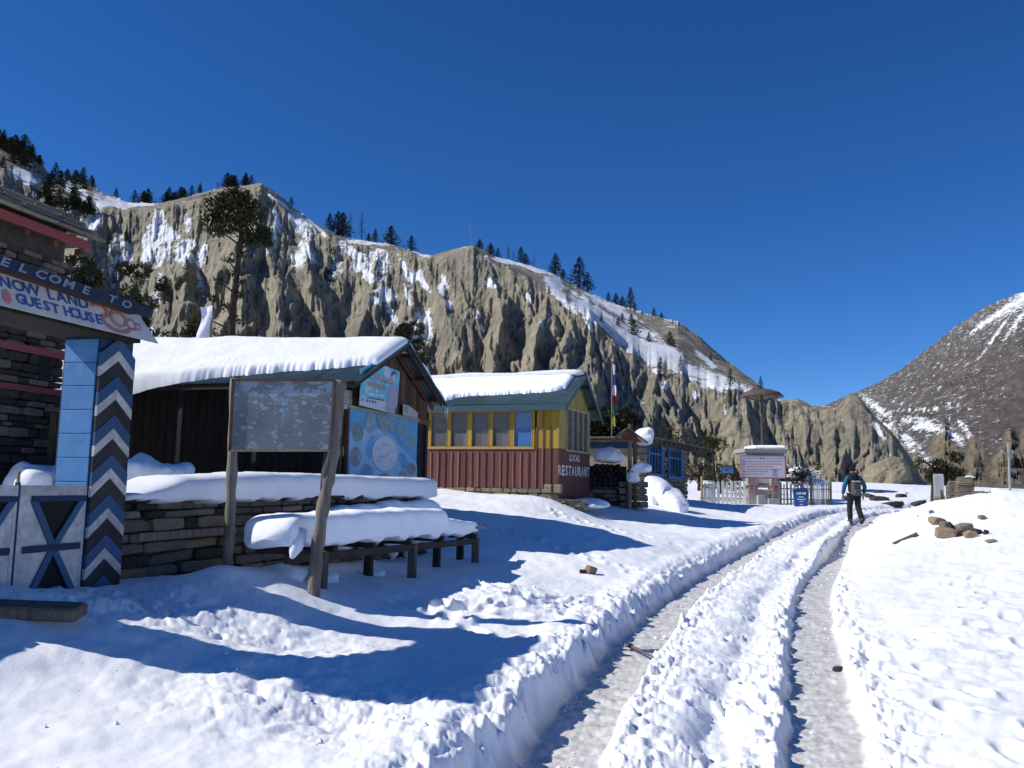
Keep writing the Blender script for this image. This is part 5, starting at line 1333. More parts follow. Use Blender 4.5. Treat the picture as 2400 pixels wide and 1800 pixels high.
def wtext(s, u0, v0, u1, v1, hgt, m_='letter_white'):
    a = K2.y0(u0, v0, -.021); b = K2.y0(u1, v1, -.021); cx, cz_ = (a[0] + b[0]) / 2, (a[1] + b[1]) / 2
    n = len(s); wl = (b[0] - a[0]) / n
    for i, ch in enumerate(s):
        x = a[0] + wl * (i + .5); z = cz_
        o = text('letter', ch, hgt * 1.38, m_, rest, Matrix(((1, 0, 0, x), (0, 0, -1, -.0235), (0, 1, 0, z), (0, 0, 0, 1))), ext=.0015, off=.009, sx=1)
        wd_ = max(v.co.x for v in o.data.vertices) - min(v.co.x for v in o.data.vertices); sc = wl * .80 / wd_ if ch != 'I' else 1
        o.matrix_local = Matrix(((sc, 0, 0, x), (0, 0, -1, -.0235), (0, 1, 0, z), (0, 0, 0, 1)))
zl = K2.y0(1355, 1072); wtext('LOCAL', 1334, 1071, 1359, 1078, .17)
wtext('RESTAURANT', 1307.5, 1098, 1382, 1112, .26)
# roof
corrugated(rest, 'roof_sheet', 'teal_roof', -.30, RL + .25, (XE2, ze2), (XR2, zr2), pitch=.08, amp=.013)
corrugated(rest, 'roof_sheet', 'teal_roof', -.30, RL + .25, (XF2, zf2), (XR2 + .005, zr2), pitch=.08, amp=.013)
MB().bevbox(XE2 - .02, XE2 + .01, -.30, RL + .25, ze2 - .17, ze2 - .012, .003).build('fascia', 'teal_trim', rest)
MB().tube([(XR2, -.31, zr2 + .012), (XR2, RL + .25, zr2 + .012)], .05, 8).build('ridge_cap', 'teal_trim', rest)
for (xa, za_) in ((XE2, ze2), (XF2, zf2)):
    bar(MB(), xa, za_ - .055, XR2, zr2 - .055, .11, -.325, -.295).build('barge_board', 'teal_trim', rest)
    for f in (.3, .75): MB().box(xa + (XR2 - xa) * f - .03, xa + (XR2 - xa) * f + .03, -.29, RL + .2, za_ + (zr2 - za_) * f - .09, za_ + (zr2 - za_) * f - .025).build('purlin', 'dim_wood', rest)
MB().box(XE2 + .02, -.06, -.28, RL, ze2 - .15, ze2 - .13).build('soffit', 'dim_wood', rest)
# footing stones
ft = empty('x', (0, 0, 0)); bpy.data.objects.remove(ft)
MB().box(.06, RW, .06, RL, -.45, -.1).build('footing_core', 'mud', rest)
lay_stones(rest, RL - .2, -.40, -.02, -.03, 'y', .11, .16, .16, .42, ('stone_light', 'stone_light', 'stone_tan', 'stone'), .2, 31, start=-.02)
lay_stones(rest, RW, -.42, -.25, -.06, 'x', .11, .16, .16, .42, ('stone_light', 'stone'), .2, 32, start=-.02)
for x in (.0, .26): link('stone', STONES['stone_light'][2], rest, (-.12, x - .05, -.02)).scale = (.18, .2, .22)
# its snow
lo2 = lambda y: float(np.interp(y, [-.3, .1, .3, 1, 2, 2.9, 3.3, 3.6, 5], [.55, .42, .36, .34, .30, .26, .12, .05, .03]))
roof_snow('roof_snow', K2, XE2, ze2, XR2, zr2, -.02, RL + .24, lambda y, s: .13 if s < .82 else .085, lambda y: lo2(y), 'even snow slab on the front slope of the yellow and red restaurant roof', 13, ridge_over=-.20)
o = loaf('ridge_snow', [K2.w(XR2 - .07, -.28, zr2 - .01), K2.w(XR2 - .07, RL + .2, zr2 - .01)], .17, .17, lambda t: .11 + .02 * math.sin(t * 12), droop=.05, seed=15, rough=.012); tag(o, 'narrow roll of snow along the ridge of the yellow and red restaurant', 'snow')

# ================================================================ BLUE-WINDOW STONE HOUSE
p = P(1500, 1145, 29.0)
K3 = Frame((p.x, p.y, p.z - .3), 25)
bh_ = empty('stone_house', K3.o, K3.rz, 'low stone house with bright blue window frames and a flat plank roof, under the cliffs', 'house')
ht = K3.zof(0, 0, 1030); K3L = K3.y0(1612, 1100)[0]
MB().box(.03, K3L, .12, 4, -.6, ht).build('wall_core', 'plaster', bh_)
MB().box(.0, .12, .12, 4, -.6, ht).build('wall_core', 'plaster', bh_)
wins = [(1519, 1548, 1044, 1106), (1566, 1594, 1056, 1113)]
wr_ = []
for a, b, c, d in wins:
    x0, z1 = K3.y0(a, c); x1, _ = K3.y0(b, c); _, z0 = K3.y0((a + b) / 2, d - 2); wr_.append((x0, x1, z0, z1))
inw = lambda x, z: any(a - .12 < x < b + .12 and c - .1 < z < d + .1 for a, b, c, d in wr_)
lay_stones(bh_, K3L, -.1, ht - .05, 0, 'x', .12, .22, .25, .6, ('plaster', 'plaster', 'stone', 'stone_light'), .14, 41, skip=inw, most=230, jut=.012)
for x0, x1, z0, z1 in wr_:
    wn = MB().box(x0, x1, .02, .03, z0, z1).build('window', 'dark_inside', bh_)
    for a, b, c, d in ((x0 - .10, x0, z0 - .09, z1 + .09), (x1, x1 + .10, z0 - .09, z1 + .09), (x0 - .2, x1 + .2, z0 - .2, z0 - .09), (x0 - .2, x1 + .2, z1 + .09, z1 + .24)): MB().bevbox(a, b, -.07, .03, c, d, .01).build('frame', 'blue_frame', wn)
    for k in range(1, 4):
        x = x0 + (x1 - x0) * k / 4; MB().bevbox(x - .022, x + .022, -.03, .019, z0, z1, .004).build('glazing_bar', 'blue_frame', wn)
    zz = z0 + (z1 - z0) * .70; MB().bevbox(x0, x1, -.028, .018, zz - .03, zz + .03, .004).build('glazing_bar', 'blue_frame', wn)
MB().bevbox(-.08, .0, .05, 3.6, ht - .30, ht - .12, .01).build('blue_beam', 'navy_paint', bh_)
x = -.4
while x < K3L + .7:
    MB().bevbox(x, x + .30, -.55, 4.2, ht + .03, ht + .09, .01).build('roof_plank', 'old_wood', bh_); x += .31
for i in range(12):
    x = i * (K3L + .2) / 11; MB().bevbox(x, x + .1, -.42, .02, ht - .11, ht + .029, .01).build('rafter_end', 'old_wood', bh_)
w = K3.w(.9, 1.5, ht + .4); MB().tube([(1.2, .7, ht + .05), (1.2, .7, ht + .62)], .10, 10).build('chimney_pipe', 'rust_metal', bh_)
w = K3.w(1.55, .2, ht + .15)
crow = MB(); crow.tube([w + Vector((-.14, 0, -.03)), w + Vector((-.04, 0, .04)), w + Vector((.08, 0, .10)), w + Vector((.17, 0, .17)), w + Vector((.26, 0, .18))], [.02, .075, .08, .045, .005], 8)
o = crow.build('crow', 'ink', None, True); tag(o, 'black crow perched on the edge of the stone house roof by the rusty pipe', 'bird')

# ================================================================ gabled little notice shelter on stone plinth, woodpile
D = 24.5
c = P(1478, 1150, D); z0 = gz(c.x, c.y)
ks_ = empty('wayside_shelter', (c.x, c.y, z0), 0, 'tiny gabled wooden roof on two thin posts, above rough stone blocks', 'shelter')
k_ = lambda u, v, dy=0: P(u, v, D + dy) - Vector((c.x, c.y, z0))
a, r_, b = k_(1436, 1033), k_(1469, 1006), k_(1514, 1040)
for A_, B__ in ((a, r_), (b, r_)): bar(MB(), A_.x, A_.z, B__.x, B__.z + .01, .045, -.35, .5).build('roof_board', 'old_wood', ks_)
MB().prism([(a.x + .12, a.z + .01), (r_.x, r_.z - .05), (b.x - .14, b.z + .03)], -.26, -.22).build('gable_board', 'brown_wood', ks_)
for u, m_ in ((1474, 'grey_wood'), (1486, 'brown_wood')):
    t0 = k_(u, 1030); MB().bevbox(t0.x - .05, t0.x + .05, -.25, -.15, .0, t0.z, .01).build('post', m_, ks_)
MB().tube([k_(1471, 1100, -.2), k_(1468, 1176, -.25)], .025, 6).build('pole', 'stone_dark', ks_)
random.seed(5)
for i in range(16):
    x = k_(1462 + (i % 4) * 15, 1100).x; zz = .02 + (i // 4) * .19
    s_ = link('stone_block', STONES['stone_light' if i % 3 else 'stone'][i % 7], ks_, (x, .1 + random.uniform(-.05, .05), zz + .1)); s_.scale = (.26, .45, .17); s_.rotation_euler.z = random.uniform(-.2, .2)
def lump(name, u, v, Y, sx_, sy_, sz_, lab, seed, ang=0.0, m_='snow'):
    bm = bmesh.new(); bmesh.ops.create_icosphere(bm, subdivisions=4, radius=1); me = bpy.data.meshes.new(name)
    for vv in bm.verts:
        q = vv.co.copy(); vv.co = q * (1 + .16 * float(n2(q.x * 1.3 + seed * 3.1, q.y * 1.3 + q.z * 1.1)) + .05 * float(n2(q.x * 4 + seed, q.y * 4 + q.z * 4)))
        if q.z < 0: vv.co.z *= .35
    bm.to_mesh(me); bm.free(); me.materials.append(M[m_]); me.shade_smooth()
    o = link(name, me, None, P(u, v, Y)); o.scale = (sx_, sy_, sz_); o.rotation_euler = (0, ang, seed * .7)
    return tag(o, lab, 'snow')
lump('snow_mound', 1505, 1030, 24.4, .22, .35, .40, 'thick curl of snow on the right slope of the tiny gabled shelter', 1, rad(35))
lump('snow_mound', 1503, 1102, 24.2, .24, .3, .22, 'round cap of snow on the stone blocks below the tiny gabled shelter', 2)
lump('snow_mound', 1484, 1124, 24.2, .16, .2, .26, 'narrow slump of snow between the posts of the tiny gabled shelter', 3)
lump('snow_mound', 1428, 1076, 25.0, .48, .40, .34, 'big domed cap of snow on the black firewood pile', 4)
tag(loaf('snow_drift', [P(1520, 1128, 27.8), P(1545, 1140, 27.5), P(1572, 1158, 27.2), P(1606, 1184, 26.6)], lambda t: .5 - .15 * t, lambda t: .5 - .15 * t, lambda t: .40 - .32 * t, droop=1.0, seed=5, rough=.05, sq=.9, caps=.8), 'tall drift of snow sliding off below the blue windows of the stone house', 'snow')
lump('snow_drift', 1372, 1186, 22.8, .75, .6, .20, 'low mound of snow against the shaded end of the restaurant', 7)
c = P(1425, 1150, 24.8); z0 = gz(c.x, c.y)
lw = empty('rubble_wall', (c.x - .65, c.y - .2, z0), 0, 'low dark rubble wall in the shade beside the restaurant, carrying the firewood', 'wall')
MB().box(0, 1.25, .1, .6, -.2, .52).build('wall_core', 'mud', lw); lay_stones(lw, 1.25, 0, .52, 0, 'x', .09, .14, .15, .35, ('stone_dark', 'stone'), .15, 51)
MB().box(.02, 1.2, .35, .6, .52, 1.1).build('backing', 'dark_wood', lw)
fw = empty('firewood_pile', (c.x - .62, c.y - .1, z0 + .53), 0, 'heap of blackened firewood logs under a domed cap of snow beside the restaurant', 'firewood')
random.seed(9)
for r_i, nn_ in enumerate((8, 8, 7, 6, 5)):
    for i in range(nn_):
        x = .07 + (8 - nn_) * .075 + i * .15 + random.uniform(-.01, .01); z = .07 + r_i * .125
        MB().tube([(x, random.uniform(-.15, 0), z), (x + random.uniform(-.02, .02), .5, z)], random.uniform(.055, .075), 8, jit=.08).build('log', 'dark_wood', fw)
c = P(1341, 1195, 21.2); z0 = gz(c.x, c.y)
o_ = empty('stone_heap', (c.x - .45, c.y, z0 - .05), rad(-8), 'short low remnant of stone wall poking out of the snow before the restaurant', 'stones')
lay_stones(o_, .85, 0, .24, 0, 'x', .06, .09, .14, .3, ('stone_light', 'stone_tan', 'stone'), .3, 61)
c = P(1385, 1335, 12.5); o = link('rock', STONES['stone_tan'][3], None, (c.x, c.y, gz(c.x, c.y) + .05)); o.scale = (.15, .12, .11); o.rotation_euler = (.2, .3, .5); tag(o, 'single small brown rock lying on the snow left of the wheel ruts', 'rock')
o = link('rock', STONES['stone_dark'][2], None, (c.x - .12, c.y - .03, gz(c.x - .12, c.y) + .02)); o.scale = (.09, .08, .05); tag(o, 'tiny dark stone touching the left of the small brown rock', 'rock')
def _rock(seed, m_):
    r = random.Random(seed); bm = bmesh.new(); bmesh.ops.create_icosphere(bm, subdivisions=2, radius=.5)
    for vv in bm.verts:
        q = vv.co.copy(); s_ = 1 + .35 * float(n2(q.x * 2.4 + seed, q.y * 2.4 + q.z * 2)); vv.co = Vector([max(-.5, min(.5, c * 1.45 * s_)) for c in q]) * r.uniform(.97, 1.03)
    me = bpy.data.meshes.new('rock'); bm.to_mesh(me); bm.free(); me.materials.append(M[m_]); return me
ROCKS = {m_: [_rock(i * 3.3 + k, m_) for i in range(7)] for k, m_ in enumerate(('stone', 'stone_light', 'stone_tan', 'stone_dark'))}
# ================================================================ FLAGS
def flagpole(name, u, v0, v1, Y, colors, wd, lab, polem='grey_wood'):
    b = P(u, v0, Y); t = P(u, v1, Y); r = empty(name, (b.x, b.y, b.z), 0, lab, 'prayer flag'); h = t.z - b.z
    MB().tube([(0, 0, -.5), (0, 0, h)], .025, 8).build('pole', polem, r)
    n = len(colors)
    for i, cm in enumerate(colors):
        z1 = h * (.98 - i * .9 / n); z0 = h * (.98 - (i + 1) * .9 / n) + .01; V = []
        ns, nc = 14, 6
        V = np.zeros((ns + 1, nc, 3))
        for a in range(ns + 1):
            for c in range(nc):
                z = z0 + (z1 - z0) * a / ns; x = c / (nc - 1)
                V[a, c] = (.02 + wd * x * (1 + .15 * math.sin(z * 5)), .05 * math.sin(x * 5 + z * 4), z - x * .04)
        me, _ = grid_mesh('flag', V, nc, ns + 1, cm, True); link('flag', me, r)
    return r
for n_, c_ in (('f_blue', (.05, .07, .30)), ('f_white', (.60, .60, .66)), ('f_red', (.42, .03, .02)), ('f_green', (.03, .17, .08)), ('f_yellow', (.42, .38, .04))): mat(n_, c_, .9, .1, noise=(6, 1), alt=tuple(min(1, x * 1.3) for x in c_))
flagpole('prayer_flag', 1434, 1012, 850, 31, [MATS['f_white'], MATS['f_blue'], MATS['f_white'], MATS['f_red'], MATS['f_green'], MATS['f_yellow']], .11, 'tall narrow prayer flag striped blue, white, red, green and yellow, rising behind the restaurant')
r = flagpole('white_flag', 492, 815, 715, 24, [MATS['f_white']], -.38, 'pale lilac flag on a thin pole above the shelter roof')

# ================================================================ FENCES, GATE BOARD, BIN
FY = 38.0
def picket_fence(u0, u1, picks, lab, vt, vb, m1):
    c = P(u0, 1178, FY); z0 = gz(c.x, c.y) - .02; r = empty('picket_fence', (c.x, c.y, z0), 0, lab, 'fence')
    for (u, w_, vt_) in picks:
        p = P(u, vt_, FY); x = p.x - c.x; h = p.z - z0; hw = w_ * FY / 4000
        lean = random.uniform(-.02, .02)
        mb = MB().prism([(x - hw, -.1), (x + hw, -.1), (x + hw + lean, h - .07), (x + lean, h), (x - hw + lean, h - .07)], -.012, .012); mb.build('picket', random.choice(m1), r)
    x1 = P(u1, 1178, FY).x - c.x
    for z in (.22, .68): MB().bevbox(-.05, x1 + .05, .013, .05, z, z + .06, .005).build('rail', 'frame_pale', r)
    return r
random.seed(21)
MATS['picket_white'] = M['picket_white'] = mat('picket_white', (.80, .79, .73), .8, .2, noise=(3, 1), alt=(.62, .60, .54))
MATS['picket_old'] = M['picket_old'] = mat('picket_old', (.30, .28, .23), .9, .2, noise=(3, 1), alt=(.2, .18, .15))
pk = [(1644 + i * 2.6, 1.9, 1131 + random.uniform(-1, 1)) for i in range(11)] + [(1674 + i * 10.0, 6.4, 1128 + random.uniform(-3, 3)) for i in range(8)]
picket_fence(1643, 1752, pk, 'sunlit white picket fence left of the gate with the pink-lined board', 0, 0, ['picket_white'])
pk = [(1829 + i * 8.0, 4.0, 1131 + random.uniform(-5, 3)) for i in range(9)] + [(1902 + i * 3.9, 2.4, 1132 + random.uniform(-5, 3)) for i in range(12)]
picket_fence(1827, 1948, pk, 'greyer picket fence right of the gate with the pink-lined board, behind the blue bin', 0, 0, ['picket_old', 'picket_white', 'picket_old'])
for u, lab in ((1644, 'thin round fence post at the left end of the sunlit white fence'), (1899, 'taller grey post in the middle of the right-hand picket fence'), (1946, 'dark end post of the right-hand picket fence')):
    t = P(u, 1116 if u < 1900 else 1120, FY - .06); z0 = gz(t.x, t.y); o = MB().tube([(t.x, t.y, z0 - .1), (t.x + .01, t.y, t.z)], .045, 7, jit=.05).build('fence_post', 'frame_tan' if u < 1700 else 'old_wood', None, True); tag(o, lab, 'post')
c = P(1788, 1180, FY); z0 = gz(c.x, c.y)
g2 = empty('concrete_gate', (c.x, c.y, z0), 0, 'pale concrete gate structure with a snow-topped slab roof between the two picket fences', 'gate')
k_ = lambda u, v, dy=0.0: P(u, v, FY + dy) - Vector((c.x, c.y, z0))
def slab(name, u0, v0, u1, v1, ya, yb, m_, bev=.02, par=g2):
    a, b = k_(u0, v1), k_(u1, v0); return MB().bevbox(a.x, b.x, ya, yb, a.z, b.z, bev).build(name, m_, par)
slab('roof_slab', 1740, 1053, 1839, 1061, -.35, 1.6, 'concrete'); slab('roof_slab', 1745, 1061.3, 1835, 1067, -.2, 1.4, 'concrete'); slab('back_wall', 1748, 1067.3, 1832, 1120, .5, .8, 'concrete')
slab('pillar', 1752, 1118, 1775, 1185, -.1, .35, 'concrete'); slab('pillar', 1806, 1118, 1826, 1185, -.1, .35, 'concrete')
slab('pillar_band', 1748, 1138, 1777, 1141, -.14, .36, 'red_band', .01); slab('pillar_band', 1804, 1139, 1829, 1142, -.14, .36, 'red_band', .01)
slab('door_panel', 1777, 1118, 1804, 1143, .1, .16, 'pink_board', .005); slab('door_stripe', 1779, 1133, 1804, 1137, .085, .099, 'frame_tan', .003)
slab('low_wall', 1774, 1147, 1806, 1160, -.1, .2, 'concrete'); slab('step', 1772, 1160.5, 1800, 1184, -.3, .1, 'concrete'); slab('step', 1793, 1168, 1820, 1184, -.5, -.31, 'concrete')
o = loaf('roof_snow', [P(1748, 1053, FY + .5), P(1838, 1053, FY + .5)], .75, .75, .17, droop=.02, seed=33, rough=.02, sq=.5); tag(o, 'thin flat layer of snow on the concrete gate slab', 'snow')
pb = empty('lettered_board', P(1788, 1100, FY - .45), 0, 'white notice board with rows of pink lettering, in front of the concrete gate', 'sign')
kk = lambda u, v: P(u, v, FY - .45) - pb.location
a, b = kk(1737, 1118), kk(1839, 1070)
MB().box(a.x, b.x, 0, .04, a.z, b.z).build('panel', 'pink_board', pb)
for q in ((a.x - .03, b.x + .03, a.z - .05, a.z), (a.x - .03, b.x + .03, b.z, b.z + .03), (a.x - .03, a.x, a.z, b.z), (b.x, b.x + .06, a.z, b.z)): MB().box(q[0], q[1], -.02, .04, q[2], q[3]).build('frame_rail', 'faded_red', pb)
random.seed(31)
for i, (v, e_) in enumerate(((1081.5, 1834), (1087.5, 1834), (1093.5, 1812), (1100, 1832), (1105, 1800), (1111, 1790))):
    u = 1741 + (8 if i in (2, 3) else 0)
    while u < e_:
        w_ = random.uniform(3, 8); A_ = kk(u, v + 1.1); B__ = kk(min(u + w_, e_), v - 1.1); MB().box(A_.x, B__.x, -.003, -.0005, A_.z, B__.z).build('printed_word', 'letter_red', pb); u += w_ + 1.6
for u in (1783, 1790): A_, B__ = kk(u - 1.4, 1076), kk(u + 1.4, 1073); MB().box(A_.x, B__.x, -.003, -.0005, A_.z, B__.z).build('printed_word', 'ink', pb)
for q in ((1811, 1822, 1101, 1102), (1811, 1822, 1114, 1115), (1811, 1812, 1101, 1115), (1821, 1822, 1101, 1115), (1814, 1819, 1104, 1106), (1815, 1818, 1107, 1111)): A_, B__ = kk(q[0], q[3]), kk(q[1], q[2]); MB().box(A_.x, B__.x, -.0045, -.003, A_.z, B__.z).build('printed_frame', 'pale_letter', pb)
for u in (1757, 1768, 1812, 1826): A_ = kk(u, 1119); MB().box(A_.x - .03, A_.x + .03, .0, .05, z0 - pb.location.z + .3, A_.z - .03).build('leg', 'faded_red', pb)
# blue bin
bY = 36.5; c = P(1877, 1183, bY); z0 = gz(c.x, c.y)
bn = empty('blue_bin', (c.x, c.y, z0), rad(-14), 'open-topped bright blue litter bin with white lettering beside the grey picket fence', 'bin')
hw = .30; hh = P(1877, 1152, bY).z - z0
MB().prism([(-hw * .86, 0), (hw * .86, 0), (hw, hh), (-hw, hh)], -.26, .26).build('body', 'bin_blue', bn)
MB().bevbox(-hw - .03, hw + .03, -.29, .29, hh + .001, hh + .05, .01).build('rim', 'bin_blue', bn)
MB().prism([(-hw, hh + .05), (hw, hh + .05), (hw * .8, hh + .17), (-hw * .75, hh + .13)], -.2, .25).build('lid', 'bin_blue', bn)
text('lettering', 'USE ME', .12, 'letter_white', bn, Matrix(((1, 0, 0, 0), (0, 0, -1, -.295), (0, 1, 0, hh + .02), (0, 0, 0, 1))), off=.004).location.z = hh - .08
for i, (z, w_) in enumerate(((hh * .62, .10), (hh * .46, .17), (hh * .32, .08), (hh * .12, .06))): MB().box(-w_, w_, -.264, -.261, z, z + .03).build('printed_word', 'letter_white', bn)
# small blue board on two legs
c = P(1704, 1102, 41); o = empty('small_board', c, 0, 'small dark board with a blue panel on posts behind the white picket fence', 'sign')
MB().box(-.30, .30, 0, .05, -.16, .16).build('panel', 'curtain_blue', o)
for q in ((-.34, .34, .165, .21), (-.34, .34, -.21, -.165)): MB().box(q[0], q[1], -.02, .05, q[2], q[3]).build('frame_rail', 'dim_wood', o)
for x in (-.3, .3): MB().box(x - .03, x + .03, .055, .09, -1.0, .21).build('leg', 'dim_wood', o)
# rusty umbrella shelter high on a pole
uY = 46.0; c = P(1787, 1045, uY); t = P(1787, 925, uY)
um = empty('rusty_canopy', (c.x, c.y, c.z - 1.5), 0, 'wide shallow rusty metal canopy on a tall pipe pole behind the concrete gate', 'canopy')
hC = t.z - c.z + 1.5; Rr = 1.16
MB().tube([(0, 0, -.5), (0, 0, hC + .0)], .075, 10).build('pole', 'rust_metal', um)
V = np.zeros((6, 25, 3)); 
prof_ = [(0.02, .43), (.45, .36), (.8, .22), (1, .0), (.98, -.05), (.03, .12)]
for i, (r_, z_) in enumerate(prof_):
    for j in range(25):
        a = 2 * PI * j / 24; rr = Rr * r_ * (1 + .015 * (j % 2)); V[i, j] = (rr * math.cos(a), rr * math.sin(a), hC - .1 + z_)
me, _ = grid_mesh('canopy', V, 25, 6, M['rust_metal'], False); link('canopy', me, um)
for j in range(8):
    a = 2 * PI * j / 8; MB().tube([(0, 0, hC - .42), (Rr * .8 * math.cos(a), Rr * .8 * math.sin(a), hC - .12)], .025, 6).build('strut', 'rust_metal', um)
MB().tube([(.1, -.1, hC - .5), (.9, -.1, hC - 1.5)], .02, 6).build('stay', 'grey_metal', um)
for zz in (hC - .95,): MB().tube([(0, 0, zz - .03), (0, 0, zz + .03)], .16, 10).build('collar', 'rust_metal', um)

# ================================================================ right side: plaque, stone pillars, rail, rocks
c = P(2202, 1188, 24); z0 = gz(c.x, c.y)
pl = empty('plaque_pillar', (c.x, c.y, z0), rad(-25), 'slim leaning white plaque pillar covered in fine writing, leftmost of the stone markers', 'pillar')
hT = P(2202, 1111, 24).z - z0
MB().bevbox(-.13, .13, -.08, .08, -.1, hT, .01).build('slab', 'concrete', pl)
MB().prism([(-.125, hT * .38), (.125, hT * .38), (.125, hT - .03), (-.125, hT - .05)], -.086, -.0805).build('plaque', 'sign_white', pl)
for i in range(16): MB().box(-.10, .10 - .02 * (i % 3), -.0875, -.0865, hT * .42 + i * (hT * .53 / 16), hT * .42 + i * (hT * .53 / 16) + .012).build('inscribed_line', 'pale_letter', pl)
lay_stones(pl, .15, 0, hT * .36, -.10, 'x', .06, .09, .12, .24, ('stone_light', 'stone_tan'), .12, 71, start=-.15)
for u, ru, vt, Y, lab in ((2235, 13, 1127, 23.5, 'shorter layered stone pillar beside the white plaque'), (2262, 19, 1118, 22.8, 'taller layered stone pillar capped with a dab of snow')):
    c = P(u, 1180, Y); z0 = gz(c.x, c.y) - .1; hT = P(u, vt, Y).z - z0; r = empty('stone_pillar', (c.x, c.y, z0), rad(-20), lab, 'pillar'); hw = ru * Y / 2000
    n = int(hT / .055)
    for i in range(n):
        f = i / n; ww = hw * (1 if f < .8 else 1 - (f - .8) * 2.2); o = link('stone', STONES[random.choice(('stone_light', 'stone_light', 'stone'))][i % 7], r, (random.uniform(-.01, .01), 0, (i + .5) * hT / n)); o.scale = (2 * ww, 2 * hw, hT / n * .96); o.rotation_euler.z = random.uniform(-.06, .06)
lump('snow_mound', 2272, 1119, 22.8, .10, .14, .05, 'dab of snow on top of the taller layered stone pillar', 11)
c = P(2192, 1150, 24.2); z0 = gz(c.x, c.y); t = P(2193, 1148, 24.2)
o = MB().tube([(t.x - .0, t.y - .3, z0 - .1), (t.x, t.y - .3, t.z)], .03, 6).build('stake', 'old_wood', None, True); tag(o, 'thin wooden stake just left of the white plaque pillar', 'post')
# power pole
b, t = P(2367, 1155, 42), P(2363, 1037, 42)
pw = empty('power_pole', (b.x, b.y, b.z), 0, 'thin grey metal power pole with one short crossbar at the right', 'pole')
MB().tube([(0, 0, -1), (t.x - b.x, 0, t.z - b.z)], [.07, .05], 8).build('pole', 'grey_metal', pw); zz = P(2363, 1062, 42).z - b.z
MB().box(-.35, .28, -.04, .0, zz - .03, zz + .03).build('crossbar', 'grey_metal', pw)
for x in (-.3, 0.22): MB().tube([(x, -.02, zz + .031), (x, -.02, zz + .13)], .03, 6).build('insulator', 'white_paint', pw)
# wooden rail with snowy beam at the right edge
rY = 20.5; a, b = P(2290, 1155, rY + 1.5), P(2440, 1172, rY - 1)
rl_ = empty('log_rail', (a.x, a.y, a.z), 0, 'low rail of weathered logs on short posts behind the right snow mound', 'fence'); d = b - a
MB().tube([(-.1, 0, -.02), tuple(d * .55 + Vector((0, 0, .0))), tuple(d + Vector((0, 0, .0)))], [.07, .08, .08], 9, jit=.05).build('rail', 'old_wood', rl_, True)
MB().tube([(.0, .1, -.20), tuple(d * .55 + Vector((0, .1, -.18))), tuple(d + Vector((0, .1, -.2)))], [.06, .07, .07], 9, jit=.05).build('rail', 'old_wood', rl_, True)
for f in (.1, .45, .72, .95): q = d * f; MB().tube([(q.x, q.y + .05, q.z - .7), (q.x, q.y + .05, q.z + .06)], .06, 8, jit=.06).build('post', 'grey_wood', rl_, True)
o = loaf('beam_snow', [P(2324, 1150, 19.6), P(2350, 1160, 19.4), P(2450, 1168, 19.2)], .12, .12, .11, droop=.05, seed=44, rough=.015); tag(o, 'smooth curved ledge of snow lying over the log rail at the right edge', 'snow')
o = MB().tube([P(2316, 1172, 19.7), P(2325, 1150, 19.6)], .035, 7).build('stake', 'grey_wood', None, True); tag(o, 'short leaning stake at the left tip of the snowy log rail', 'post')
random.seed(17)
pile = [(2197, 1222, 32, 12, 'stone_tan', 'flat pinkish rock at the upper left of the rock pile on the right mound', .1), (2215, 1232, 24, 14, 'stone_light', 'grey-brown upright rock in the middle of the rock pile on the right mound', .6),
        (2217, 1250, 42, 17, 'stone_tan', 'largest orange-brown rock at the front of the rock pile on the right mound', -.3), (2256, 1236, 34, 11, 'stone_tan', 'flat reddish rock at the upper right of the rock pile on the right mound', .25),
        (2226, 1238, 18, 14, 'stone_dark', 'dark angular rock wedged at the centre of the rock pile on the right mound', .9), (2274, 1255, 26, 12, 'stone_tan', 'ochre rock at the lower right of the rock pile on the right mound', -.15),
        (2288, 1247, 22, 8, 'stone_dark', 'dark rock leaning at the right end of the rock pile on the right mound', .5), (2311, 1248, 10, 8, 'stone_dark', 'small lone dark stone just right of the rock pile on the right mound', 0),
        (2248, 1250, 22, 10, 'stone', 'brown filler rock between the largest and the ochre rock on the right mound', .2), (2301, 1212, 15, 6, 'stone_tan', 'small reddish rock higher up on the right snow mound', .1), (2322, 1268, 20, 4, 'stone_tan', 'thin sliver of brown rock showing below the rock pile', 0)]
for i, (u, v, wd, hg, m_, lab, rz_) in enumerate(pile):
    lo, hi = 8.0, 30.0
    for _ in range(30):
        mid = (lo + hi) / 2; q = P(u, v + hg * .4, mid)
        if q.z < gz(q.x, q.y): hi = mid
        else: lo = mid
    q = P(u, v, lo); s = lo / 2000
    o = link('rock', ROCKS[m_][(i * 3) % 7], None, q); o.scale = (wd * s * 1.05, wd * s * .8, hg * s * 1.5); o.rotation_euler = (random.uniform(-.2, .2), random.uniform(-.25, .25), rz_); tag(o, lab, 'rock')
def on_snow(u, v):
    lo, hi = 4.0, 60.0
    for _ in range(34):
        mid = (lo + hi) / 2; q = P(u, v, mid)
        if q.z < gz(q.x, q.y): hi = mid
        else: lo = mid
    return P(u, v, lo)
for (u0, v0, u1, v1, r_, lab) in ((2094, 1276, 2148, 1253, .03, 'short weathered plank lying on the snow below the rock pile'), (2070, 1220, 2152, 1211, .015, 'thin long stick lying flat on the snow beyond the plank'), (2182, 1204, 2216, 1188, .05, 'dark snow-dusted beam end at the left foot of the right mound')):
    a, b = on_snow(u0, v0), on_snow(u1, v1); a.z += r_ * .6; b.z += r_ * .6
    o = MB().tube([a, b], r_, 5, jit=.1).build('plank', 'grey_wood'); tag(o, lab, 'wood')
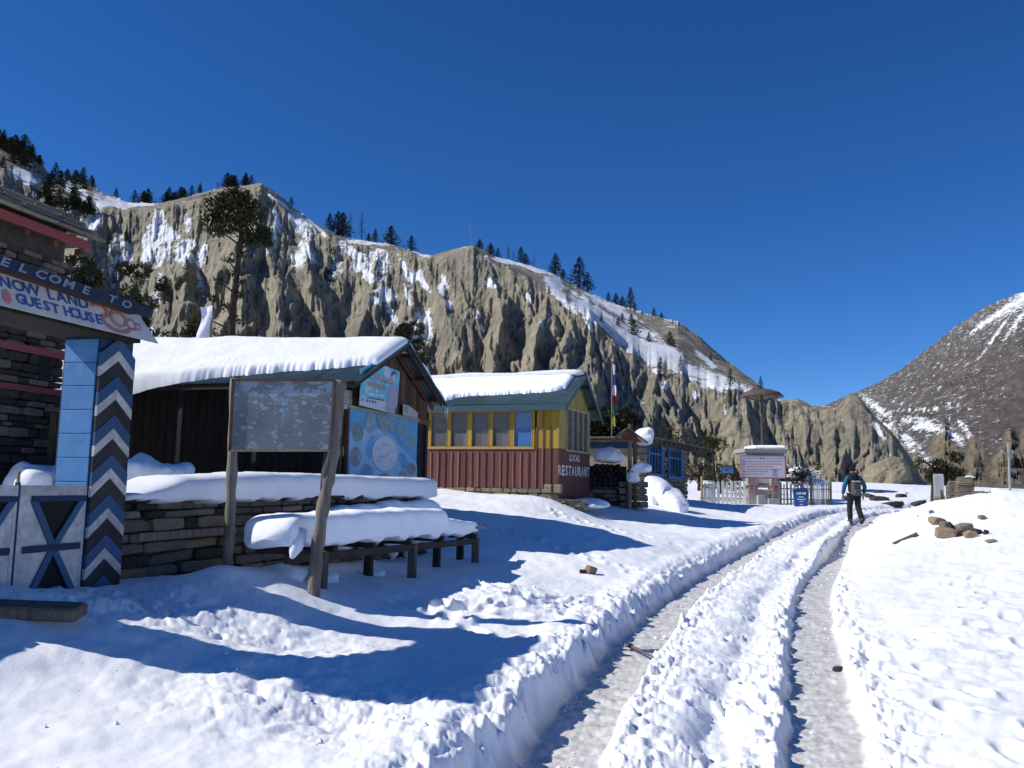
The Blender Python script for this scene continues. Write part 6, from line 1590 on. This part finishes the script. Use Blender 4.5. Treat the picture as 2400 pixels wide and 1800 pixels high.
# dark stones beyond the walker
random.seed(23); idx = 0
where = ['nearest the walker', 'just right of the walker', 'in the middle of the row', 'half buried in the middle', 'right of the middle', 'towards the stone pillars', 'lowest and widest of them', 'smallest of them', 'farthest right of them', 'uppermost of them']
for (u, v, wd, hg) in [(2042, 1166, 28, 8), (2062, 1172, 38, 8), (2058, 1155, 22, 7), (2088, 1183, 34, 8), (2100, 1186, 30, 10), (2112, 1165, 22, 9), (2146, 1184, 40, 9), (2126, 1157, 7, 3), (2165, 1188, 14, 8), (1992, 1170, 26, 10)]:
    q = on_snow(u, v); s = q.y / 2000; q.z += hg * s * .2
    o = link('dark_rock', ROCKS['stone_dark'][idx % 7], None, q); o.scale = (wd * s, wd * s * .8, hg * s * 1.3); o.rotation_euler = (random.uniform(-.2, .2), random.uniform(-.3, .3), random.uniform(-.6, .6))
    tag(o, 'dark rock in the snow beyond the path, ' + where[idx], 'rock'); idx += 1
# big boulder foot of the cliff, behind the walker
bm = bmesh.new(); bmesh.ops.create_icosphere(bm, subdivisions=5, radius=1); me = bpy.data.meshes.new('boulder')
for vv in bm.verts: q = vv.co.copy(); vv.co = q * (1 + .22 * float(n2(q.x * 1.4, q.y * 1.4 + q.z)) + .07 * float(n2(q.x * 5, q.y * 5 + q.z * 4)) + .03 * float(n2(q.x * 14, q.z * 14)))
bm.to_mesh(me); bm.free(); me.materials.append(M['stone_light']); me.shade_smooth()
q = P(2085, 1118, 60); o = link('boulder', me, None, q); o.scale = (1.5, 1.4, 1.3); tag(o, 'big rounded pale boulder at the foot of the cliff behind the walker', 'rock')

# ================================================================ PERSON
wp = P(2004, 1228, 26.5); wz = gz(wp.x, wp.y); wz = max(wz, wp.z - .03)
per = empty('person', (wp.x, wp.y, wp.z), rad(0), 'walker seen from behind, black jacket with teal sleeves, dark trousers', 'person')
sc_ = 1.0
def skin(name, verts, edges, radii, m_, parent, sub=2, root=0):
    me = bpy.data.meshes.new(name); me.from_pydata(verts, edges, [])
    o = bpy.data.objects.new(name, me); C.objects.link(o)
    md = o.modifiers.new('s', 'SKIN'); md.use_smooth_shade = True
    for i, sv in enumerate(me.skin_vertices[0].data): sv.radius = radii[i] if isinstance(radii[i], tuple) else (radii[i], radii[i]); sv.use_root = (i == root)
    sb = o.modifiers.new('b', 'SUBSURF'); sb.levels = sub; sb.render_levels = sub
    dg = bpy.context.evaluated_depsgraph_get(); dg.update(); me2 = bpy.data.meshes.new_from_object(o.evaluated_get(dg)); C.objects.unlink(o); bpy.data.objects.remove(o)
    me2.name = name; me2.materials.clear(); me2.materials.append(m_); me2.shade_smooth(); return link(name, me2, parent)
cloth = mat('dark_cloth', (.018, .019, .024), .9, .1, noise=(6, 1), alt=(.03, .03, .036)); teal = mat('teal_sleeve', (.02, .12, .20), .8, .2, noise=(5, 1), alt=(.015, .08, .16)); skinm = mat('skin', (.30, .18, .13), .6); packm = mat('pack_grey', (.10, .11, .11), .85, .2, noise=(9, 1), alt=(.06, .065, .07)); boot = mat('boot', (.03, .03, .035), .7)
# body: pelvis, spine, neck, head; legs mid-stride; arms slightly away
bv = [(0, 0, .92), (0, .01, 1.10), (0, .04, 1.32), (0, .06, 1.46), (0, .08, 1.56), (0, .09, 1.66),
      (-.10, 0, .86), (-.115, .10, .50), (-.12, .02, .10), (-.12, .14, .04), (.10, 0, .86), (.115, .02, .50), (.12, -.26, .16), (.12, -.20, .05),
      (-.19, .05, 1.42), (-.29, .02, 1.14), (-.31, .10, .90), (.20, .05, 1.42), (.33, -.02, 1.15), (.30, .02, .92), (-.31, .13, .80), (.29, .05, .83)]
be = [(0, 1), (1, 2), (2, 3), (3, 4), (4, 5), (0, 6), (6, 7), (7, 8), (8, 9), (0, 10), (10, 11), (11, 12), (12, 13), (3, 14), (14, 15), (15, 16), (3, 17), (17, 18), (18, 19), (16, 20), (19, 21)]
br = [(.12, .09), (.12, .09), (.12, .08), (.07, .05), .05, .09, .07, .055, .045, .04, .07, .055, .045, .04, .045, .04, .034, .055, .04, .034, .034, .034]
body = skin('body', bv, be, br, skinm, per)
skin('trousers', [(0, 0, .96), (-.10, 0, .86), (-.115, .10, .50), (-.12, .05, .07), (.10, 0, .86), (.115, .02, .50), (.12, -.25, .13)], [(0, 1), (1, 2), (2, 3), (0, 4), (4, 5), (5, 6)], [(.17, .13), .115, .09, .08, .115, .09, .085], cloth, per)
skin('jacket', [(0, 0, .90), (0, .01, 1.10), (0, .04, 1.32), (0, .06, 1.44), (0, .08, 1.57), (-.15, .055, 1.43), (.16, .055, 1.43)], [(0, 1), (1, 2), (2, 3), (3, 4), (3, 5), (3, 6)], [(.20, .15), (.19, .14), (.22, .15), (.17, .12), .08, .10, .10], cloth, per)
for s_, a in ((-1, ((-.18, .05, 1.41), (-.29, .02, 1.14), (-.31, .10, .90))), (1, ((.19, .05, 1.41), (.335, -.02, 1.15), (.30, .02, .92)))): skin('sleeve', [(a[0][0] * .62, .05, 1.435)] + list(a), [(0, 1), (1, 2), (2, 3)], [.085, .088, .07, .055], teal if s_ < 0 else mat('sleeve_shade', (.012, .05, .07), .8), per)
skin('hat', [(0, .085, 1.60), (0, .09, 1.68), (0, .09, 1.72)], [(0, 1), (1, 2)], [.108, .115, .08], mat('black_wool', (.008, .008, .009), 1), per)
for fx, fy, fz, rr_ in ((-.12, .08, .06, 0), (.12, -.26, .10, -.6)):
    mb = MB().bevbox(-.05, .05, -.13, .13, -.05, .05, .025, Matrix.Translation((fx, fy, fz)) @ Matrix.Rotation(rr_, 4, 'X')); mb.build('boot', boot, per)
# fingers: a small curled hand at each cuff
for s_, hx, hy, hz_ in ((-1, -.315, .14, .82), (1, .295, .05, .84)):
    hv = [(hx, hy - .01, hz_ + .02), (hx, hy, hz_ - .03)]; he = [(0, 1)]; hr = [(.03, .02), (.038, .022)]
    for j in range(4):
        b0 = len(hv); ox = (j - 1.5) * .017
        hv += [(hx + .006 * s_, hy + ox, hz_ - .055), (hx + .0 * s_, hy + ox, hz_ - .085 - .006 * (j in (1, 2))), (hx - .018 * s_, hy + ox, hz_ - .10)]; he += [(1, b0), (b0, b0 + 1), (b0 + 1, b0 + 2)]; hr += [.010, .009, .008]
    b0 = len(hv); hv += [(hx - .012 * s_, hy + .036, hz_ - .03), (hx - .02 * s_, hy + .042, hz_ - .055)]; he += [(1, b0), (b0, b0 + 1)]; hr += [.011, .009]
    skin('hand', hv, he, hr, skinm, per, 1)
pk_ = empty('rucksack', (wp.x - .035, wp.y - .235, wp.z + .86), 0, 'small grey rucksack worn low on the back of the walker', 'rucksack')
MB().bevbox(-.14, .14, -.10, .08, 0, .40, .05).build('bag', packm, pk_); MB().bevbox(-.10, .10, -.16, -.101, .03, .20, .03).build('pocket', packm, pk_); MB().bevbox(-.13, .13, -.11, .06, .401, .46, .03).build('top_flap', mat('pack_light', (.26, .28, .29), .8), pk_)
for x in (-.11, .09): MB().bevbox(x, x + .03, .08, .10, .05, .44, .006).build('strap', packm, pk_)

# ================================================================ TREES
def conifer(seed, h, r, dens=1.0, bare=.12, ragged=.35, tris=520, card=.5):
    """(trunk mesh, crown mesh): tiers of drooping branch sprays made of small pointed faces"""
    rr = random.Random(seed); tb = MB(); tb.tube([(0, 0, -.4), (0, 0, h * .5), (rr.uniform(-.1, .1), 0, h * .97)], [r * .10 + .06, r * .06 + .04, .02], 6)
    cb = MB(); n = int(tris * dens)
    for i in range(n):
        f = rr.random() ** .8; z = h * (bare + (1 - bare) * f)
        tier = .72 + .28 * abs(math.sin(z * PI * 5 / h * 1.7 + seed))
        R = r * (1 - f) ** .72 * tier * (1 + rr.uniform(-ragged, ragged)) + .04 * r
        a = rr.uniform(0, 2 * PI); R *= 1 + .3 * math.sin(a * 2 + seed) * ragged * 1.5; q = rr.uniform(.25, 1); L = card * r * rr.uniform(.35, .8) * (.5 + .6 * (1 - f)); wdt = L * rr.uniform(.35, .6)
        c = Vector((math.cos(a) * R * q, math.sin(a) * R * q, z + rr.uniform(-.03, .03) * h - .10 * R * q)); d = Vector((math.cos(a), math.sin(a), rr.uniform(-.45, .15))).normalized(); t = Vector((-math.sin(a), math.cos(a), rr.uniform(-.5, .5))).normalized()
        up = d.cross(t) * L * .25
        cb.add([c - d * L * .5, c + t * wdt * .5 + up, c + d * L * .6, c - t * wdt * .5 + up], [(0, 1, 2), (0, 2, 3)])
    return tb.mesh('trunk', 'bark'), cb.mesh('crown', rr.choice(('needles', 'needles_dark')))
random.seed(2)
CON = [conifer(s, 9, 2.3, 1, .08, .3) for s in (1, 2, 3)] + [conifer(s, 10, 1.5, .45, .15, .55) for s in (4, 5)] + [conifer(s, 7, 2.8, .9, .04, .5) for s in (6, 7)]
_cj = []
for tr, cr in CON:      # joined version for trees too small to show their parts
    b = bmesh.new(); b.from_mesh(tr); nf = len(b.faces); b.from_mesh(cr)
    for i, f in enumerate(b.faces): f.material_index = 0 if i < nf else 1
    me = bpy.data.meshes.new('conifer'); b.to_mesh(me); b.free(); me.materials.append(M['bark']); me.materials.append(cr.materials[0]); _cj.append(me)
def plant(pos, kind, h, label, big=False, group='conifers along the skyline', wid=1.0):
    base = (9, 9, 9, 10, 10, 7, 7)[kind]; s = h / base
    if big:
        r = empty('conifer_tree', pos, random.uniform(0, 6), label, 'tree', group); r.scale = (s * wid, s * wid, s)
        link('trunk', CON[kind][0], r); link('crown', CON[kind][1], r)
    else:
        r = link('conifer_tree', _cj[kind], None, pos); r.rotation_euler.z = random.uniform(0, 6); r.scale = (s * wid, s * wid, s); tag(r, label, 'tree', group)
    return r
def sky_tree(u, px, kind, label, big=True, back=2, wid=1.0):
    wid *= 1.4; px *= 1.08
    p = skyline(u, back); h = px * p.y / 2000; p.z -= .3; return plant(p, kind, h, label, big, wid=wid)
for u, px, k_i, lab, w_ in [
    (683, 22, 0, 'lone small conifer on the steep ridge right of the big pine', 1), (773, 42, 1, 'leftmost conifer of the cluster above the shelter ridge', 1), (790, 60, 2, 'dense conifer in the cluster above the shelter ridge', 1.1), (803, 58, 6, 'broad-topped conifer right of the dense one above the shelter ridge', .8), (819, 68, 4, 'thin sparse conifer at the right of the cluster above the shelter ridge', .6),
    (846, 66, 3, 'tall thin ragged conifer standing alone against the sky above the shelter', .75), (864, 22, 5, 'small brownish bush-like conifer between two taller ones', .8), (879, 34, 0, 'short full conifer right of the tall thin ragged one', 1), (916, 46, 6, 'broad bushy conifer, widest on the skyline above the restaurant roof end', .95), (964, 40, 1, 'neat pointed conifer just before the dip in the ridge', 1.1),
    (1124, 26, 5, 'first bushy conifer right of the ridge summit with the mast', 1), (1150, 30, 6, 'wide greyish conifer right of the summit', 1), (1166, 26, 0, 'slim conifer beside the wide greyish one', 1), (1191, 36, 4, 'thin upright conifer on the descending ridge', .9), (1203, 30, 3, 'sparse thin conifer next to the upright one on the descending ridge', .8), (1220, 40, 1, 'full conifer in the middle of the descending ridge', 1), (1232, 26, 5, 'low bushy conifer on the descending ridge', .9),
    (1252, 40, 3, 'bare thin pole-like conifer on the descending ridge', .5), (1302, 52, 2, 'dense dark conifer above the restaurant gable', 1.15), (1318, 24, 5, 'small bush right of the dense dark conifer', .9), (1357, 70, 0, 'tallest pointed conifer above the restaurant gable', 1.1), (1376, 46, 2, 'rounded conifer stepping down right of the tallest one', 1.1),
    (1425, 24, 1, 'small conifer above the start of the snow shelf', 1), (1443, 26, 6, 'bushy conifer above the snow shelf', .8), (1458, 24, 5, 'dark low conifer above the snow shelf', .9), (1478, 50, 1, 'tall slim conifer standing alone above the snow shelf', .85), (1487, 20, 0, 'small conifer at the foot of the tall slim one', .9), (1532, 22, 1, 'little conifer on the snowy crest before the ridge falls', 1), (1551, 14, 5, 'tiniest bush at the end of the snowy crest', 1)]:
    sky_tree(u, px, k_i, lab, True, 2, w_)
# forest on the upper left slope
random.seed(8)
for i in range(64):
    u = random.uniform(-30, 215); base = np.interp(u, [x for x, _ in SKY], [y for _, y in SKY])
    v = base + abs(random.gauss(4, 14)) if i < 30 else base + random.uniform(10, 90)
    if abs(u - 60) < 45 and 395 < v < 440: continue
    p = on_hill(u, v); p.z -= .4; k_i = random.choice((0, 1, 2, 5, 6)); hh_ = random.uniform(3.0, 5.4); plant(p, k_i, hh_, '%s %s conifer %s, %s' % ('taller' if hh_ > 4.2 else 'smaller', 'bushy' if k_i > 4 else 'pointed', 'on the crest' if v - base < 16 else 'below the crest', ('at the left photo edge', 'over the upper snow patch', 'where the dark forest steps down', 'above the guest house eaves', 'at the last of the dark forest')[max(0, min(4, int((u + 30) / 49)))]), True, 'forest on the upper left slope', 1.5)
for i in range(26):
    u = random.choice((random.uniform(215, 350), random.uniform(375, 470), random.uniform(375, 470), random.uniform(520, 600)))
    p = skyline(u, 3); p.z -= .3; k_i = random.choice((0, 1, 5, 6)); hh_ = random.uniform(2.2, 4.8); plant(p, k_i, hh_, '%s %s conifer on the left skyline, %s' % ('tallish' if hh_ > 3.5 else 'little', 'bushy' if k_i > 4 else 'pointed', 'on the snowy crest' if u < 300 else 'in the notch of the ridge' if u < 380 else 'left of the big pine top' if u < 425 else 'near the big pine top' if u < 475 else 'by the ridge peak')  , True, 'small conifers on the left skyline', 1.4)
for i in range(34):
    u = random.choice((random.uniform(200, 330), random.uniform(320, 450), random.uniform(740, 860), random.uniform(1400, 1700)))
    v = {0: random.uniform(560, 780), 1: random.uniform(560, 780), 2: random.uniform(590, 700)}.get(0 if u < 330 else 1 if u < 460 else 2 if u < 900 else 9)
    if v is None: v = np.interp(u, [1400, 1700], [760, 900]) + random.uniform(-40, 20)
    p = on_hill(u, v); p.z -= .3; hh_ = random.uniform(1.4, 3.2); plant(p, random.choice((5, 6, 0)), hh_, '%s dark bush on the hillside, %s' % ('bigger' if hh_ > 2.3 else 'small', 'in the snowy gully above the gate' if u < 260 else 'by the snow chute above the gate' if u < 330 else 'left of the big pine trunk' if u < 390 else 'just beside the big pine' if u < 455 else 'on the slope above the shelter ridge' if u < 900 else 'high on the snow shelf' if u < 1500 else 'midway down the snow shelf' if u < 1600 else 'low on the snow shelf'), True, 'bushes scattered on the hillside')
for u, v, px, lab in ((1350, 905, 45, 'dark bush on the lower right snow shelf'), (1548, 885, 50, 'dark conifer at the lower end of the snow shelf'), (1712, 905, 44, 'wide dark conifer on the crest above the low cliffs'), (1783, 915, 34, 'little black conifer standing at the very end of the crest'), (1480, 765, 30, 'grey bush in the middle of the snow shelf')):
    if u == 1350: continue
    p = on_hill(u, v); plant(p, 0 if px != 30 else 5, px * p.y / 2000, lab, True)
# mid-distance pines and shrubs
def leafy(name, pos, h, r, n, card, seed, lab, m_='needles', trunk_h=.3, grp=None, lob=5, flat=1.0):
    rr = random.Random(seed); root = empty(name, pos, 0, lab, 'tree' if 'tree' in name else 'shrub', grp)
    tb = MB(); tb.tube([(0, 0, -.4), (rr.uniform(-.05, .05) * h, 0, h * .45), (rr.uniform(-.05, .05) * h, 0, h * .9)], [r * .10 + .02, r * .06 + .015, .012], 7, jit=.08)
    lobes = [(Vector((rr.uniform(-.55, .55) * r, rr.uniform(-.55, .55) * r, h * (trunk_h + (1 - trunk_h) * rr.uniform(.15, .9)))), r * rr.uniform(.35, .6)) for _ in range(lob)]
    for c, R in lobes: tb.tube([(0, 0, c.z * .7), tuple(c * .5 + Vector((0, 0, c.z * .38))), tuple(c)], [r * .035 + .01, r * .025 + .008, .006], 5)
    tb.build('trunk', 'bark', root)
    cb = MB()
    for i in range(n):
        c, R = lobes[i % lob]; d = Vector((rr.gauss(0, 1), rr.gauss(0, 1), rr.gauss(0, 1))).normalized(); p = c + Vector((d.x, d.y, d.z * .75 * flat)) * R * rr.uniform(.45, 1.08)
        t = Vector((rr.gauss(0, 1), rr.gauss(0, 1), rr.gauss(0, 1))).normalized(); e = d.cross(t).normalized(); L = card * rr.uniform(.6, 1.3)
        cb.add([p - e * L * .3, p + d * L * .7, p + e * L * .3 + t * L * .15], [(0, 1, 2)])
    cb.build('crown', m_, root); return root
# the big pine: long trunk, umbrella crown
bp_ = P(540, 830, 62); topz = P(545, 432, 62).z; hP = topz - bp_.z
pine = empty('pine_tree', bp_, 0, 'tall old pine with a bare trunk and heavy umbrella crown behind the shelter roof', 'tree')
tb = MB().tube([(0, 0, -4), (.0, 0, hP * .3), (.25, 0, hP * .6), (.35, 0, hP * .85)], [.30, .25, .19, .10], 10, jit=.05); rr = random.Random(77); cb = MB(); lb = MB()
lobes = []
for (u, v, ru, rv) in [(545, 452, 34, 22), (515, 480, 42, 26), (575, 480, 44, 26), (545, 500, 55, 28), (600, 510, 36, 26), (500, 515, 34, 22), (560, 530, 50, 24), (615, 545, 26, 22), (520, 545, 34, 18), (590, 560, 30, 18), (628, 570, 16, 14)]:
    p = P(u, v, 62) - bp_; lobes.append((p + Vector((0, rr.uniform(-1.1, 1.1), 0)), ru * 62 / 2000, rv * 62 / 2000, 1.0))
for (u, v, ru, rv) in [(555, 640, 30, 6), (535, 610, 20, 5), (560, 600, 22, 6), (500, 700, 26, 9), (560, 690, 20, 9), (565, 660, 16, 8), (480, 745, 18, 8), (515, 660, 14, 10), (530, 720, 34, 12), (550, 750, 26, 12), (495, 780, 30, 14), (555, 790, 24, 12)]:
    p = P(u, v, 62) - bp_; lobes.append((p, ru * 62 / 2000, rv * 62 / 2000, .32))
for p, rx, rz_, wgt in lobes:
    ax = .3 * max(0, min(1, p.z / hP)); lb.tube([(ax * .8, 0, max(.2, p.z - .9)), tuple((p + Vector((ax, 0, p.z - .6))) / 2) if False else (p.x * .5 + ax * .5, p.y * .5, p.z - .45), tuple(p)], [.09, .06, .02], 5)
    for i in range(int(430 * wgt * (rx + rz_) / 1.6)):
        d = Vector((rr.gauss(0, 1), rr.gauss(0, 1), rr.gauss(0, 1))).normalized(); q = p + Vector((d.x * rx, d.y * rx * .9, d.z * rz_)) * rr.uniform(.3, 1.08)
        t = Vector((rr.gauss(0, 1), rr.gauss(0, 1), rr.gauss(0, .5))).normalized(); L = rr.uniform(.12, .34); e = t.cross(Vector((0, 0, 1))).normalized() * L * .3
        cb.add([q - e, q + t * L + Vector((0, 0, .06)), q + e, q - t * L * .4 + Vector((0, 0, -.05))], [(0, 1, 2), (0, 2, 3)])
tb.build('trunk', 'bark', pine, True); lb.build('branches', 'bark', pine); cb.build('crown', 'needles_dark', pine)
for (u, v, Y, h, r, n, cd, lab, m_) in [
    (1675, 1128, 44, 2.5, .75, 900, .16, 'slender young tree with a small round crown behind the white picket fence', 'needles'),
    (1412, 1060, 33, 1.9, 1.2, 1500, .22, 'dark green bush beside the restaurant gable under the prayer flag', 'needles_dark'), (1448, 1030, 34, 1.1, .9, 900, .2, 'yellow-green shrub at the foot of the prayer flag', 'shrub'),
    (155, 790, 40, 3.9, 1.3, 2000, .28, 'black shaded pine between the guest house and the sign end', 'needles_dark'), (215, 735, 60, 1.8, 1.2, 900, .25, 'small yellowish conifer just above the welcome board', 'needles'), (312, 760, 58, 4.2, 1.3, 1300, .3, 'upright dark conifer left of the snow chute', 'needles_dark'), (385, 700, 62, 1.6, .8, 500, .25, 'small dark bush on the snow chute', 'needles_dark'),
    (450, 830, 45, 1.5, 1.3, 1100, .22, 'rust-tinged scrub behind the lilac flag', 'shrub'), (410, 850, 42, 1.2, 1.4, 1000, .25, 'low scrub showing over the shelter roof left of the flag', 'shrub'),
    (958, 870, 52, 3.0, .9, 1500, .22, 'dark pine in the gully behind the shelter gable', 'needles_dark'), (985, 880, 50, 1.7, .8, 900, .2, 'smaller dark pine beside the gully snow, behind the shelter gable', 'needles_dark'),
    (2185, 1150, 30, 1.0, .55, 1200, .11, 'brown-green bush left behind the plaque pillar', 'shrub'), (2222, 1145, 30, 1.2, .5, 1200, .12, 'tall dark green bush behind the stone pillars', 'needles_dark'),
    (110, 1010, 17, 2.2, .7, 900, .12, 'snow-flecked dark bush in the gap between guest house and blue pillar', 'needles_dark'),
    (1880, 1140, 40, 1.0, 1.0, 900, .14, 'snow-laden bush behind the grey picket fence', 'shrub'), (1690, 1150, 44, .9, 1.6, 800, .15, 'low brown scrub behind the white picket fence', 'shrub'), (1640, 1130, 40, .9, 1.2, 700, .14, 'brown scrub right of the stone house', 'shrub'), (1590, 1060, 60, 1.5, 1.4, 600, .2, 'pale brown brush above the flat plank roof', 'shrub')]:
    q = P(u, v, Y); leafy('young_tree' if h / r > 2.2 else 'bush', q, h, r, n, cd, int(u), lab, m_, .55 if u == 1675 else .15)
# lying snow on scrub behind the fence
for i, (u, v, s) in enumerate(((1870, 1105, .55), (1895, 1120, .5), (1860, 1118, .35), (1915, 1135, .6), (1820, 1128, .22))):
    lump('snow_patch', u, v, 40.5, s, s * .8, s * .42, ('upper snow patch on the scrub behind the right fence', 'middle snow patch on the scrub behind the right fence', 'left snow patch on the scrub behind the right fence', 'widest snow patch behind the right fence end', 'small snow cap right of the concrete gate pillar')[i], 20 + i)
# summit mast
a = skyline(1105, 1); h = 55 * a.y / 2000
ms = empty('radio_mast', a, 0, 'hair-thin mast with a small box on the ridge summit', 'mast'); MB().tube([(0, 0, -.5), (-.6, 0, h)], .05, 5).build('pole', 'grey_metal', ms); MB().box(-.35, .05, -.1, .1, h * .45, h * .5).build('box', 'grey_metal', ms)

# ================================================================ crumbs of broken snow along the ruts
rr = random.Random(66); cm = MB()
def crumb(x, y, s):
    z = 0; return (x, y, s)
pts = []
for L in (LL, LR):
    for i in range(len(L) - 1):
        if not (3.2 < L[i][1] < 26): continue
        n = int(13 / (1 + .03 * L[i][1]))
        dx, dy = L[i + 1][0] - L[i][0], L[i + 1][1] - L[i][1]; ln = math.hypot(dx, dy); nx, ny = dy / ln, -dx / ln
        for _ in range(n):
            t = rr.random(); o_ = rr.gauss(0, 1) * .28 + rr.choice((-.30, .30)); pts.append((L[i][0] + dx * t + nx * o_, L[i][1] + dy * t + ny * o_, (.005 + .022 * rr.random() ** 3)))
for _ in range(60): pts.append((rr.gauss(-.9, 1.0), rr.gauss(5.1, .6), (.005 + .022 * rr.random() ** 3)))
for _ in range(60): pts.append((rr.gauss(.4, 1.0), rr.gauss(9.6, 1.0), (.005 + .022 * rr.random() ** 3)))
A_ = np.array(pts); zz, _ = ground(A_[:, 0], A_[:, 1])
ico = [(0, 0, 1), (.9, 0, .2), (.28, .85, .3), (-.72, .53, .2), (-.72, -.53, .3), (.28, -.85, .2), (0, 0, -.6)]; icf = [(0, 1, 2), (0, 2, 3), (0, 3, 4), (0, 4, 5), (0, 5, 1), (6, 2, 1), (6, 3, 2), (6, 4, 3), (6, 5, 4), (6, 1, 5)]
for (x, y, s), z in zip(pts, zz):
    a = rr.uniform(0, 6); ca, sa = math.cos(a), math.sin(a); sx_, sy_ = s * rr.uniform(.7, 1.6), s * rr.uniform(.7, 1.3)
    cm.add([(x + (p[0] * ca * sx_ - p[1] * sa * sy_) * rr.uniform(.8, 1.2), y + p[0] * sa * sx_ + p[1] * ca * sy_, z + p[2] * s * rr.uniform(.7, 1.2) + s * .15) for p in ico], icf)
o = cm.build('snow_crumbs', 'snow', None, False); tag(o, 'loose crumbs of broken snow along the wheel ruts', 'snow', None, 'stuff')
# twigs in the left rut and the drain hole in the right one
for (u0, v0, u1, v1, lab) in ((1462, 1512, 1536, 1546, 'thin brown stick lying across the left wheel rut'),):
    a, b = on_snow(u0, v0), on_snow(u1, v1); a.z += .012; b.z += .012; o = MB().tube([a, a.lerp(b, .5) + Vector((0, 0, .01)), b], [.012, .014, .006], 6, jit=.15).build('stick', 'old_wood'); tag(o, lab, 'stick')
a = on_snow(1970, 1570); o = link('rock', ROCKS['stone_dark'][4], None, a + Vector((0, 0, .0))); o.scale = (.12, .10, .05); o.rotation_euler.z = .4; tag(o, 'dark flat stone showing at the right edge of the right wheel rut', 'rock')
